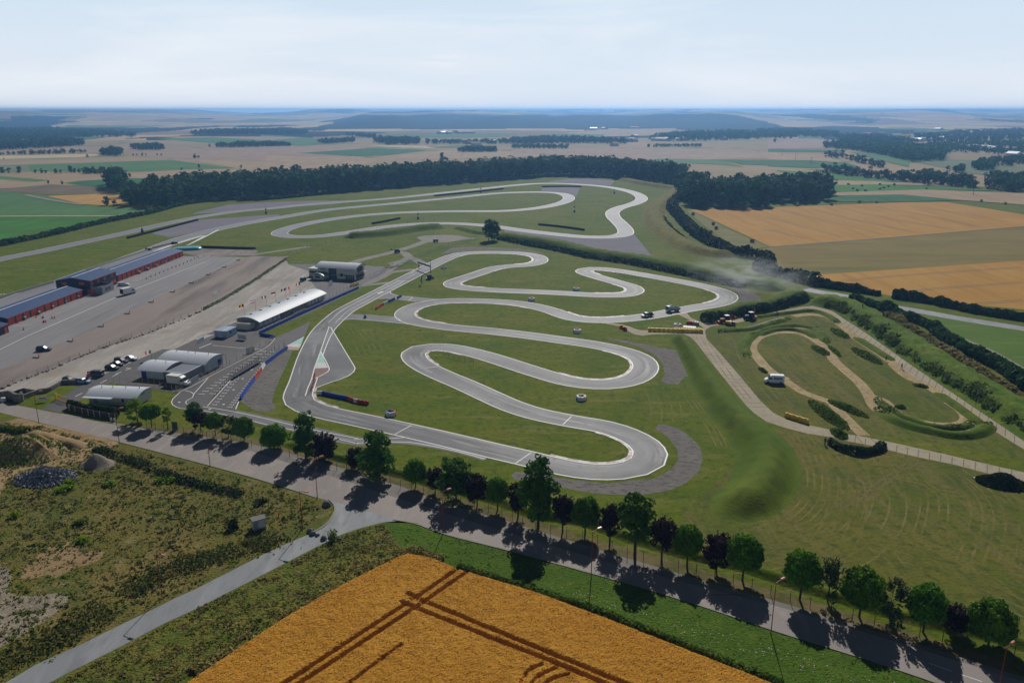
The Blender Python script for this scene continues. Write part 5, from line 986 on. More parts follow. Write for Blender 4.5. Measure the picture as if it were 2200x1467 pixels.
# ------------------------------------------------------------------ buildings
def barrel(name, label, p0, ang, Lx, D, he, rise, ov=.7, ovx=.5, wall='pgrey', parts=(), eave_extra=None, back=0.0):
    """low building under a curved metal roof; local x along the front, y to the back"""
    t = thing(name, label, 'building', (p0[0], p0[1], 0), R(ang))
    n = 14; prof = []
    def zt(y): s = (y - D/2)/(D/2 + ov); return he + rise*(1 - s*s) + back*y/D
    ys = [D*i/n for i in range(n+1)]
    ring = lambda x: [(x, 0, 0)] + [(x, y, zt(y)-.12) for y in ys] + [(x, D, 0)]
    obj('wall', MB().loft([ring(0), ring(Lx)]), M[wall], t)
    yo = [-ov + (D+2*ov)*i/n for i in range(n+1)]
    ring = lambda x: [(x, y, zt(y)) for y in yo] + [(x, y, zt(y)-.10) for y in yo[::-1]]
    obj('roof', MB().loft([ring(-ovx), ring(Lx+ovx)]), M_ROOF, t, smooth=False)
    for nm, c, d, m in parts: box_obj(nm, c, d, M[m], t)
    return t, zt
def vents(t, zt, spots, h=.6):
    for x, y in spots: obj('roof_vent', MB().tube((x, y, zt(y)-.1), (x, y, zt(y)+h), .09, 7), M['steel'], t)
o, zt = barrel('office_building', 'small white office with curved ribbed roof behind the clipped hedge', (-112.1,198.3), -7, 13.6, 7.0, 2.5, 1.15, .9, .6, 'cream', [('door', (1.9,-.03,1.05), (.9,.08,2.1), 'grey'), ('shutter', (5.2,-.03,1.1), (2.1,.1,2.2), 'blue' if 0 else 'pgrey'), ('window', (9.6,-.03,1.5), (.5,.08,.9), 'glass'), ('door', (12.2,-.03,1.05), (.9,.08,2.1), 'grey'), ('sign_panel', (13.63,3.0,2.6), (.08,1.6,.6), 'tealv')])
obj('porch_roof', MB().extr([(-.6,2.42), (7.6,2.42), (7.6,2.55), (-.6,2.55)], -2.0, -.6), M_ROOF, o); vents(o, zt, ((2,3.2), (5,3.4), (8.6,3.6), (12.3,3.8)))
o, zt = barrel('storage_building', 'smaller barrel-roofed store with blue door behind the box truck', (-108.0,220.0), -13, 7.4, 8.6, 2.55, 1.2, .7, .9, 'pgrey', [('door', (1.0,-.03,1.05), (1.5,.1,2.1), 'bluedoor')]); vents(o, zt, ((1.6,5), (5.6,4.2)))
o, zt = barrel('workshop_building', 'larger barrel-roofed workshop with canopy posts beside the starting grid', (-106.0,228.6), -15, 15.4, 9.0, 2.75, 1.35, .7, .8, 'pgrey', [('door', (15.43,7.2,1.05), (.1,1.5,2.1), 'bluedoor')]); vents(o, zt, ((2.2,5.2), (6.4,5), (9,5), (13.5,5)))
for x in (16.3, 16.3): pass
obj('canopy_post', MB().tube((16.4,9.2,0), (16.4,9.2,2.9), .06, 6), M['steel'], o); obj('canopy_post', MB().tube((16.4,7.2,0), (16.4,7.2,3.1), .06, 6), M['steel'], o)
t = thing('flat_roof_annex', 'grey flat-roofed annex with white coping between the two barrel roofs', 'building', (-99.7,217.2), R(-14.5))
obj('wall', MB().box((3.35,3.9,1.4), (6.7,7.8,2.8)), M['grey'], t); cp = MB(); cp.box((3.35,.0,2.88), (6.9,.25,.16)); cp.box((6.62,3.9,2.881), (.25,7.6,.16)); obj('coping', cp, M['white'], t); obj('roof', MB().box((3.3,3.95,2.81), (6.3,7.4,.03)), mat('grey_felt_roof', '#6f747c', [(1.2, '#858a91', .4, .9, (0,1,0), 'wave', .6, 1)], rough=.5), t)
# the long hall with its flags
HA, HL, HW = 73.8, 47.5, 8.6
o, zt = barrel('long_hall', 'long hall with silver barrel roof and flags along the start straight', (-90.8,275.1), HA, HL, HW, 2.35, 1.55, 1.1, .6, 'grey')
for i in range(17):
    x = 1.2 + i*2.8
    if 13 < x < 34: continue
    box_obj('panel_door', (x+.9,-.03,1.05), (1.9,.1,2.0), M['pgrey' if i % 2 else 'tealv' if 0 else 'pgrey'], o)
box_obj('bay_shade_panel', (23.4,-.02,1.05), (20.5,.08,2.0), M['dsteel'], o)  # flat dark panel on the wall, its colour stands for the shade inside the bay
for i in range(9): obj('canopy_post', MB().tube((13.4+2.5*i,-.9,0), (13.4+2.5*i,-.9,2.3), .06, 6), M['dsteel'], o)
for i in range(7): box_obj('roof_hatch', (3.5+6.2*i, 5.0, zt(5.0)+.10), (.9,.7,.2), M['glass'], o)
box_obj('side_box', (-1.7,3.9,1.15), (3.2,5.2,2.3), M['cream'], o); box_obj('side_box_door', (-1.9,1.27,1.05), (2.2,.08,1.9), M['pgrey'], o)
def hp(x, y): a = R(HA); return Vector((-90.8 + x*math.cos(a) - y*math.sin(a), 275.1 + x*math.sin(a) + y*math.cos(a), zt(y)))
def cloth(w, h, cols, vertical, seed):
    """waving flag, pole along z at x=0; the cloth flies towards -x"""
    n = 9; mb = MB(); k = len(cols)
    f = lambda u, v: (-u*w, .16*w*math.sin(u*5 + seed)*u, v*h - .22*w*u*u)
    for j, c_ in enumerate(cols):
        for i in range(n):
            if vertical: u0, u1, v0, v1 = (j + i/n)/k, (j + (i+1)/n)/k, 0, 1
            else: u0, u1, v0, v1 = i/n, (i+1)/n, j/k, (j+1)/k
            mb.add([f(u0,v0), f(u1,v0), f(u1,v1), f(u0,v1)], [(0,1,2,3)], j)
    return mb, [FC(c_) for c_ in cols]
FCM = {}
def FC(c):
    if c not in FCM: FCM[c] = mat('flag_cloth', c, rough=.8, transl=.35)
    return FCM[c]
def flag(label, p, h, cols, vertical, seed, w=2.0, hh=1.3, rz=0.0):
    t = thing('flag', label, 'flag', p, R(rz), 'flags on poles'); obj('flagpole', MB().tube((0,0,-.2), (0,0,h), .05, 6), M['steel'], t)
    mb, ms = cloth(w, hh, cols, vertical, seed); cl = obj('flag_cloth', mb, ms, t); cl.location = (-.04, 0, h-hh-.05)
for i, (x, cols, v, lb) in enumerate(((1.4, ('#1c1c1c','#d9a520','#c22a2a'), True, 'black, yellow and red upright-striped flag at the near end of the hall'), (8.4, ('#d3332e','#e4e4e4','#3d93c9'), False, 'blue, white and red flag with flat stripes on the hall roof'), (15.6, ('#c23a38','#d8d8d8','#33507f'), True, 'furled red and blue flag on the hall roof'), (22.0, ('#e0e0e0','#c42630','#222'+'222'), False, 'flag with a red and white flat band on the hall roof'),
    (29.0, ('#1c3a9a','#d9b93a','#1c3a9a'), True, 'deep blue flag with a yellow centre on the hall roof'), (32.0, ('#d33b3f','#e2d2d0','#d33b3f'), True, 'red flag with pale middle on the hall roof'), (40.0, ('#1f2f6b','#e8e8e8','#d13a35'), True, 'blue, white and red upright-striped flag at the far end of the hall'))):
    flag(lb, hp(x, 6.2), 4.4, cols, v, i*1.3, 1.6, 1.0, 15)
flag('green, white and red upright-striped flag by the store roof', P('s4', 2075, 300), 3.2, ('#1d7f74','#e4e4e4','#d8504a'), True, 2, 1.7, 1.1, 20)
t = thing('portable_cabin', 'pale blue portable cabin with a white strip on its roof', 'cabin', (-102.1,263.1), R(-13))
pc = mat('pale_blue_cabin', '#8fa0b4', [(3, '#7f90a5', .3, .9, (1,0,0), 'wave', 0, 1)], rough=.5)
obj('wall', MB().box((2.4,3.1,1.15), (4.8,6.2,2.3)), pc, t); obj('roof', MB().box((2.4,3.1,2.36), (5.0,6.4,.12)), pc, t); box_obj('roof_strip', (3.1,3.1,2.45), (.5,6.2,.06), M['white'], t); box_obj('door', (2.1,-.03,1.0), (1.5,.08,1.9), M['pgrey'], t); box_obj('window', (3.9,-.03,1.5), (.9,.08,.7), M['yel'], t); box_obj('window', (4.83,2.2,1.5), (.08,1.0,.7), M['glass'], t)
# clubhouse
o, zt = barrel('clubhouse', 'two-storey white clubhouse under a silver barrel roof', (-90.2,364.4), -16.2, 19.2, 9.2, 5.0, 1.75, .9, .9, 'cream')
for nm, c, d, m in (('upper_window', (2.6,-.03,4.3), (2.6,.1,1.0), 'grey'), ('upper_window', (15.6,-.03,4.3), (4.6,.1,1.1), 'pgrey'), ('bay_shade_panel', (7.6,-.02,2.5), (4.0,.12,4.9), 'dsteel'), ('stair', (8.2,-.35,1.9), (2.8,.5,.3), 'steel'), ('shop_window', (16.3,-.04,1.1), (4.6,.12,2.0), 'glass'), ('side_window', (19.24,4.4,4.2), (.12,5.4,2.2), 'glass'), ('side_window', (19.24,4.4,1.2), (.12,7.2,1.8), 'glass'), ('terrace', (20.0,4.6,2.55), (1.5,8.6,.15), 'concrete')): box_obj(nm, c, d, M[m], o)  # the tall dark panel is flat, painted for the shade of the middle recess
rw = MB(); rw.tube((12.2,-.10,1.9), (12.2,.05,1.9), .75, 18); obj('round_window', rw, M['glass'], o); box_obj('emblem_panel', (10.9,-.03,1.9), (.8,.06,.9), M['tealv'], o); box_obj('emblem_panel', (13.6,-.03,1.9), (.8,.06,.9), M['tealv'], o)
fr = MB()
for i in range(6): fr.box((14.0+.92*i,-.11,1.1), (.08,.08,2.0))
fr.box((16.3,-.112,1.1), (4.6,.08,.08)); obj('window_frame', fr, M['white'], o); obj('column', MB().box((19.0,-.25,2.4), (.45,.4,4.8)), M['cream'], o); obj('column', MB().box((5.4,-.12,2.5), (.25,.3,5.0)), M['cream'], o)
t = thing('ticket_kiosk', 'small kiosk with curved teal roof in front of the clubhouse', 'kiosk', (-91.8,360.6), R(-16)); obj('wall', MB().box((2.6,1.8,1.05), (5.2,3.6,2.1)), M['cream'], t); ys = [i/10 for i in range(11)]
rg = lambda y: [(-1.2 + 7.6*u, y, 2.1 + 1.0*(1-(2*u-1)**2)) for u in ys] + [(-1.2 + 7.6*u, y, 2.0 + 1.0*(1-(2*u-1)**2)) for u in ys[::-1]]
obj('roof', MB().loft([rg(-1.0), rg(4.2)]), M['bronze'], t); box_obj('counter_window', (2.4,-.03,1.2), (2.4,.08,.9), M['glass'], t)
t = thing('annex_building', 'white flat-roofed annex on the left of the clubhouse', 'building', (-95.4,368.2), R(-16)); obj('wall', MB().box((2.2,2.5,1.8), (4.4,5,3.6)), M['cream'], t); obj('roof', MB().box((2.2,2.5,3.66), (4.7,5.3,.12)), M['white'], t); box_obj('window', (2.2,-.03,2.0), (3.6,.08,1.0), M['glass'], t)
# garages with blue roofs
def gable(name, label, x0, y0, y1, W_, he, hr, wall, slant=0.0, doors=0, dw=3.0, extra=()):
    t = thing(name, label, 'building', (x0, y0, 0), math.atan2(y1[1]-y0, y1[0]-x0) - math.pi/2 if isinstance(y1, tuple) else 0)
    L_ = math.hypot(y1[0]-x0, y1[1]-y0) if isinstance(y1, tuple) else y1-y0
    rg = lambda y: [(0, y, 0), (0, y, he), (-W_/2, y, hr), (-W_, y, he), (-W_, y, 0)]
    obj('wall', MB().loft([rg(0), rg(L_)]), M[wall], t)
    s = (hr-he)/(W_/2); e = .35
    rg = lambda y: [(e, y, he-s*e+.06), (-W_/2, y, hr+.06), (-W_-e, y, he-s*e+.06), (-W_-e, y, he-s*e+.20), (-W_/2, y, hr+.20), (e, y, he-s*e+.20)]
    obj('roof', MB().loft([rg(-.3), rg(L_+.3)]), M['roofblue'], t)
    obj('ridge_cap', MB().box((-W_/2, L_/2, hr+.225), (.55, L_+.6, .06)), M['white'], t)
    tm = MB(); tm.box((e+.03, L_/2, he-s*e+.12), (.05, L_+.64, .2)); obj('eave_trim', tm, M['trim'], t)
    gt = MB()
    for y in (-.33, L_+.33):
        for sg in (0, 1):
            a = Vector((e if not sg else -W_-e, y, he-s*e+.13)); b = Vector((-W_/2, y, hr+.13)); gt.tube(a, b, .07, 4)
    obj('gable_trim', gt, M['trim'], t)
    if doors:
        p_ = L_/doors
        for i in range(doors): box_obj('garage_door', (.03, p_*(i+.5), he*.46), (.10, p_*.76, he*.9), M['door'], t)
    for nm, c, d, m in extra: box_obj(nm, c, d, M[m], t)
    return t
gable('garage_block', 'nearer row of orange-doored garages under a long blue roof', -181.9,277.6, (-179.3,325.0), 12.6, 2.85, 4.2, 'navy', doors=11)
gable('garage_block', 'farther row of orange-doored garages under a long blue roof', -179.0,354.6, (-175.3,420.4), 12.6, 2.9, 4.2, 'navy', doors=16)
wn_ = [('window', (.03, y, z), (.10, 1.7, 1.4), 'door') for y, z in ((6.2,4.5), (11.5,4.5), (17.4,4.5), (1.4,4.3), (16.8,1.6), (19.0,1.6))] + [('window', (-3.6,-.03,4.6), (2.2,.1,1.2), 'door'), ('window', (-11.2,-.03,4.4), (1.8,.1,1.2), 'door'), ('door', (-.9,-.03,1.2), (1.6,.1,2.4), 'door')]
gable('race_office', 'tall dark blue two-storey block between the two garage rows', -178.0,329.3, (-177.0,350.2), 14.8, 5.7, 7.0, 'navy', extra=wn_)
gable('garage_end_block', 'dark blue end building at the left edge of the garages', -177.2,255.0, (-176.6,269.4), 12.6, 3.0, 4.2, 'navy', extra=[('door', (.03,13.0,1.2), (.1,1.2,2.2), 'door')])
t = thing('grey_annex', 'roofless grey rendered annex in front of the tall dark block', 'building', (-177.6,328.6), 0)
aw = MB()
for c, d in (((2.35,.12,1.6), (4.7,.24,3.2)), ((4.6,5.2,1.6), (.24,9.9,3.2)), ((2.3,10.2,1.6), (4.4,.24,3.2))): aw.box(c, d)
obj('wall', aw, M['grey'], t); box_obj('floor_slab', (2.3,5.1,2.2), (4.3,9.7,.12), M['dsteel'], t); box_obj('window', (4.74,3.6,1.7), (.06,1.4,1.1), M['glass'], t); box_obj('window', (4.74,6.2,1.7), (.06,1.6,1.1), M['glass'], t); box_obj('door', (1.3,-.03,1.1), (1.1,.08,2.1), M['door'], t)
t = thing('concrete_wall', 'long white concrete pit wall between the garages and the car circuit', 'wall', (0,0,0))
for i, (a, b) in enumerate(((PL('q1', -80,812, 565,622), 26), (PL('q1', 905,497, 1560,285), 26), (PL('q1', 1600,268, 1860,205), 12))):
    wm = MB(); p, q = a; 
    for j in range(b):
        u, v = p.lerp(q, j/b), p.lerp(q, (j+.93)/b); d = v-u; wm.box(((u.x+v.x)/2, (u.y+v.y)/2, .5), (d.length, .5, 1.0), math.atan2(d.y, d.x), 0, (1, .5))
    obj('wall_run', wm, M['concrete'], t)
# transformer cabin, bollard, boulders
t = thing('transformer_cabin', 'small white electricity cabin with flat grey roof in the weeds', 'cabin', (-47.9,132.1), R(34))
obj('wall', MB().box((1.15,.75,.95), (2.3,1.5,1.9)), M['pgrey'], t); obj('roof', MB().box((1.15,.75,1.97), (2.6,1.8,.14)), mat('felt_roof', '#6f6f6d', [(2, '#5d5d5b', .45, .7)]), t); box_obj('door', (.45,-.02,.9), (.8,.06,1.6), M['grey'], t); box_obj('door', (1.55,-.02,.9), (1.2,.06,1.6), M['pgrey'], t); box_obj('warning_plate', (.95,-.06,1.5), (.2,.04,.14), M['dsteel'], t)
t = thing('marker_post', 'short red and white marker post in the weeds beside the cabin', 'marker post', P('t6', 808,560)); obj('post', MB().tube((0,0,0), (0,0,.75), .12, 8), M['orange'], t); obj('band', MB().tube((0,0,.05), (0,0,.2), .13, 8), M['white'], t)
def rock(label, p, s, seed, m='boulder', name='boulder'):
    random.seed(seed); mb = MB(); n = 10; rings = []
    for k in range(6):
        a = k/5*math.pi/2; rings.append([(s*math.cos(a)*(1+.3*noise.noise((i*.9+seed, k, seed)))*math.cos(2*math.pi*i/n), s*.8*math.cos(a)*(1+.3*noise.noise((i*.9+seed, k, 7)))*math.sin(2*math.pi*i/n), s*1.05*math.sin(a)*(1+.15*noise.noise((i, k, seed)))) for i in range(n)])
    mb.loft(rings); obj(name, mb, M[m], loc=(p.x, p.y, -.05), rz=seed, label=label, cat='boulder', group='boulders at the junction')
for i, (x, y, s, lb) in enumerate(((1350,830,.75,'dark boulder at the left end of the line across the side road'), (1400,880,.7,'pointed grey boulder second from the left across the side road'), (1485,900,.5,'small round boulder in the middle of the line across the side road'), (1595,960,.75,'block-shaped boulder in deep shade across the side road'), (1710,945,.5,'pale broken boulder beside the green shoot'), (1865,975,.5,'pale flat boulder right of the green shoot'), (1930,1015,.3,'smallest white stone at the right end of the line'))): rock(lb, P('t6', x, y), s, i+2)
rock('lone grey rock with slanting facets on the kerb corner', P('t6', 1650,370), 1.0, 12)
sh = MB(); random.seed(2)
for _ in range(160): sh.quad((random.gauss(0,.4), random.gauss(0,.4), random.uniform(.1,1.7)), (random.gauss(0,1), random.gauss(0,1), .5), .14, .12, random.uniform(0,6))
obj('shrub', sh, M_LEAF['weed'], loc=P('t6', 1760,960), label='upright green shoot growing between the boulders', cat='shrub')
sh2 = MB()
for _ in range(260): sh2.quad((random.gauss(0,.5), random.gauss(0,.5), random.uniform(.1,1.6)), (random.gauss(0,1), random.gauss(0,1), .5), .16, .14, random.uniform(0,6))
obj('shrub', sh2, M_LEAF['dark'], loc=P('q8', 1670,880), label='dark bush on the slope left of the electricity cabin', cat='shrub')
for i, (x, y) in enumerate(((1228,545), (1155,545), (490,560), (100,800), (575,850), (590,975), (780,575), (490,600), (430,620))):
    s3 = MB()
    for _ in range(140): s3.quad((random.gauss(0,.55), random.gauss(0,.5), random.uniform(.05,.8)), (random.gauss(0,.8), random.gauss(0,.8), .6), .2, .16, random.uniform(0,6))
    obj('shrub', s3, M_LEAF['lime'] if i != 4 else M_LEAF['weed'], loc=P('q8', x, y), label='bright green shrubby tuft on the waste ground', cat='shrub', group='bright tufts on the waste ground')
# stone walls, gate and hedge by the entrance
def wallrun(name, label, pts, h, w, m):
    c = spline(pts, 1.0); l, r = offs(c, w/2), offs(c, -w/2); mb = MB(); n = len(c); vs = []
    for i in range(n):
        hh = h*(1 + .08*noise.noise((i*.5, 0, 0))); vs += [(l[i].x, l[i].y, 0), (l[i].x, l[i].y, hh), (r[i].x, r[i].y, hh), (r[i].x, r[i].y, 0)]
    mb.add(vs, [(4*i+k, 4*i+4+k, 4*i+5+k, 4*i+1+k) for i in range(n-1) for k in range(3)] + [(0,1,2,3), (4*n-1, 4*n-2, 4*n-3, 4*n-4)]); return obj(name, mb, m, label=label, cat='wall')
wallrun('stone_wall', 'rough stone wall around the tyre store at the left edge', PL('t8', -300,640, 0,660, 180,640, 330,700, 440,690), 2.2, .6, M['stone']); wallrun('stone_wall', 'low stone wall from the tyre store up to the parked cars', PL('t8', 440,650, 600,590, 730,540, 870,525, 1020,450, 1150,380, 1380,372), 1.2, .5, M['stone'])
mb = MB(); random.seed(6)
for _ in range(150): a = random.uniform(0, 6.28); q = random.random()**.5; mb.M = Matrix.Translation((q*3.2*math.cos(a), q*2.0*math.sin(a), (1-q)*1.1)) @ Matrix.Rotation(random.uniform(-.6,.6), 4, 'X') @ Matrix.Rotation(random.uniform(-.6,.6), 4, 'Y'); mb.lathe([(.2,0), (.33,.04), (.33,.16), (.2,.2)], 8)
obj('tyre_pile', mb, M['tyre'], loc=P('t8', 430,540), label='heap of old black tyres behind the stone wall', cat='tyre pile')
wallrun('boundary_wall', 'grey boundary panels under the clipped hedge beside the road', PL('t4', 985,270, 1230,330, 1440,370, 1600,395, 1680,400), 1.5, .15, M['dsteel'])
t = thing('fence_posts', 'row of yellow posts in front of the clipped hedge', 'fence', (0,0,0)); c = PL('t4', 995,278, 1230,338, 1440,378, 1660,410)
for i in range(9): p = spline(c, 1)[int(i/8*(len(spline(c, 1))-1))]; q = obj('post', MB().tube((0,0,0), (0,0,1.6), .07, 6), M['yel'], t); q.location = (p.x, p.y-.15, 0)
hedge('clipped_hedge', 'clipped green hedge in front of the office building', PL('t4', 985,235, 1100,245, 1300,290, 1480,320, 1690,355), 1.8, 2.3, 5200, M_LEAF['hedge'], .32)
t = thing('yellow_gate', 'open yellow metal gate across the entrance road', 'gate', (0,0,0)); a, b = P('t8', 1050,665), P('t8', 1225,725); gm = MB()
for z in (.2, 1.55): gm.tube((a.x, a.y, z), (b.x, b.y, z), .07, 6)
n_ = 22
for i in range(n_+1): p = a.lerp(b, i/n_); gm.tube((p.x, p.y, .2), (p.x, p.y, 1.55), .025, 4)
obj('gate_leaf', gm, M['yellow'], t); gp = MB(); gp.box((a.x-.3, a.y, .9), (.35,.35,1.8)); obj('gate_post', gp, M['yellow'], t)
def board(name, label, k, p, q, z0, h, m, cat, frame='steel', th=.08, legs=True):
    a, b = P(k, *p), P(k, *q); d = b-a; t = thing(name, label, cat, a, math.atan2(d.y, d.x)); L_ = d.length
    obj('panel', MB().box((L_/2, 0, z0+h/2), (L_, th, h)), M[m], t)
    if legs:
        for x in (.06, L_-.06): obj('leg', MB().tube((x, .06, 0), (x, .06, z0+h), .05, 6), M[frame], t)
    return t, L_
t, L_ = board('banner_sign', 'white banner with blue and red ends on the fence left of the gate', 't8', (705,715), (865,695), .55, .85, 'white', 'sign', 'yel'); box_obj('blue_block', (.55,-.06,1.2), (.8,.03,.3), M['blue'], t); box_obj('red_block', (L_-.7,-.06,1.2), (1.0,.03,.3), M['bred'], t); box_obj('text_line', (L_/2,-.06,.8), (L_*.7,.03,.1), M['blue'], t)
t = thing('totem_sign', 'tall dark totem sign with a red racing picture beside the parked cars', 'sign', P('s4', 862,715), R(25)); obj('panel', MB().box((0,0,1.45), (.95,.14,2.9)), M['dsteel'], t); box_obj('picture', (0,-.08,1.9), (.75,.04,1.3), M['bred'], t); box_obj('badge', (0,-.09,2.45), (.4,.04,.4), M['white'], t); box_obj('lower_picture', (0,-.085,.85), (.75,.04,.6), M['white'], t); box_obj('footer', (0,-.08,.3), (.75,.04,.35), M['orange'], t)
board('white_board', 'white mesh panel on legs beside the portable cabin', 's7', (560,935), (700,950), .25, 1.6, 'pgrey', 'panel'); board('sliding_gate', 'white sliding gate with a yellow post at the upper end of the grid fence', 's7', (700,1180), (835,1140), .1, 1.8, 'pgrey', 'gate', 'yel'); board('sliding_gate', 'white sliding gate in front of the box truck', 's5', (1240,890), (1470,760), .1, 1.5, 'pgrey', 'gate', 'yel'); board('white_board', 'white billboard on the yard between hall and clubhouse', 's1', (815,880), (905,825), .2, 2.1, 'white', 'billboard'); board('white_board', 'white notice board on the brown gravel lot', 's7', (150,205), (210,165), .2, 1.2, 'white', 'notice board'); board('white_board', 'white entrance panels along the road by the portable cabin', 'q4', (462,195), (530,160), .2, 1.4, 'white', 'panel')
t = thing('dark_gate', 'dark green mesh gate in the fence near the plum tree', 'gate', P('q3', 1812,1092), R(-8)); obj('frame', MB().box((.05,0,1.1), (.1,.1,2.2)).box((1.35,0,1.1), (.1,.1,2.2)).box((.7,0,2.15), (1.3,.1,.1)), M['dsteel'], t); obj('mesh_panel', MB().box((.7,.02,1.05), (1.15,.03,2.0)), M['green'], t)
bn = mat('white_plastic_bin', '#b8bab8', rough=.5)
obj('water_tank', MB().lathe([(.55,0), (.7,.15), (.7,.95), (.5,1.1)], 14), bn, loc=P('t8', 62,695), label='white plastic tank beside the stone wall at the left edge', cat='tank'); obj('litter_sack', MB().lathe([(.2,0), (.3,.3), (.22,.75), (.08,.95)], 10), bn, loc=P('t4', 1595,430), label='left white sack against the boundary panels', cat='sack'); obj('litter_sack', MB().lathe([(.2,0), (.3,.3), (.22,.75), (.08,.95)], 10), bn, loc=P('t4', 1640,435), label='right white sack against the boundary panels', cat='sack')
# teal water bladder beyond the garages
bl = MB(); rings = []
for k in range(6):
    f = 1 - (k/5)**2.5; rings.append([(7.5*(f if 0 else (1-.28*(k/5)**2))*(abs(math.cos(a))**.45)*math.copysign(1, math.cos(a))*(1 if k < 5 else .6), 4.2*(1-.28*(k/5)**2)*(abs(math.sin(a))**.45)*math.copysign(1, math.sin(a))*(1 if k < 5 else .6), 1.4*math.sin(k/5*math.pi/2)) for a in [2*math.pi*i/20 for i in range(20)]])
obj('water_bladder', bl.loft(rings), M['tealv'], smooth=True, loc=P('q1', 1975,275), rz=.25, label='teal pillow-shaped water bladder beyond the garages', cat='water tank')
# barrier stumps on the lot, cones and bins
ck = MB().box((0,0,.22), (2.1,.45,.44), 0, 0, (1, .7)); pk = MB().box((1.0,0,.6), (.2,.2,1.2)); st0 = None
for i, (k, x, y) in enumerate((('q1',380,1412), ('q1',737,1240), ('q1',1060,1086), ('q1',1338,950), ('q1',1588,830), ('q1',1812,722), ('q1',2010,627), ('q2',35,540), ('q2',203,462), ('q2',350,389))):
    t = thing('kerb_block', 'white kerb block with an orange marker, on the line between asphalt and brown gravel', 'kerb block', P(k, x, y), -.05, 'kerb blocks with orange markers'); obj('block', ck, M['concrete'], t); obj('marker', pk, M['orange'], t)
cone = MB().box((0,0,.03), (.46,.46,.06)).tube((0,0,.05), (0,0,.75), .19, 8, .04); c0 = None
for k, x, y, lb, g in [('q1', 1588-40*0 + 0, 0, '', '')][0:0] + [('q1', x, y, 'orange cone in the line in front of the farther garages', 'cones by the farther garages') for x, y in ((1540,586), (1588,563), (1635,545), (1680,527), (1722,512), (1766,492), (1810,472), (1850,460), (1890,444), (1930,428), (1970,408), (2008,391), (2045,374), (2082,362))] + \
    [('q1', x, y, 'orange cone standing in front of the nearer garages', 'cones by the nearer garages') for x, y in ((380,990), (445,995), (458,995), (548,996), (573,996), (455,1038), (466,1040), (482,1038), (250,1118), (190,1045))] + [('s8', x, y, 'orange cone in the row across the slip road', 'cones across the slip road') for x, y in ((850,785), (843,830), (840,872), (826,920), (812,972), (797,1012))]:
    if c0 is None: o = c0 = obj('traffic_cone', cone, M['orange'])
    else: o = c0.copy(); COL.objects.link(o)
    o.location = P(k, x, y); o.scale = (1.3,)*3; o['label'] = lb; o['category'] = 'cone'; o['group'] = g
u0 = None
for x, y in ((265,1012), (415,955), (557,896), (692,840), (824,790), (1470,528), (1560,492), (1648,456), (1735,420), (1815,388)):
    t = thing('heat_pump', 'small grey box unit standing in front of a garage door post', 'box unit', P('q1', x, y), 0, 'box units along the garages'); box_obj('casing', (0,0,.55), (.7,1.0,1.1), M['steel'], t); box_obj('lid', (0,0,1.14), (.75,1.05,.08), M['white'], t)
# grandstand of dark steel beside the grid, benches, gantry
t = thing('steel_walkway', 'dark steel walkway with railings beside the starting grid', 'walkway', P('q4', 812,560)); a, b = Vector((0,0,0)), P('q4', 1105,385) - P('q4', 812,560); dk = MB(); n_ = 12
for i in range(n_+1):
    p = a.lerp(b, i/n_); dk.tube((p.x, p.y, 0), (p.x, p.y, 2.0), .05, 5); dk.tube((p.x+1.1, p.y, 0), (p.x+1.1, p.y, 1.0), .04, 5)
for z in (1.0, 1.5, 2.0): dk.tube((a.x, a.y, z), (b.x, b.y, z), .04, 5)
obj('railing', dk, M['dsteel'], t); d = b-a; obj('deck', MB().box((b.x/2+.5, b.y/2, .7), (d.length, 1.2, .12), math.atan2(d.y, d.x)), M['dsteel'], t)
fence('dark railing posts along the middle line of the starting grid', PL('q4', 640,745, 720,660, 800,570), 1.8, 1.5, M['dsteel'], M['wire'], 2, 'grid_railing'); fence('dark railing posts beyond the steel walkway', PL('q4', 1110,385, 1200,320, 1275,265, 1380,230), 1.8, 1.8, M['dsteel'], M['wire'], 2, 'grid_railing')
def steps(label, k, x, y, n, L_, rz):
    t = thing('bleacher', label, 'bleacher', P(k, x, y), R(rz))
    for i in range(n): box_obj('bench_row', (0, i*.7, .35+.35*i), (L_, .4, .08), M['steel'], t)
    fr_ = MB()
    for x_ in (-L_/2+.2, 0, L_/2-.2): fr_.box((x_, n*.35, .17*n), (.08, n*.7, .08)); fr_.tube((x_,0,0), (x_,0,.35), .04, 5); fr_.tube((x_, (n-1)*.7, 0), (x_, (n-1)*.7, .35*n), .04, 5)
    obj('frame', fr_, M['dsteel'], t)
steps('grey steel bleacher beside the fence above the clubhouse', 'q5', 415,450, 5, 9, 62); steps('white benches in the open bay of the long hall', 's7', 1610,470, 2, 9, 74)
t = thing('start_gantry', 'blue start gantry across the start straight', 'gantry', P('s2', 810,690)); b = P('s2', 440,560, 0) - P('s2', 810,690); d = b.normalized()
obj('post', MB().tube((0,0,0), (0,0,4.4), .16, 8), M['dsteel'], t); obj('post', MB().tube((b.x,b.y,0), (b.x,b.y,3.6), .16, 8), M['dsteel'], t); obj('beam', MB().box((b.x/2, b.y/2, 3.3), (b.length, .35, .8), math.atan2(b.y, b.x)), mat('gantry_blue', '#23375f', rough=.5), t); obj('light_panel', MB().box((b.x*.86, b.y*.86-.2, 3.3), (2.2, .2, .6), math.atan2(b.y, b.x)), M['blue'], t); obj('mast', MB().tube((0,0,4.2), (0,0,6.6), .09, 6), M['dsteel'], t); obj('loudspeaker', MB().box((b.x, b.y, 3.4), (1.2,.5,.5)), M['black'], t)
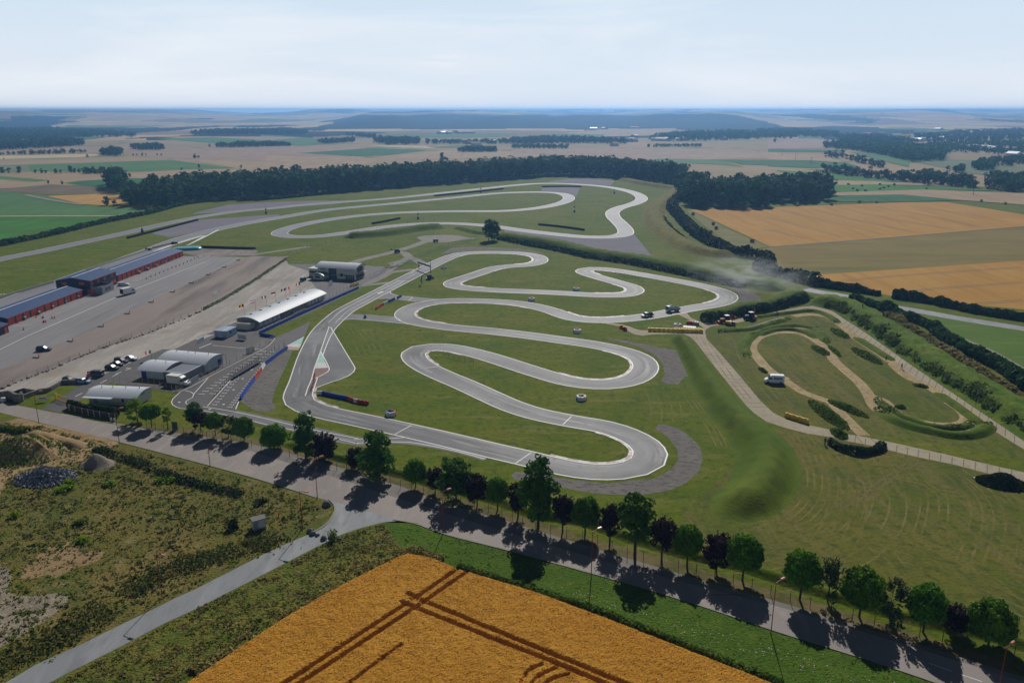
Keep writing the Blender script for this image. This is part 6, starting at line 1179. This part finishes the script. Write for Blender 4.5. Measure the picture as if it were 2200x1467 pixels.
t = thing('marshal_hut', 'small dark marshal hut with white and blue sides by the gantry', 'hut', P('s2', 770,885)); obj('wall', MB().box((0,.8,1.0), (2.0,1.8,2.0)), M['dsteel'], t); obj('roof', MB().box((0,.8,2.06), (2.3,2.1,.12)), M['black'], t); box_obj('side_barrel', (1.5,2.2,.5), (.8,.8,1.0), M['blue'], t); box_obj('side_step', (-1.3,.6,.35), (.7,1.2,.7), M['bwhite'], t)
t = thing('feather_banner', 'curved teal feather banner on the grass by the gantry', 'banner', P('s2', 520,1050)); fbm = MB()
pr = [(0,.5), (-.35,1.6), (-.3,2.8), (.15,3.9), (.75,4.5), (.95,4.3), (.55,3.4), (.35,2.4), (.4,1.4), (.3,.5)]
fbm.extr(pr[::-1], -.02, .02); obj('banner_cloth', fbm, M['tealv'], t); obj('pole', MB().tube((0,.05,0), (.1,.05,3.2), .03, 5), M['dsteel'], t)
# marshal masts of the car circuit
for k, x, y0, y1, lb in (('f1',1122,935,990,'slim dark mast beside the back straight near the tyre wall'), ('f1',2097,772,842,'slim dark mast between the two straights on the left'), ('f2',1240,845,920,'slim dark mast at the end of the short path inside the circuit'), ('f2',1735,650,712,'slim dark mast beside the far straight tyre wall'), ('f3',806,668,718,'slim dark mast inside the far right bend'), ('f3',492,778,866,'slim dark mast in the middle of the right infield')):
    b = P(k, x, y1); h = min(12, top_z(*PX(k, x, y0), b)); t = thing('marshal_mast', lb, 'mast', b, 0, 'marshal masts of the car circuit'); obj('mast', MB().tube((0,0,0), (0,0,h), .12, 6, .06), M['dsteel'], t); box_obj('cabinet', (0,0,.9), (1.2,1.0,1.8), M['dsteel'], t); box_obj('signal_box', (0,0,min(h*.5, 4)), (.9,.4,.9), M['black'], t)
# low bales
hb = MB(); hb.tube((0,-.75,.85), (0,.75,.85), .85, 16); bale = None; HM = mat('straw_bale', '#8d7c55', [(3, '#75663f', .45, .7), (8, '#a39268', .5, .75)], rough=.9)
for k, x, y, lb, g in [('f4', x, y, 'round straw bale on the green strip right of the wood', 'bales on the green strip') for x, y in ((492,728), (520,748), (543,742), (690,712), (730,748), (767,765), (807,725), (838,768), (961,712), (961,752), (993,742), (1034,730), (1083,718), (1086,712), (1360,748), (1376,720))] + [('f4', x, y, 'dark round bale along the far edge of the wheat field', 'bales along the far edge of the wheat') for x, y in ((252,892), (545,886), (785,864), (930,866), (1832,854), (2037,878))] + [('f3', x, y, 'dark bale on the mown hay strip beside the wheat', 'bales on the hay strip') for x, y in ((1427,889), (1585,966), (1608,1000), (1566,1030), (1892,1102), (1845,830), (1972,828))]:
    if bale is None: o = bale = obj('hay_bale', hb, HM, smooth=False)
    else: o = bale.copy(); COL.objects.link(o)
    o.location = P(k, x, y); o.rotation_euler = (0, 0, random.uniform(0, 3)); o.scale = (1.25,)*3; o['label'] = lb; o['category'] = 'hay bale'; o['group'] = g

# ------------------------------------------------------------------ vehicles
CP_ = {}
def paint(c):
    if c not in CP_: CP_[c] = mat('car_paint', c, rough=.5, spec=.3)
    return CP_[c]
WHL = MB().tube((0,-.11,0), (0,.11,0), .32, 14); HUB = MB().tube((0,-.115,0), (0,.115,0), .18, 10)
def wheels(t, xs, yw, r=.32, w=.22):
    for x in xs:
        for s in (-1, 1):
            a = obj('wheel', MB().tube((0,-w/2,0), (0,w/2,0), r, 14), M['tyre'], t); a.location = (x, s*yw, r); obj('rim', MB().tube((0,-w/2-.01,0), (0,w/2+.01,0), r*.55, 10), M['steel'], a)
def place(k, rear, front): a, b = P(k, *rear), P(k, *front); d = b-a; return (a+b)/2, math.atan2(d.y, d.x)
def car(name, label, k, rear, front, col, style='hatch', group=None, L_=4.1, W_=1.75, H_=1.46):
    p, a = place(k, rear, front); t = thing(name, label, 'car', p, a, group); pc_ = paint(col); h = L_/2; w = W_/2
    if style == 'van_s': roof = [(-h+.05,.55,.95), (-h+.12,.62,H_), (h*.25,.62,H_), (h*.52,.68,1.0)]
    rb = -h+.1 if style in ('hatch', 'wagon') else -h+.55
    ring = lambda x, hw, z0, z1: [(x,-hw,z0), (x,hw,z0), (x,hw*1.0,z0+(z1-z0)*.6), (x,hw*.9,z1), (x,-hw*.9,z1), (x,-hw*1.0,z0+(z1-z0)*.6)]
    body = MB().loft([ring(-h, w*.86, .35, .78), ring(-h+.15, w*.97, .24, .92), ring(-h*.4, w, .2, .95), ring(h*.35, w, .2, .93), ring(h*.75, w*.97, .22, .84), ring(h-.08, w*.86, .26, .7), ring(h, w*.74, .34, .58)])
    obj('body', body, pc_, t, smooth=False)
    c0, c1, r0, r1 = {'hatch': (-h+.12, h*.42, -h+.45, h*.02), 'wagon': (-h+.1, h*.42, -h+.32, h*.05), 'sedan': (-h*.62, h*.42, -h*.36, h*.04), 'van_s': (-h+.08, h*.62, -h+.14, h*.32)}[style]
    cr = lambda z, x0, x1, y: [(x0,-y,z), (x1,-y,z), (x1,y,z), (x0,y,z)]
    obj('windows', MB().loft([cr(.90, c0, c1, w*.88), cr(H_-.06, r0, r1, w*.72)]), M['glass'], t)
    pl = MB().loft([cr(H_-.07, r0-.03, r1+.05, w*.74), cr(H_, r0+.08, r1-.1, w*.62)])
    for s in (-1, 1):
        pl.tube((c0+.02, s*w*.87, .9), (r0, s*w*.72, H_-.05), .045, 4); pl.tube(((c0+c1)/2-.1, s*w*.885, .9), ((r0+r1)/2, s*w*.725, H_-.05), .04, 4); pl.tube((c1, s*w*.86, .9), (r1, s*w*.71, H_-.05), .04, 4)
    obj('roof', pl, pc_, t)
    wheels(t, (-h*.62, h*.62), w-.08)
    for s in (-1, 1): box_obj('headlight', (h-.09, s*w*.6, .62), (.12,.32,.14), M['white'], t); box_obj('tail_light', (-h+.02, s*w*.68, .76), (.08,.2,.2), M['bred'], t)
    return t
PG = 'cars parked on the pale gravel'
car('parked_car', 'dark green hatchback at the left end of the parked row', 's4', (372,718), (548,738), '#183430', 'hatch', PG); car('parked_car', 'silver-blue estate car in front of the totem sign', 's4', (622,748), (825,758), '#8fa3bd', 'wagon', PG, 4.4); car('parked_van', 'grey passenger van behind the totem sign', 's4', (1085,628), (850,618), '#4c5158', 'van_s', PG, 4.8, 1.9, 1.9)
car('parked_car', 'near-black hatchback in front of three other cars', 's4', (1195,482), (1395,492), '#131a26', 'hatch', PG); car('parked_car', 'dark blue car between two dark ones', 's4', (1310,408), (1470,420), '#101a38', 'sedan', PG); car('parked_car', 'dark off-road estate beside the white saloon', 's4', (1385,350), (1575,362), '#15181f', 'wagon', PG, 4.4, 1.8, 1.65); car('parked_car', 'white saloon at the far end of the parked row', 's4', (1575,298), (1730,308), '#ccd0d6', 'sedan', PG, 4.5)
car('parked_car', 'dark blue people carrier alone on the asphalt lot', 'q1', (415,1338), (512,1336), '#122238', 'wagon', None, 4.5, 1.8, 1.6); car('parked_car', 'white estate car beside the tall dark garage block', 'q1', (1250,655), (1350,650), '#d4d8dc', 'wagon', None, 4.6)
def boxtruck(name, label, k, rear, front, L_=6.4, text=None, rear_dark=False, cabup=.0):
    p, a = place(k, rear, front); t = thing(name, label, 'truck', p, a); wh = paint('#d2d3d2'); h = L_/2
    obj('cargo_box', MB().box((-h+.42*L_*.5+.6, 0, 1.75), (L_*.62, 2.2, 2.3)), wh, t)
    cab = MB().loft([[(x,-1.0*s,.45), (x,1.0*s,.45), (x,1.0*s,zt_*.55), (x,.9*s,zt_), (x,-.9*s,zt_), (x,-1.0*s,zt_*.55)] for x, zt_, s in ((h-2.35,2.75,1), (h-1.6,2.35,1), (h-1.0,1.5,.98), (h-.35,1.15,.95), (h,.85,.85))]); obj('cab', cab, wh, t)
    obj('windscreen', MB().add([(h-1.57,-.85,2.25), (h-1.57,.85,2.25), (h-.95,.9,1.52), (h-.95,-.9,1.52)], [(0,3,2,1)]), M['glass'], t).location = (.03,0,.02)
    for s in (-1, 1): box_obj('side_window', (h-1.75, s*.985, 1.65), (.8,.06,.55), M['glass'], t); box_obj('headlight', (h-.12, s*.7, .85), (.15,.3,.2), M['white'], t)
    box_obj('chassis', (-.3,0,.5), (L_*.8,1.2,.2), M['black'], t)
    if rear_dark: box_obj('rear_door', (-h+.42*L_*.5+.6-L_*.31-.03, 0, 1.75), (.06,2.0,2.05), M['dsteel'], t)
    wheels(t, (-h*.45, h*.6), .92, .36, .26)
    if text:
        for s in (-1,):
            cu = bpy.data.curves.new('lettering', 'FONT'); cu.body = text; cu.size = .62; cu.extrude = .005; cu.align_x = 'CENTER'; tmp = bpy.data.objects.new('lettering', cu); COL.objects.link(tmp); fm_ = bpy.data.meshes.new_from_object(tmp.evaluated_get(bpy.context.evaluated_depsgraph_get())); bpy.data.objects.remove(tmp); fm_.materials.clear(); fm_.materials.append(M['bred']); f = bpy.data.objects.new('lettering', fm_); COL.objects.link(f); f.parent = t
            f.location = (-h+.42*L_*.5+.75, s*1.115, 2.25); f.rotation_euler = (R(90), 0, 0)
    return t
boxtruck('box_truck', 'white box truck with red lettering parked behind the white gate', 's5', (850,838), (1270,885), 6.6, 'LOCAL MAX'); boxtruck('box_truck', 'white box truck with dark rear driving across the asphalt lot', 's6', (1745,672), (1965,622), 6.6, None, True)
p, a = place('t2', (1975,748), (1822,742)); t = thing('panel_van', 'white panel van with a blue side panel on the off-road loop', 'van', p, a); wh = paint('#d3d6da')
vr = lambda x, zt_, s=1: [(x,-1.0*s,.35), (x,1.0*s,.35), (x,1.0*s,zt_*.6), (x,.92*s,zt_-.08), (x,.8*s,zt_), (x,-.8*s,zt_), (x,-.92*s,zt_-.08), (x,-1.0*s,zt_*.6)]
obj('body', MB().loft([vr(-2.7,2.35,.97), vr(-2.55,2.45), vr(.7,2.5), (vr(1.15,2.3)), vr(1.75,1.45,.98), vr(2.45,1.15,.95), vr(2.7,.8,.84)]), wh, t)
for s in (-1, 1): box_obj('side_window', (1.15, s*.985, 1.55), (.75,.07,.5), M['glass'], t); box_obj('side_panel', (-.9, s*1.0, 1.62), (2.4,.05,.6), M['blue'], t); box_obj('panel_text', (-.9, s*1.02, 1.66), (1.9,.04,.12), M['white'], t); box_obj('panel_dot', (-.9, s*1.03, 1.64), (.24,.04,.24), M['bred'], t); box_obj('headlight', (2.55, s*.68, .85), (.15,.35,.22), M['white'], t)
obj('windscreen', MB().add([(1.2,-.8,2.24), (1.2,.8,2.24), (1.76,.86,1.5), (1.76,-.86,1.5)], [(0,3,2,1)]), M['glass'], t).location = (.03,0,.03); wheels(t, (-1.75, 1.75), .92, .36, .26)
p, a = place('s3', (722,205), (540,222)); t = thing('tipper_truck', 'pale flatbed truck with drop sides standing on the kart track', 'truck', p, a); pb = paint('#8fa3b0')
obj('cab', MB().box((2.2,0,1.35), (1.5,2.0,1.8), 0, 0, (.8,.9), (-.1,0)), pb, t); obj('cab_roof', MB().box((2.1,0,2.3), (1.25,1.8,.1)), M['white'], t); obj('windscreen', MB().box((2.85,0,1.65), (.1,1.7,.7), 0, 0, (1,.9), (-.12,0)), M['glass'], t); box_obj('flatbed', (-.6,0,.95), (4.0,2.1,.15), M['dsteel'], t)
for s in (-1, 1): box_obj('drop_side', (-.6, s*1.05, 1.3), (4.0,.08,.6), pb, t)
box_obj('headboard', (1.32,0,1.9), (.1,2.1,1.7), M['white'], t); box_obj('tailboard', (-2.6,0,1.3), (.08,2.1,.6), pb, t); box_obj('chassis', (.2,0,.6), (5.4,1.0,.25), M['black'], t); wheels(t, (-1.5, 2.0), .88, .42, .28)
p, a = place('s3', (300,285), (140,308)); t = thing('pickup_truck', 'white pickup with a loaded dark bed standing on the kart track', 'pickup', p, a); wp_ = paint('#c9ced3')
ring = lambda x, hw, z0, z1: [(x,-hw,z0), (x,hw,z0), (x,hw,z0+(z1-z0)*.6), (x,hw*.92,z1), (x,-hw*.92,z1), (x,-hw,z0+(z1-z0)*.6)]
obj('body', MB().loft([ring(.2,.9,.4,1.0), ring(1.2,.9,.4,1.02), ring(2.2,.86,.4,.92), ring(2.5,.76,.45,.75)]), wp_, t); obj('cabin', MB().box((.55,0,1.3), (1.7,1.55,.7), 0, 0, (.65,.85), (-.05,0)), M['glass'], t); obj('cab_roof', MB().box((.5,0,1.68), (1.15,1.35,.08)), wp_, t); obj('bed', MB().box((-1.3,0,.75), (2.6,1.8,.5)), M['dsteel'], t); obj('load', MB().box((-1.5,.2,1.25), (1.9,1.2,.6), .2, 0, (.6,.6)), M['black'], t); wheels(t, (-1.4, 1.6), .82, .38, .25)
def tractor(label, k, rear, front, col, arm=False):
    p, a = place(k, rear, front); t = thing('tractor', label, 'tractor', p, a); c_ = paint(col)
    obj('bonnet', MB().box((1.3,0,1.35), (2.0,.85,.8), 0, 0, (.95,.8), (-.05,0)), c_, t); obj('cab', MB().box((-.35,0,2.0), (1.5,1.5,1.5), 0, 0, (.9,.9)), M['glass'], t); obj('cab_roof', MB().box((-.35,0,2.82), (1.6,1.6,.16)), M['white'], t); obj('chassis', MB().box((.4,0,.85), (3.6,.6,.5)), M['black'], t)
    fm = MB()
    for s in (-1, 1):
        fm.box((-.7,s*.95,1.55), (1.3,.45,.12)); 
        for x, r, w in ((-.8,.85,.5), (1.7,.55,.36)):
            o = obj('wheel', MB().tube((0,-w/2,0), (0,w/2,0), r, 16), M['tyre'], t); o.location = (x, s*.95, r); obj('rim', MB().tube((0,-w/2-.02,0), (0,w/2+.02,0), r*.5, 10), M['yel'] if arm else M['steel'], o)
    obj('mudguards', fm, c_, t)
    if arm:
        am = MB(); am.tube((-1.4,0,1.0), (-2.2,.3,3.0), .16, 6); am.tube((-2.2,.3,3.0), (-3.6,.2,2.2), .13, 6); am.box((-3.7,.2,1.7), (.6,.7,.7), 0, 0, (.6,.8)); obj('digger_arm', am, c_, t)
        ld = MB(); ld.box((3.0,0,.6), (.7,2.0,.7), 0, 0, (.6,1)); ld.tube((2.7,.6,.8), (.8,.6,1.5), .1, 5); ld.tube((2.7,-.6,.8), (.8,-.6,1.5), .1, 5); obj('loader_bucket', ld, c_, t)
    else:
        mm = MB(); mm.box((-2.1,0,.9), (.8,1.8,.5)); mm.tube((-1.6,0,1.2), (-1.9,0,3.9), .10, 5); obj('mower_arm', mm, M['orange'], t)
    return t
tractor('blue tractor with an orange mower arm raised above the bank', 's3', (1900,335), (1780,345), '#16326e'); tractor('orange backhoe loader on the concrete road', 's3', (1500,390), (1415,395), '#b4502a', True)
t = thing('dumper', 'small yellow dumper in front of the orange backhoe', 'dumper', P('s3', 1540,425), R(160)); obj('skip', MB().box((.9,0,1.1), (1.6,1.5,.8), 0, 0, (1.25,1.2)), M['yellow'], t); obj('engine', MB().box((-.8,0,.95), (1.4,1.2,.7)), M['dsteel'], t); wheels(t, (-.9, .9), .75, .48, .36); obj('roll_bar', MB().tube((-.4,.5,1.2), (-.4,.5,2.3), .05, 5).tube((-.4,-.5,1.2), (-.4,-.5,2.3), .05, 5).tube((-.4,-.5,2.3), (-.4,.5,2.3), .05, 5), M['orange'], t)
t = thing('flat_trailer', 'low white trailer with a drawbar beside the yellow row', 'trailer', P('s3', 890,478), R(-16)); obj('deck', MB().box((0,0,.55), (4.4,1.9,.14)), M['bwhite'], t); obj('drawbar', MB().tube((-2.2,0,.5), (-4.0,0,.4), .06, 6), M['dsteel'], t); wheels(t, (-.4, .4), .95, .3, .2); obj('side_rail', MB().box((0,.93,.72), (4.4,.06,.2)), M['steel'], t)
t = thing('barrier_stack', 'stack of faded red and grey barrier blocks on the concrete apron', 'barrier stack', P('s3', 940,415), R(-28))
for i in range(5): o = obj('stacked_block', bblock(), M['bred' if i < 3 else 'steel'], t); o.location = (-1.8+.9*i, .2*(i % 2), 0); o.scale = (1.2,)*3
def smallv(name, label, k, x, y, rz, c1, c2):
    t = thing(name, label, 'vehicle', P(k, x, y), R(rz)); obj('body', MB().box((0,0,.95), (3.0,1.6,1.0), 0, 0, (.92,.9)), paint(c1), t); obj('canopy', MB().box((-.2,0,1.75), (2.0,1.5,.5), 0, 0, (.8,.8)), paint(c2), t); wheels(t, (-.9, .9), .72, .36, .22); box_obj('window', (1.35,0,1.3), (.2,1.3,.4), M['glass'], t)
smallv('utility_vehicle', 'teal and white utility vehicle at the mouth of the turning pad', 'q5', 812,195, 15, '#27606a', '#c8d2d4'); smallv('utility_vehicle', 'dark green utility vehicle on the service road', 'q5', 408,308, 25, '#1d3a3a', '#2c4a4a'); smallv('utility_vehicle', 'blue utility vehicle with white cover behind the fence left of the clubhouse', 's1', 140,720, 70, '#12306e', '#b9cdd2')
t = thing('race_kart', 'low dark kart frame on the service road', 'kart', P('q5', 352,279), R(25)); obj('frame', MB().box((0,0,.2), (1.8,.9,.15)), M['dsteel'], t); obj('seat', MB().box((-.3,0,.5), (.5,.5,.5), 0, 0, (.7,.9)), M['black'], t); wheels(t, (-.7, .7), .5, .16, .2)
for x, y, lb in ((1838,215,'small dark service car beside the far end of the pit wall'), (1560,282,'small grey service car beside the pit wall behind the garages')): car('service_car', lb, 'q1', (x-22,y+6), (x+22,y-4), '#2b2f36', 'hatch', None, 3.8)

# ------------------------------------------------------------------ people
def person_mesh(stride, lean):
    sk = [((0,0,.92), .13), ((0,0,1.1), .14), ((0,lean*.5,1.32), .17), ((0,lean*.7,1.46), .09), ((0,lean*.8,1.53), .06), ((0,lean,1.64), .10), ((0,lean,1.74), .085), ((-.2,lean*.7,1.40), .065), ((-.27,.05,1.14), .05), ((-.25,.16,.92), .04), ((.2,lean*.7,1.40), .065), ((.27,.0,1.14), .05), ((.26,.1,.92), .04), ((-.1,0,.88), .10), ((-.11,stride*.45,.48), .07), ((-.11,stride*.6-.08,.08), .055), ((-.11,stride*.6+.1,.04), .045), ((.1,0,.88), .10), ((.11,-stride*.4,.48), .07), ((.11,-stride*.8,.08), .055), ((.11,-stride*.8+.16,.04), .045)]
    ed = [(0,1), (1,2), (2,3), (3,4), (4,5), (5,6), (2,7), (7,8), (8,9), (2,10), (10,11), (11,12), (0,13), (13,14), (14,15), (15,16), (0,17), (17,18), (18,19), (19,20)]
    me = bpy.data.meshes.new('figure'); me.from_pydata([s[0] for s in sk], ed, []); o = bpy.data.objects.new('figure', me); COL.objects.link(o)
    o.modifiers.new('skin', 'SKIN'); o.modifiers.new('sub', 'SUBSURF').levels = 1; sv = me.skin_vertices[0].data
    for i, s in enumerate(sk): sv[i].radius = (s[1], s[1]); sv[i].use_root = i == 0
    dg = bpy.context.evaluated_depsgraph_get(); r = bpy.data.meshes.new_from_object(o.evaluated_get(dg)); bpy.data.objects.remove(o)
    r.materials.clear()
    for m_ in (M['cloth'], M['skin'], mat('jacket', '#3a3f4a', rough=.8)): r.materials.append(m_)
    for p_ in r.polygons: z = p_.center.z; p_.material_index = 1 if z > 1.5 or (abs(p_.center.x) > .2 and z < 1.0 and z > .8) else 2 if z > .95 else 0; p_.use_smooth = True
    return r
PMS = [person_mesh(.28, .02), person_mesh(.05, .0)]
for k, x, y, i, rz, lb in (('q7',1145,720,0,40,'person in dark clothes walking down the upper dirt path'), ('q7',1256,776,0,30,'person in dark clothes walking behind another on the dirt path'), ('q7',707,1318,1,0,'person in dark clothes standing on the grass by the bramble crescent'), ('q6',1440,712,1,90,'person standing on the grass left of the weedy bank'), ('q7',1125,402,1,10,'left of two people on top of the long bank'), ('q7',1151,410,1,-20,'right of two people on top of the long bank'), ('q7',977,338,0,30,'person alone on the bank nearest the back road')):
    o = bpy.data.objects.new('person', PMS[i]); COL.objects.link(o); o['label'] = lb; o['category'] = 'person'
    z = 3.4 if 'long bank' in lb or 'back road' in lb else 0; q = P(k, x, y, z); o.location = q; o.rotation_euler = (0, 0, R(rz)); o.scale = (1.08,)*3
    hr_ = obj('hair', MB().lathe([(.105,-.02), (.11,.05), (.07,.115), (.02,.13)], 10), M['black'], o); hr_.location = (0, .0, 1.70)
# scattered white litter by the bramble heap
random.seed(31)
for i in range(9): q = (random.gauss(0,1.1), random.gauss(0,.6)); o = obj('debris_panel', MB().box((0, 0, .12), (random.uniform(.4,1.0), random.uniform(.3,.7), .18), 0, 0, (.9, .9)), M['bwhite'], loc=P('t3', 1865,855) + Vector((q[0], q[1], 0)), rz=random.uniform(0,3), label='white panel among the debris left of the bramble heap', cat='debris', group='white debris by the bramble heap')

# ------------------------------------------------------------------ painted markings
def area(name, k, xy, m, z): patch(name, PL(k, *xy), m, z)
area('painted_island', 's8', (945,405, 1015,570, 890,572), M_TEAL, .040); area('painted_island', 's8', (890,574, 1016,572, 1062,660, 855,672), M_PWHITE, .040); area('painted_island', 's8', (855,674, 1062,662, 1070,690, 1040,725, 960,775, 880,815, 805,835), M_BROWNP, .040)
line(PL('s8', 945,402, 1075,655, 1082,690, 1055,725, 960,780, 880,818, 800,840), .30, .046); line(PL('s8', 1080,10, 945,400, 850,660, 800,840, 735,1000, 705,1100), .28, .044)
line(PL('s8', 1102,22, 1225,225, 1355,440, 1470,630), .28, .044); line(PL('s8', 800,1015, 950,945, 1100,890, 1260,840, 1390,785, 1465,725, 1488,670, 1470,630), .30, .044)
area('painted_apron', 's8', (685,172, 640,290, 545,290, 480,285), M_TEAL, .040); area('painted_apron', 's8', (640,290, 618,340, 405,328, 480,287), M_PWHITE, .041); area('painted_apron', 's8', (618,340, 590,383, 420,380, 385,345, 405,330), M_PINKP, .042)
line(PL('s8', 395,325, 480,284, 685,172), .25, .046)
line(PL('q4', 580,540, 415,725), .22, .044, sm=False); line(PL('q4', 330,680, 395,695, 425,720, 405,755, 350,785, 335,805, 350,822, 400,838), .2, .044); line(PL('q4', 275,702, 205,765, 188,800, 200,830, 285,868, 345,872), .22, .044); line(PL('q4', 805,575, 565,843), .2, .044, sm=False); line(PL('q4', 520,848, 860,905, 1200,980, 1600,1075, 2152,1185), .22, .044); line(PL('q4', 520,890, 860,955, 1200,1040, 1700,1137, 2152,1238), .22, .044); line(PL('q4', 895,795, 862,875), .25, .044, sm=False)
line(PL('r6', 0,218, 250,212, 385,203), .22, .044); line(PL('r6', 0,246, 300,236, 400,238, 700,292, 965,362), .22, .044)
for (x0, y0), (x1, y1), n, ln in (((500,716), (1150,268), 16, 4.2), ((620,712), (1240,272), 16, 4.2), ((790,852), (1120,440), 18, 2.0), ((630,828), (860,555), 10, 2.4)):
    for i in range(n):
        f = i/(n-1); a = P('q4', x0 + (x1-x0)*f, y0 + (y1-y0)*f); line([a + Vector((-.9 if ln > 3 else -.4, .1, 0)), a + Vector((.9 if ln > 3 else .5, -.1, 0))], .22, .046, sm=False); line([a + Vector((.8, -.5, 0)), a + Vector((.8, .4, 0))], .16, .046, sm=False)
for a in ((270,802), (735,825), (840,672), (935,555), (1032,462), (1135,395), (590,875)): q = P('q4', *a); line([q + Vector((-.3,0,0)), q + Vector((.3,0,0))], .5, .046, sm=False)
gc = spline(grid_edge, 1.0); gk = MB(); ribbon(gk, offs(gc, .2), offs(gc, -.2), .12); n = len(gc); e0 = offs(gc, -.2); gk.add([(p_.x, p_.y, z) for p_ in e0 for z in (0, .12)], [(2*i, 2*i+2, 2*i+3, 2*i+1) for i in range(n-1)]); gk.uv += [(0, 0)]*(2*n); obj('grid_kerb', gk, M['concrete'], kind='structure')
# start straight: grid lines and arrow, cross lines elsewhere
for d in (-1.3, 1.3): c = spline([G(x, y) for x, y in ((713,694), (740,668.5), (770,652), (850,610), (863,603.5))], 2); line(offs(c, d), .16, .046)
line([P('q5', 400,600), P('q5', 535,607)], .3, .046, sm=False); line([P('q5', 200,738), P('q5', 265,715)], .9, .046, sm=False); line([P('q5', 232,714), P('q5', 330,718)], .25, .046, sm=False)
for k, p, q in (('r6', (302,180), (422,115)), ('r6', (1185,393), (1300,315)), ('r6', (1532,110), (1595,50)), ('q5', (525,812), (575,775)), ('t1', (1870,555), (1980,540))): line([P(k, *p), P(k, *q)], .22, .046, sm=False)
line(PL('q2', 1392,1008, 1550,1004, 1800,1022, 2152,1058), .22, .044); line(PL('q2', 1500,956, 1800,967, 2010,990, 2060,1030), .2, .044); line(PL('q5', 330,715, 345,738, 390,753, 450,765, 570,770), .3, .044); line(PL('q5', 230,786, 400,798, 600,820), .2, .044)
# lot markings
line(PL('q1', -200,1420, 0,1325, 330,1165, 1270,755), .3, .03, sm=False); line(PL('q1', 1420,690, 2152,405), .3, .03, sm=False)
for (a0, a1, b0, b1, n) in (((125,1080), (880,780), (330,1085), (1080,775), 24), ((1300,610), (1935,350), (1450,575), (2060,345), 34)):
    for i in range(n): f = i/n; p = P('q1', a0[0]+(a1[0]-a0[0])*f, a0[1]+(a1[1]-a0[1])*f); line([p + Vector((.6,0,0)), p + Vector((6.2,.2,0))], .14, .03, sm=False)
for i in range(17): f = i/17; p = P('q1', 1610 + 500*f, 288 - 158*f**.9); line([p, p + Vector((3.4, 5.5, 0))], 1.0, .034, sm=False)
dashes(P('q1', -60,747), P('q1', 190,742), .6, .6, 1.0, .034); line(PL('q1', 1960,232, 2152,132), .7, .034, sm=False); line(PL('f1', 1480,1088, 1600,1030, 1720,968), 1.2, .034, sm=False)
dashes(P('t8', 1370,610), P('t8', 2150,190), 3.0, 2.6, .22, .03); dashes(P('t8', 2100,200), P('s4', 1700,455), 2.2, 1.6, .25, .03)
for i in range(7): p = P('q4', 440+18*i, 140 - 7*i); line([p, p + Vector((2.6,.4,0))], .35, .03, sm=False)
line(PL('q4', 480,235, 605,185), .35, .03, sm=False); line(PL('q4', 620,205, 1000,240, 1160,250), .18, .03); line(PL('s4', 1560,465, 1660,470), .3, .03, sm=False)
# dust drifting over the corner of the bank
sm_ = bpy.data.materials.new('drifting_dust'); sm_.use_nodes = True; N = sm_.node_tree.nodes; N.clear(); lk = sm_.node_tree.links.new
o_ = N.new('ShaderNodeOutputMaterial'); v_ = N.new('ShaderNodeVolumePrincipled'); v_.inputs['Color'].default_value = (.86, .9, .92, 1); v_.inputs['Anisotropy'].default_value = .45
tcn = N.new('ShaderNodeTexCoord'); nn = N.new('ShaderNodeTexNoise'); nn.inputs['Scale'].default_value = 2.6; nn.inputs['Detail'].default_value = 5; nn.inputs['Distortion'].default_value = .8; lk(tcn.outputs['Object'], nn.inputs['Vector'])
ln_ = N.new('ShaderNodeVectorMath'); ln_.operation = 'LENGTH'; lk(tcn.outputs['Object'], ln_.inputs[0]); fa = N.new('ShaderNodeMapRange'); fa.inputs['From Min'].default_value = 1.0; fa.inputs['From Max'].default_value = .15; lk(ln_.outputs['Value'], fa.inputs['Value'])
ra = N.new('ShaderNodeMapRange'); ra.inputs['From Min'].default_value = .44; ra.inputs['From Max'].default_value = .72; ra.inputs['To Max'].default_value = .085; lk(nn.outputs['Fac'], ra.inputs['Value']); ml = N.new('ShaderNodeMath'); ml.operation = 'MULTIPLY'; lk(fa.outputs[0], ml.inputs[0]); lk(ra.outputs[0], ml.inputs[1]); lk(ml.outputs[0], v_.inputs['Density']); lk(v_.outputs[0], o_.inputs['Volume'])
sb = MB(); sb.lathe([(math.sin(math.pi*i/10)+.001, -math.cos(math.pi*i/10)) for i in range(11)], 20)
for k, x, y, sx, sz, rz, lb in (('p',1602,628,30,9,-40,'pale dust drifting over the corner of the long bank'),):
    o = obj('dust_cloud', sb, sm_, label=lb, cat='dust', kind='stuff'); q = P(k, x, y); o.location = (q.x, q.y, 7.5); o.scale = (sx, 16, sz); o.rotation_euler = (0, 0, R(rz))

obj('painted_lines', MARK, [M_WHITE, M_KRED, M_TEAL], kind='structure')
hz = MB(); hz.box((0, 6200, 45.5), (22000, 19000, 93))
hm = bpy.data.materials.new('haze'); hm.use_nodes = True; N = hm.node_tree.nodes; N.clear()
o_ = N.new('ShaderNodeOutputMaterial'); v_ = N.new('ShaderNodeVolumePrincipled'); v_.inputs['Color'].default_value = (.26, .55, 1.0, 1); v_.inputs['Density'].default_value = .00014; v_.inputs['Anisotropy'].default_value = .5
hm.node_tree.links.new(v_.outputs[0], o_.inputs['Volume'])
obj('haze', hz, hm, kind='stuff', label='blue summer haze over the plain and hills', cat='haze')
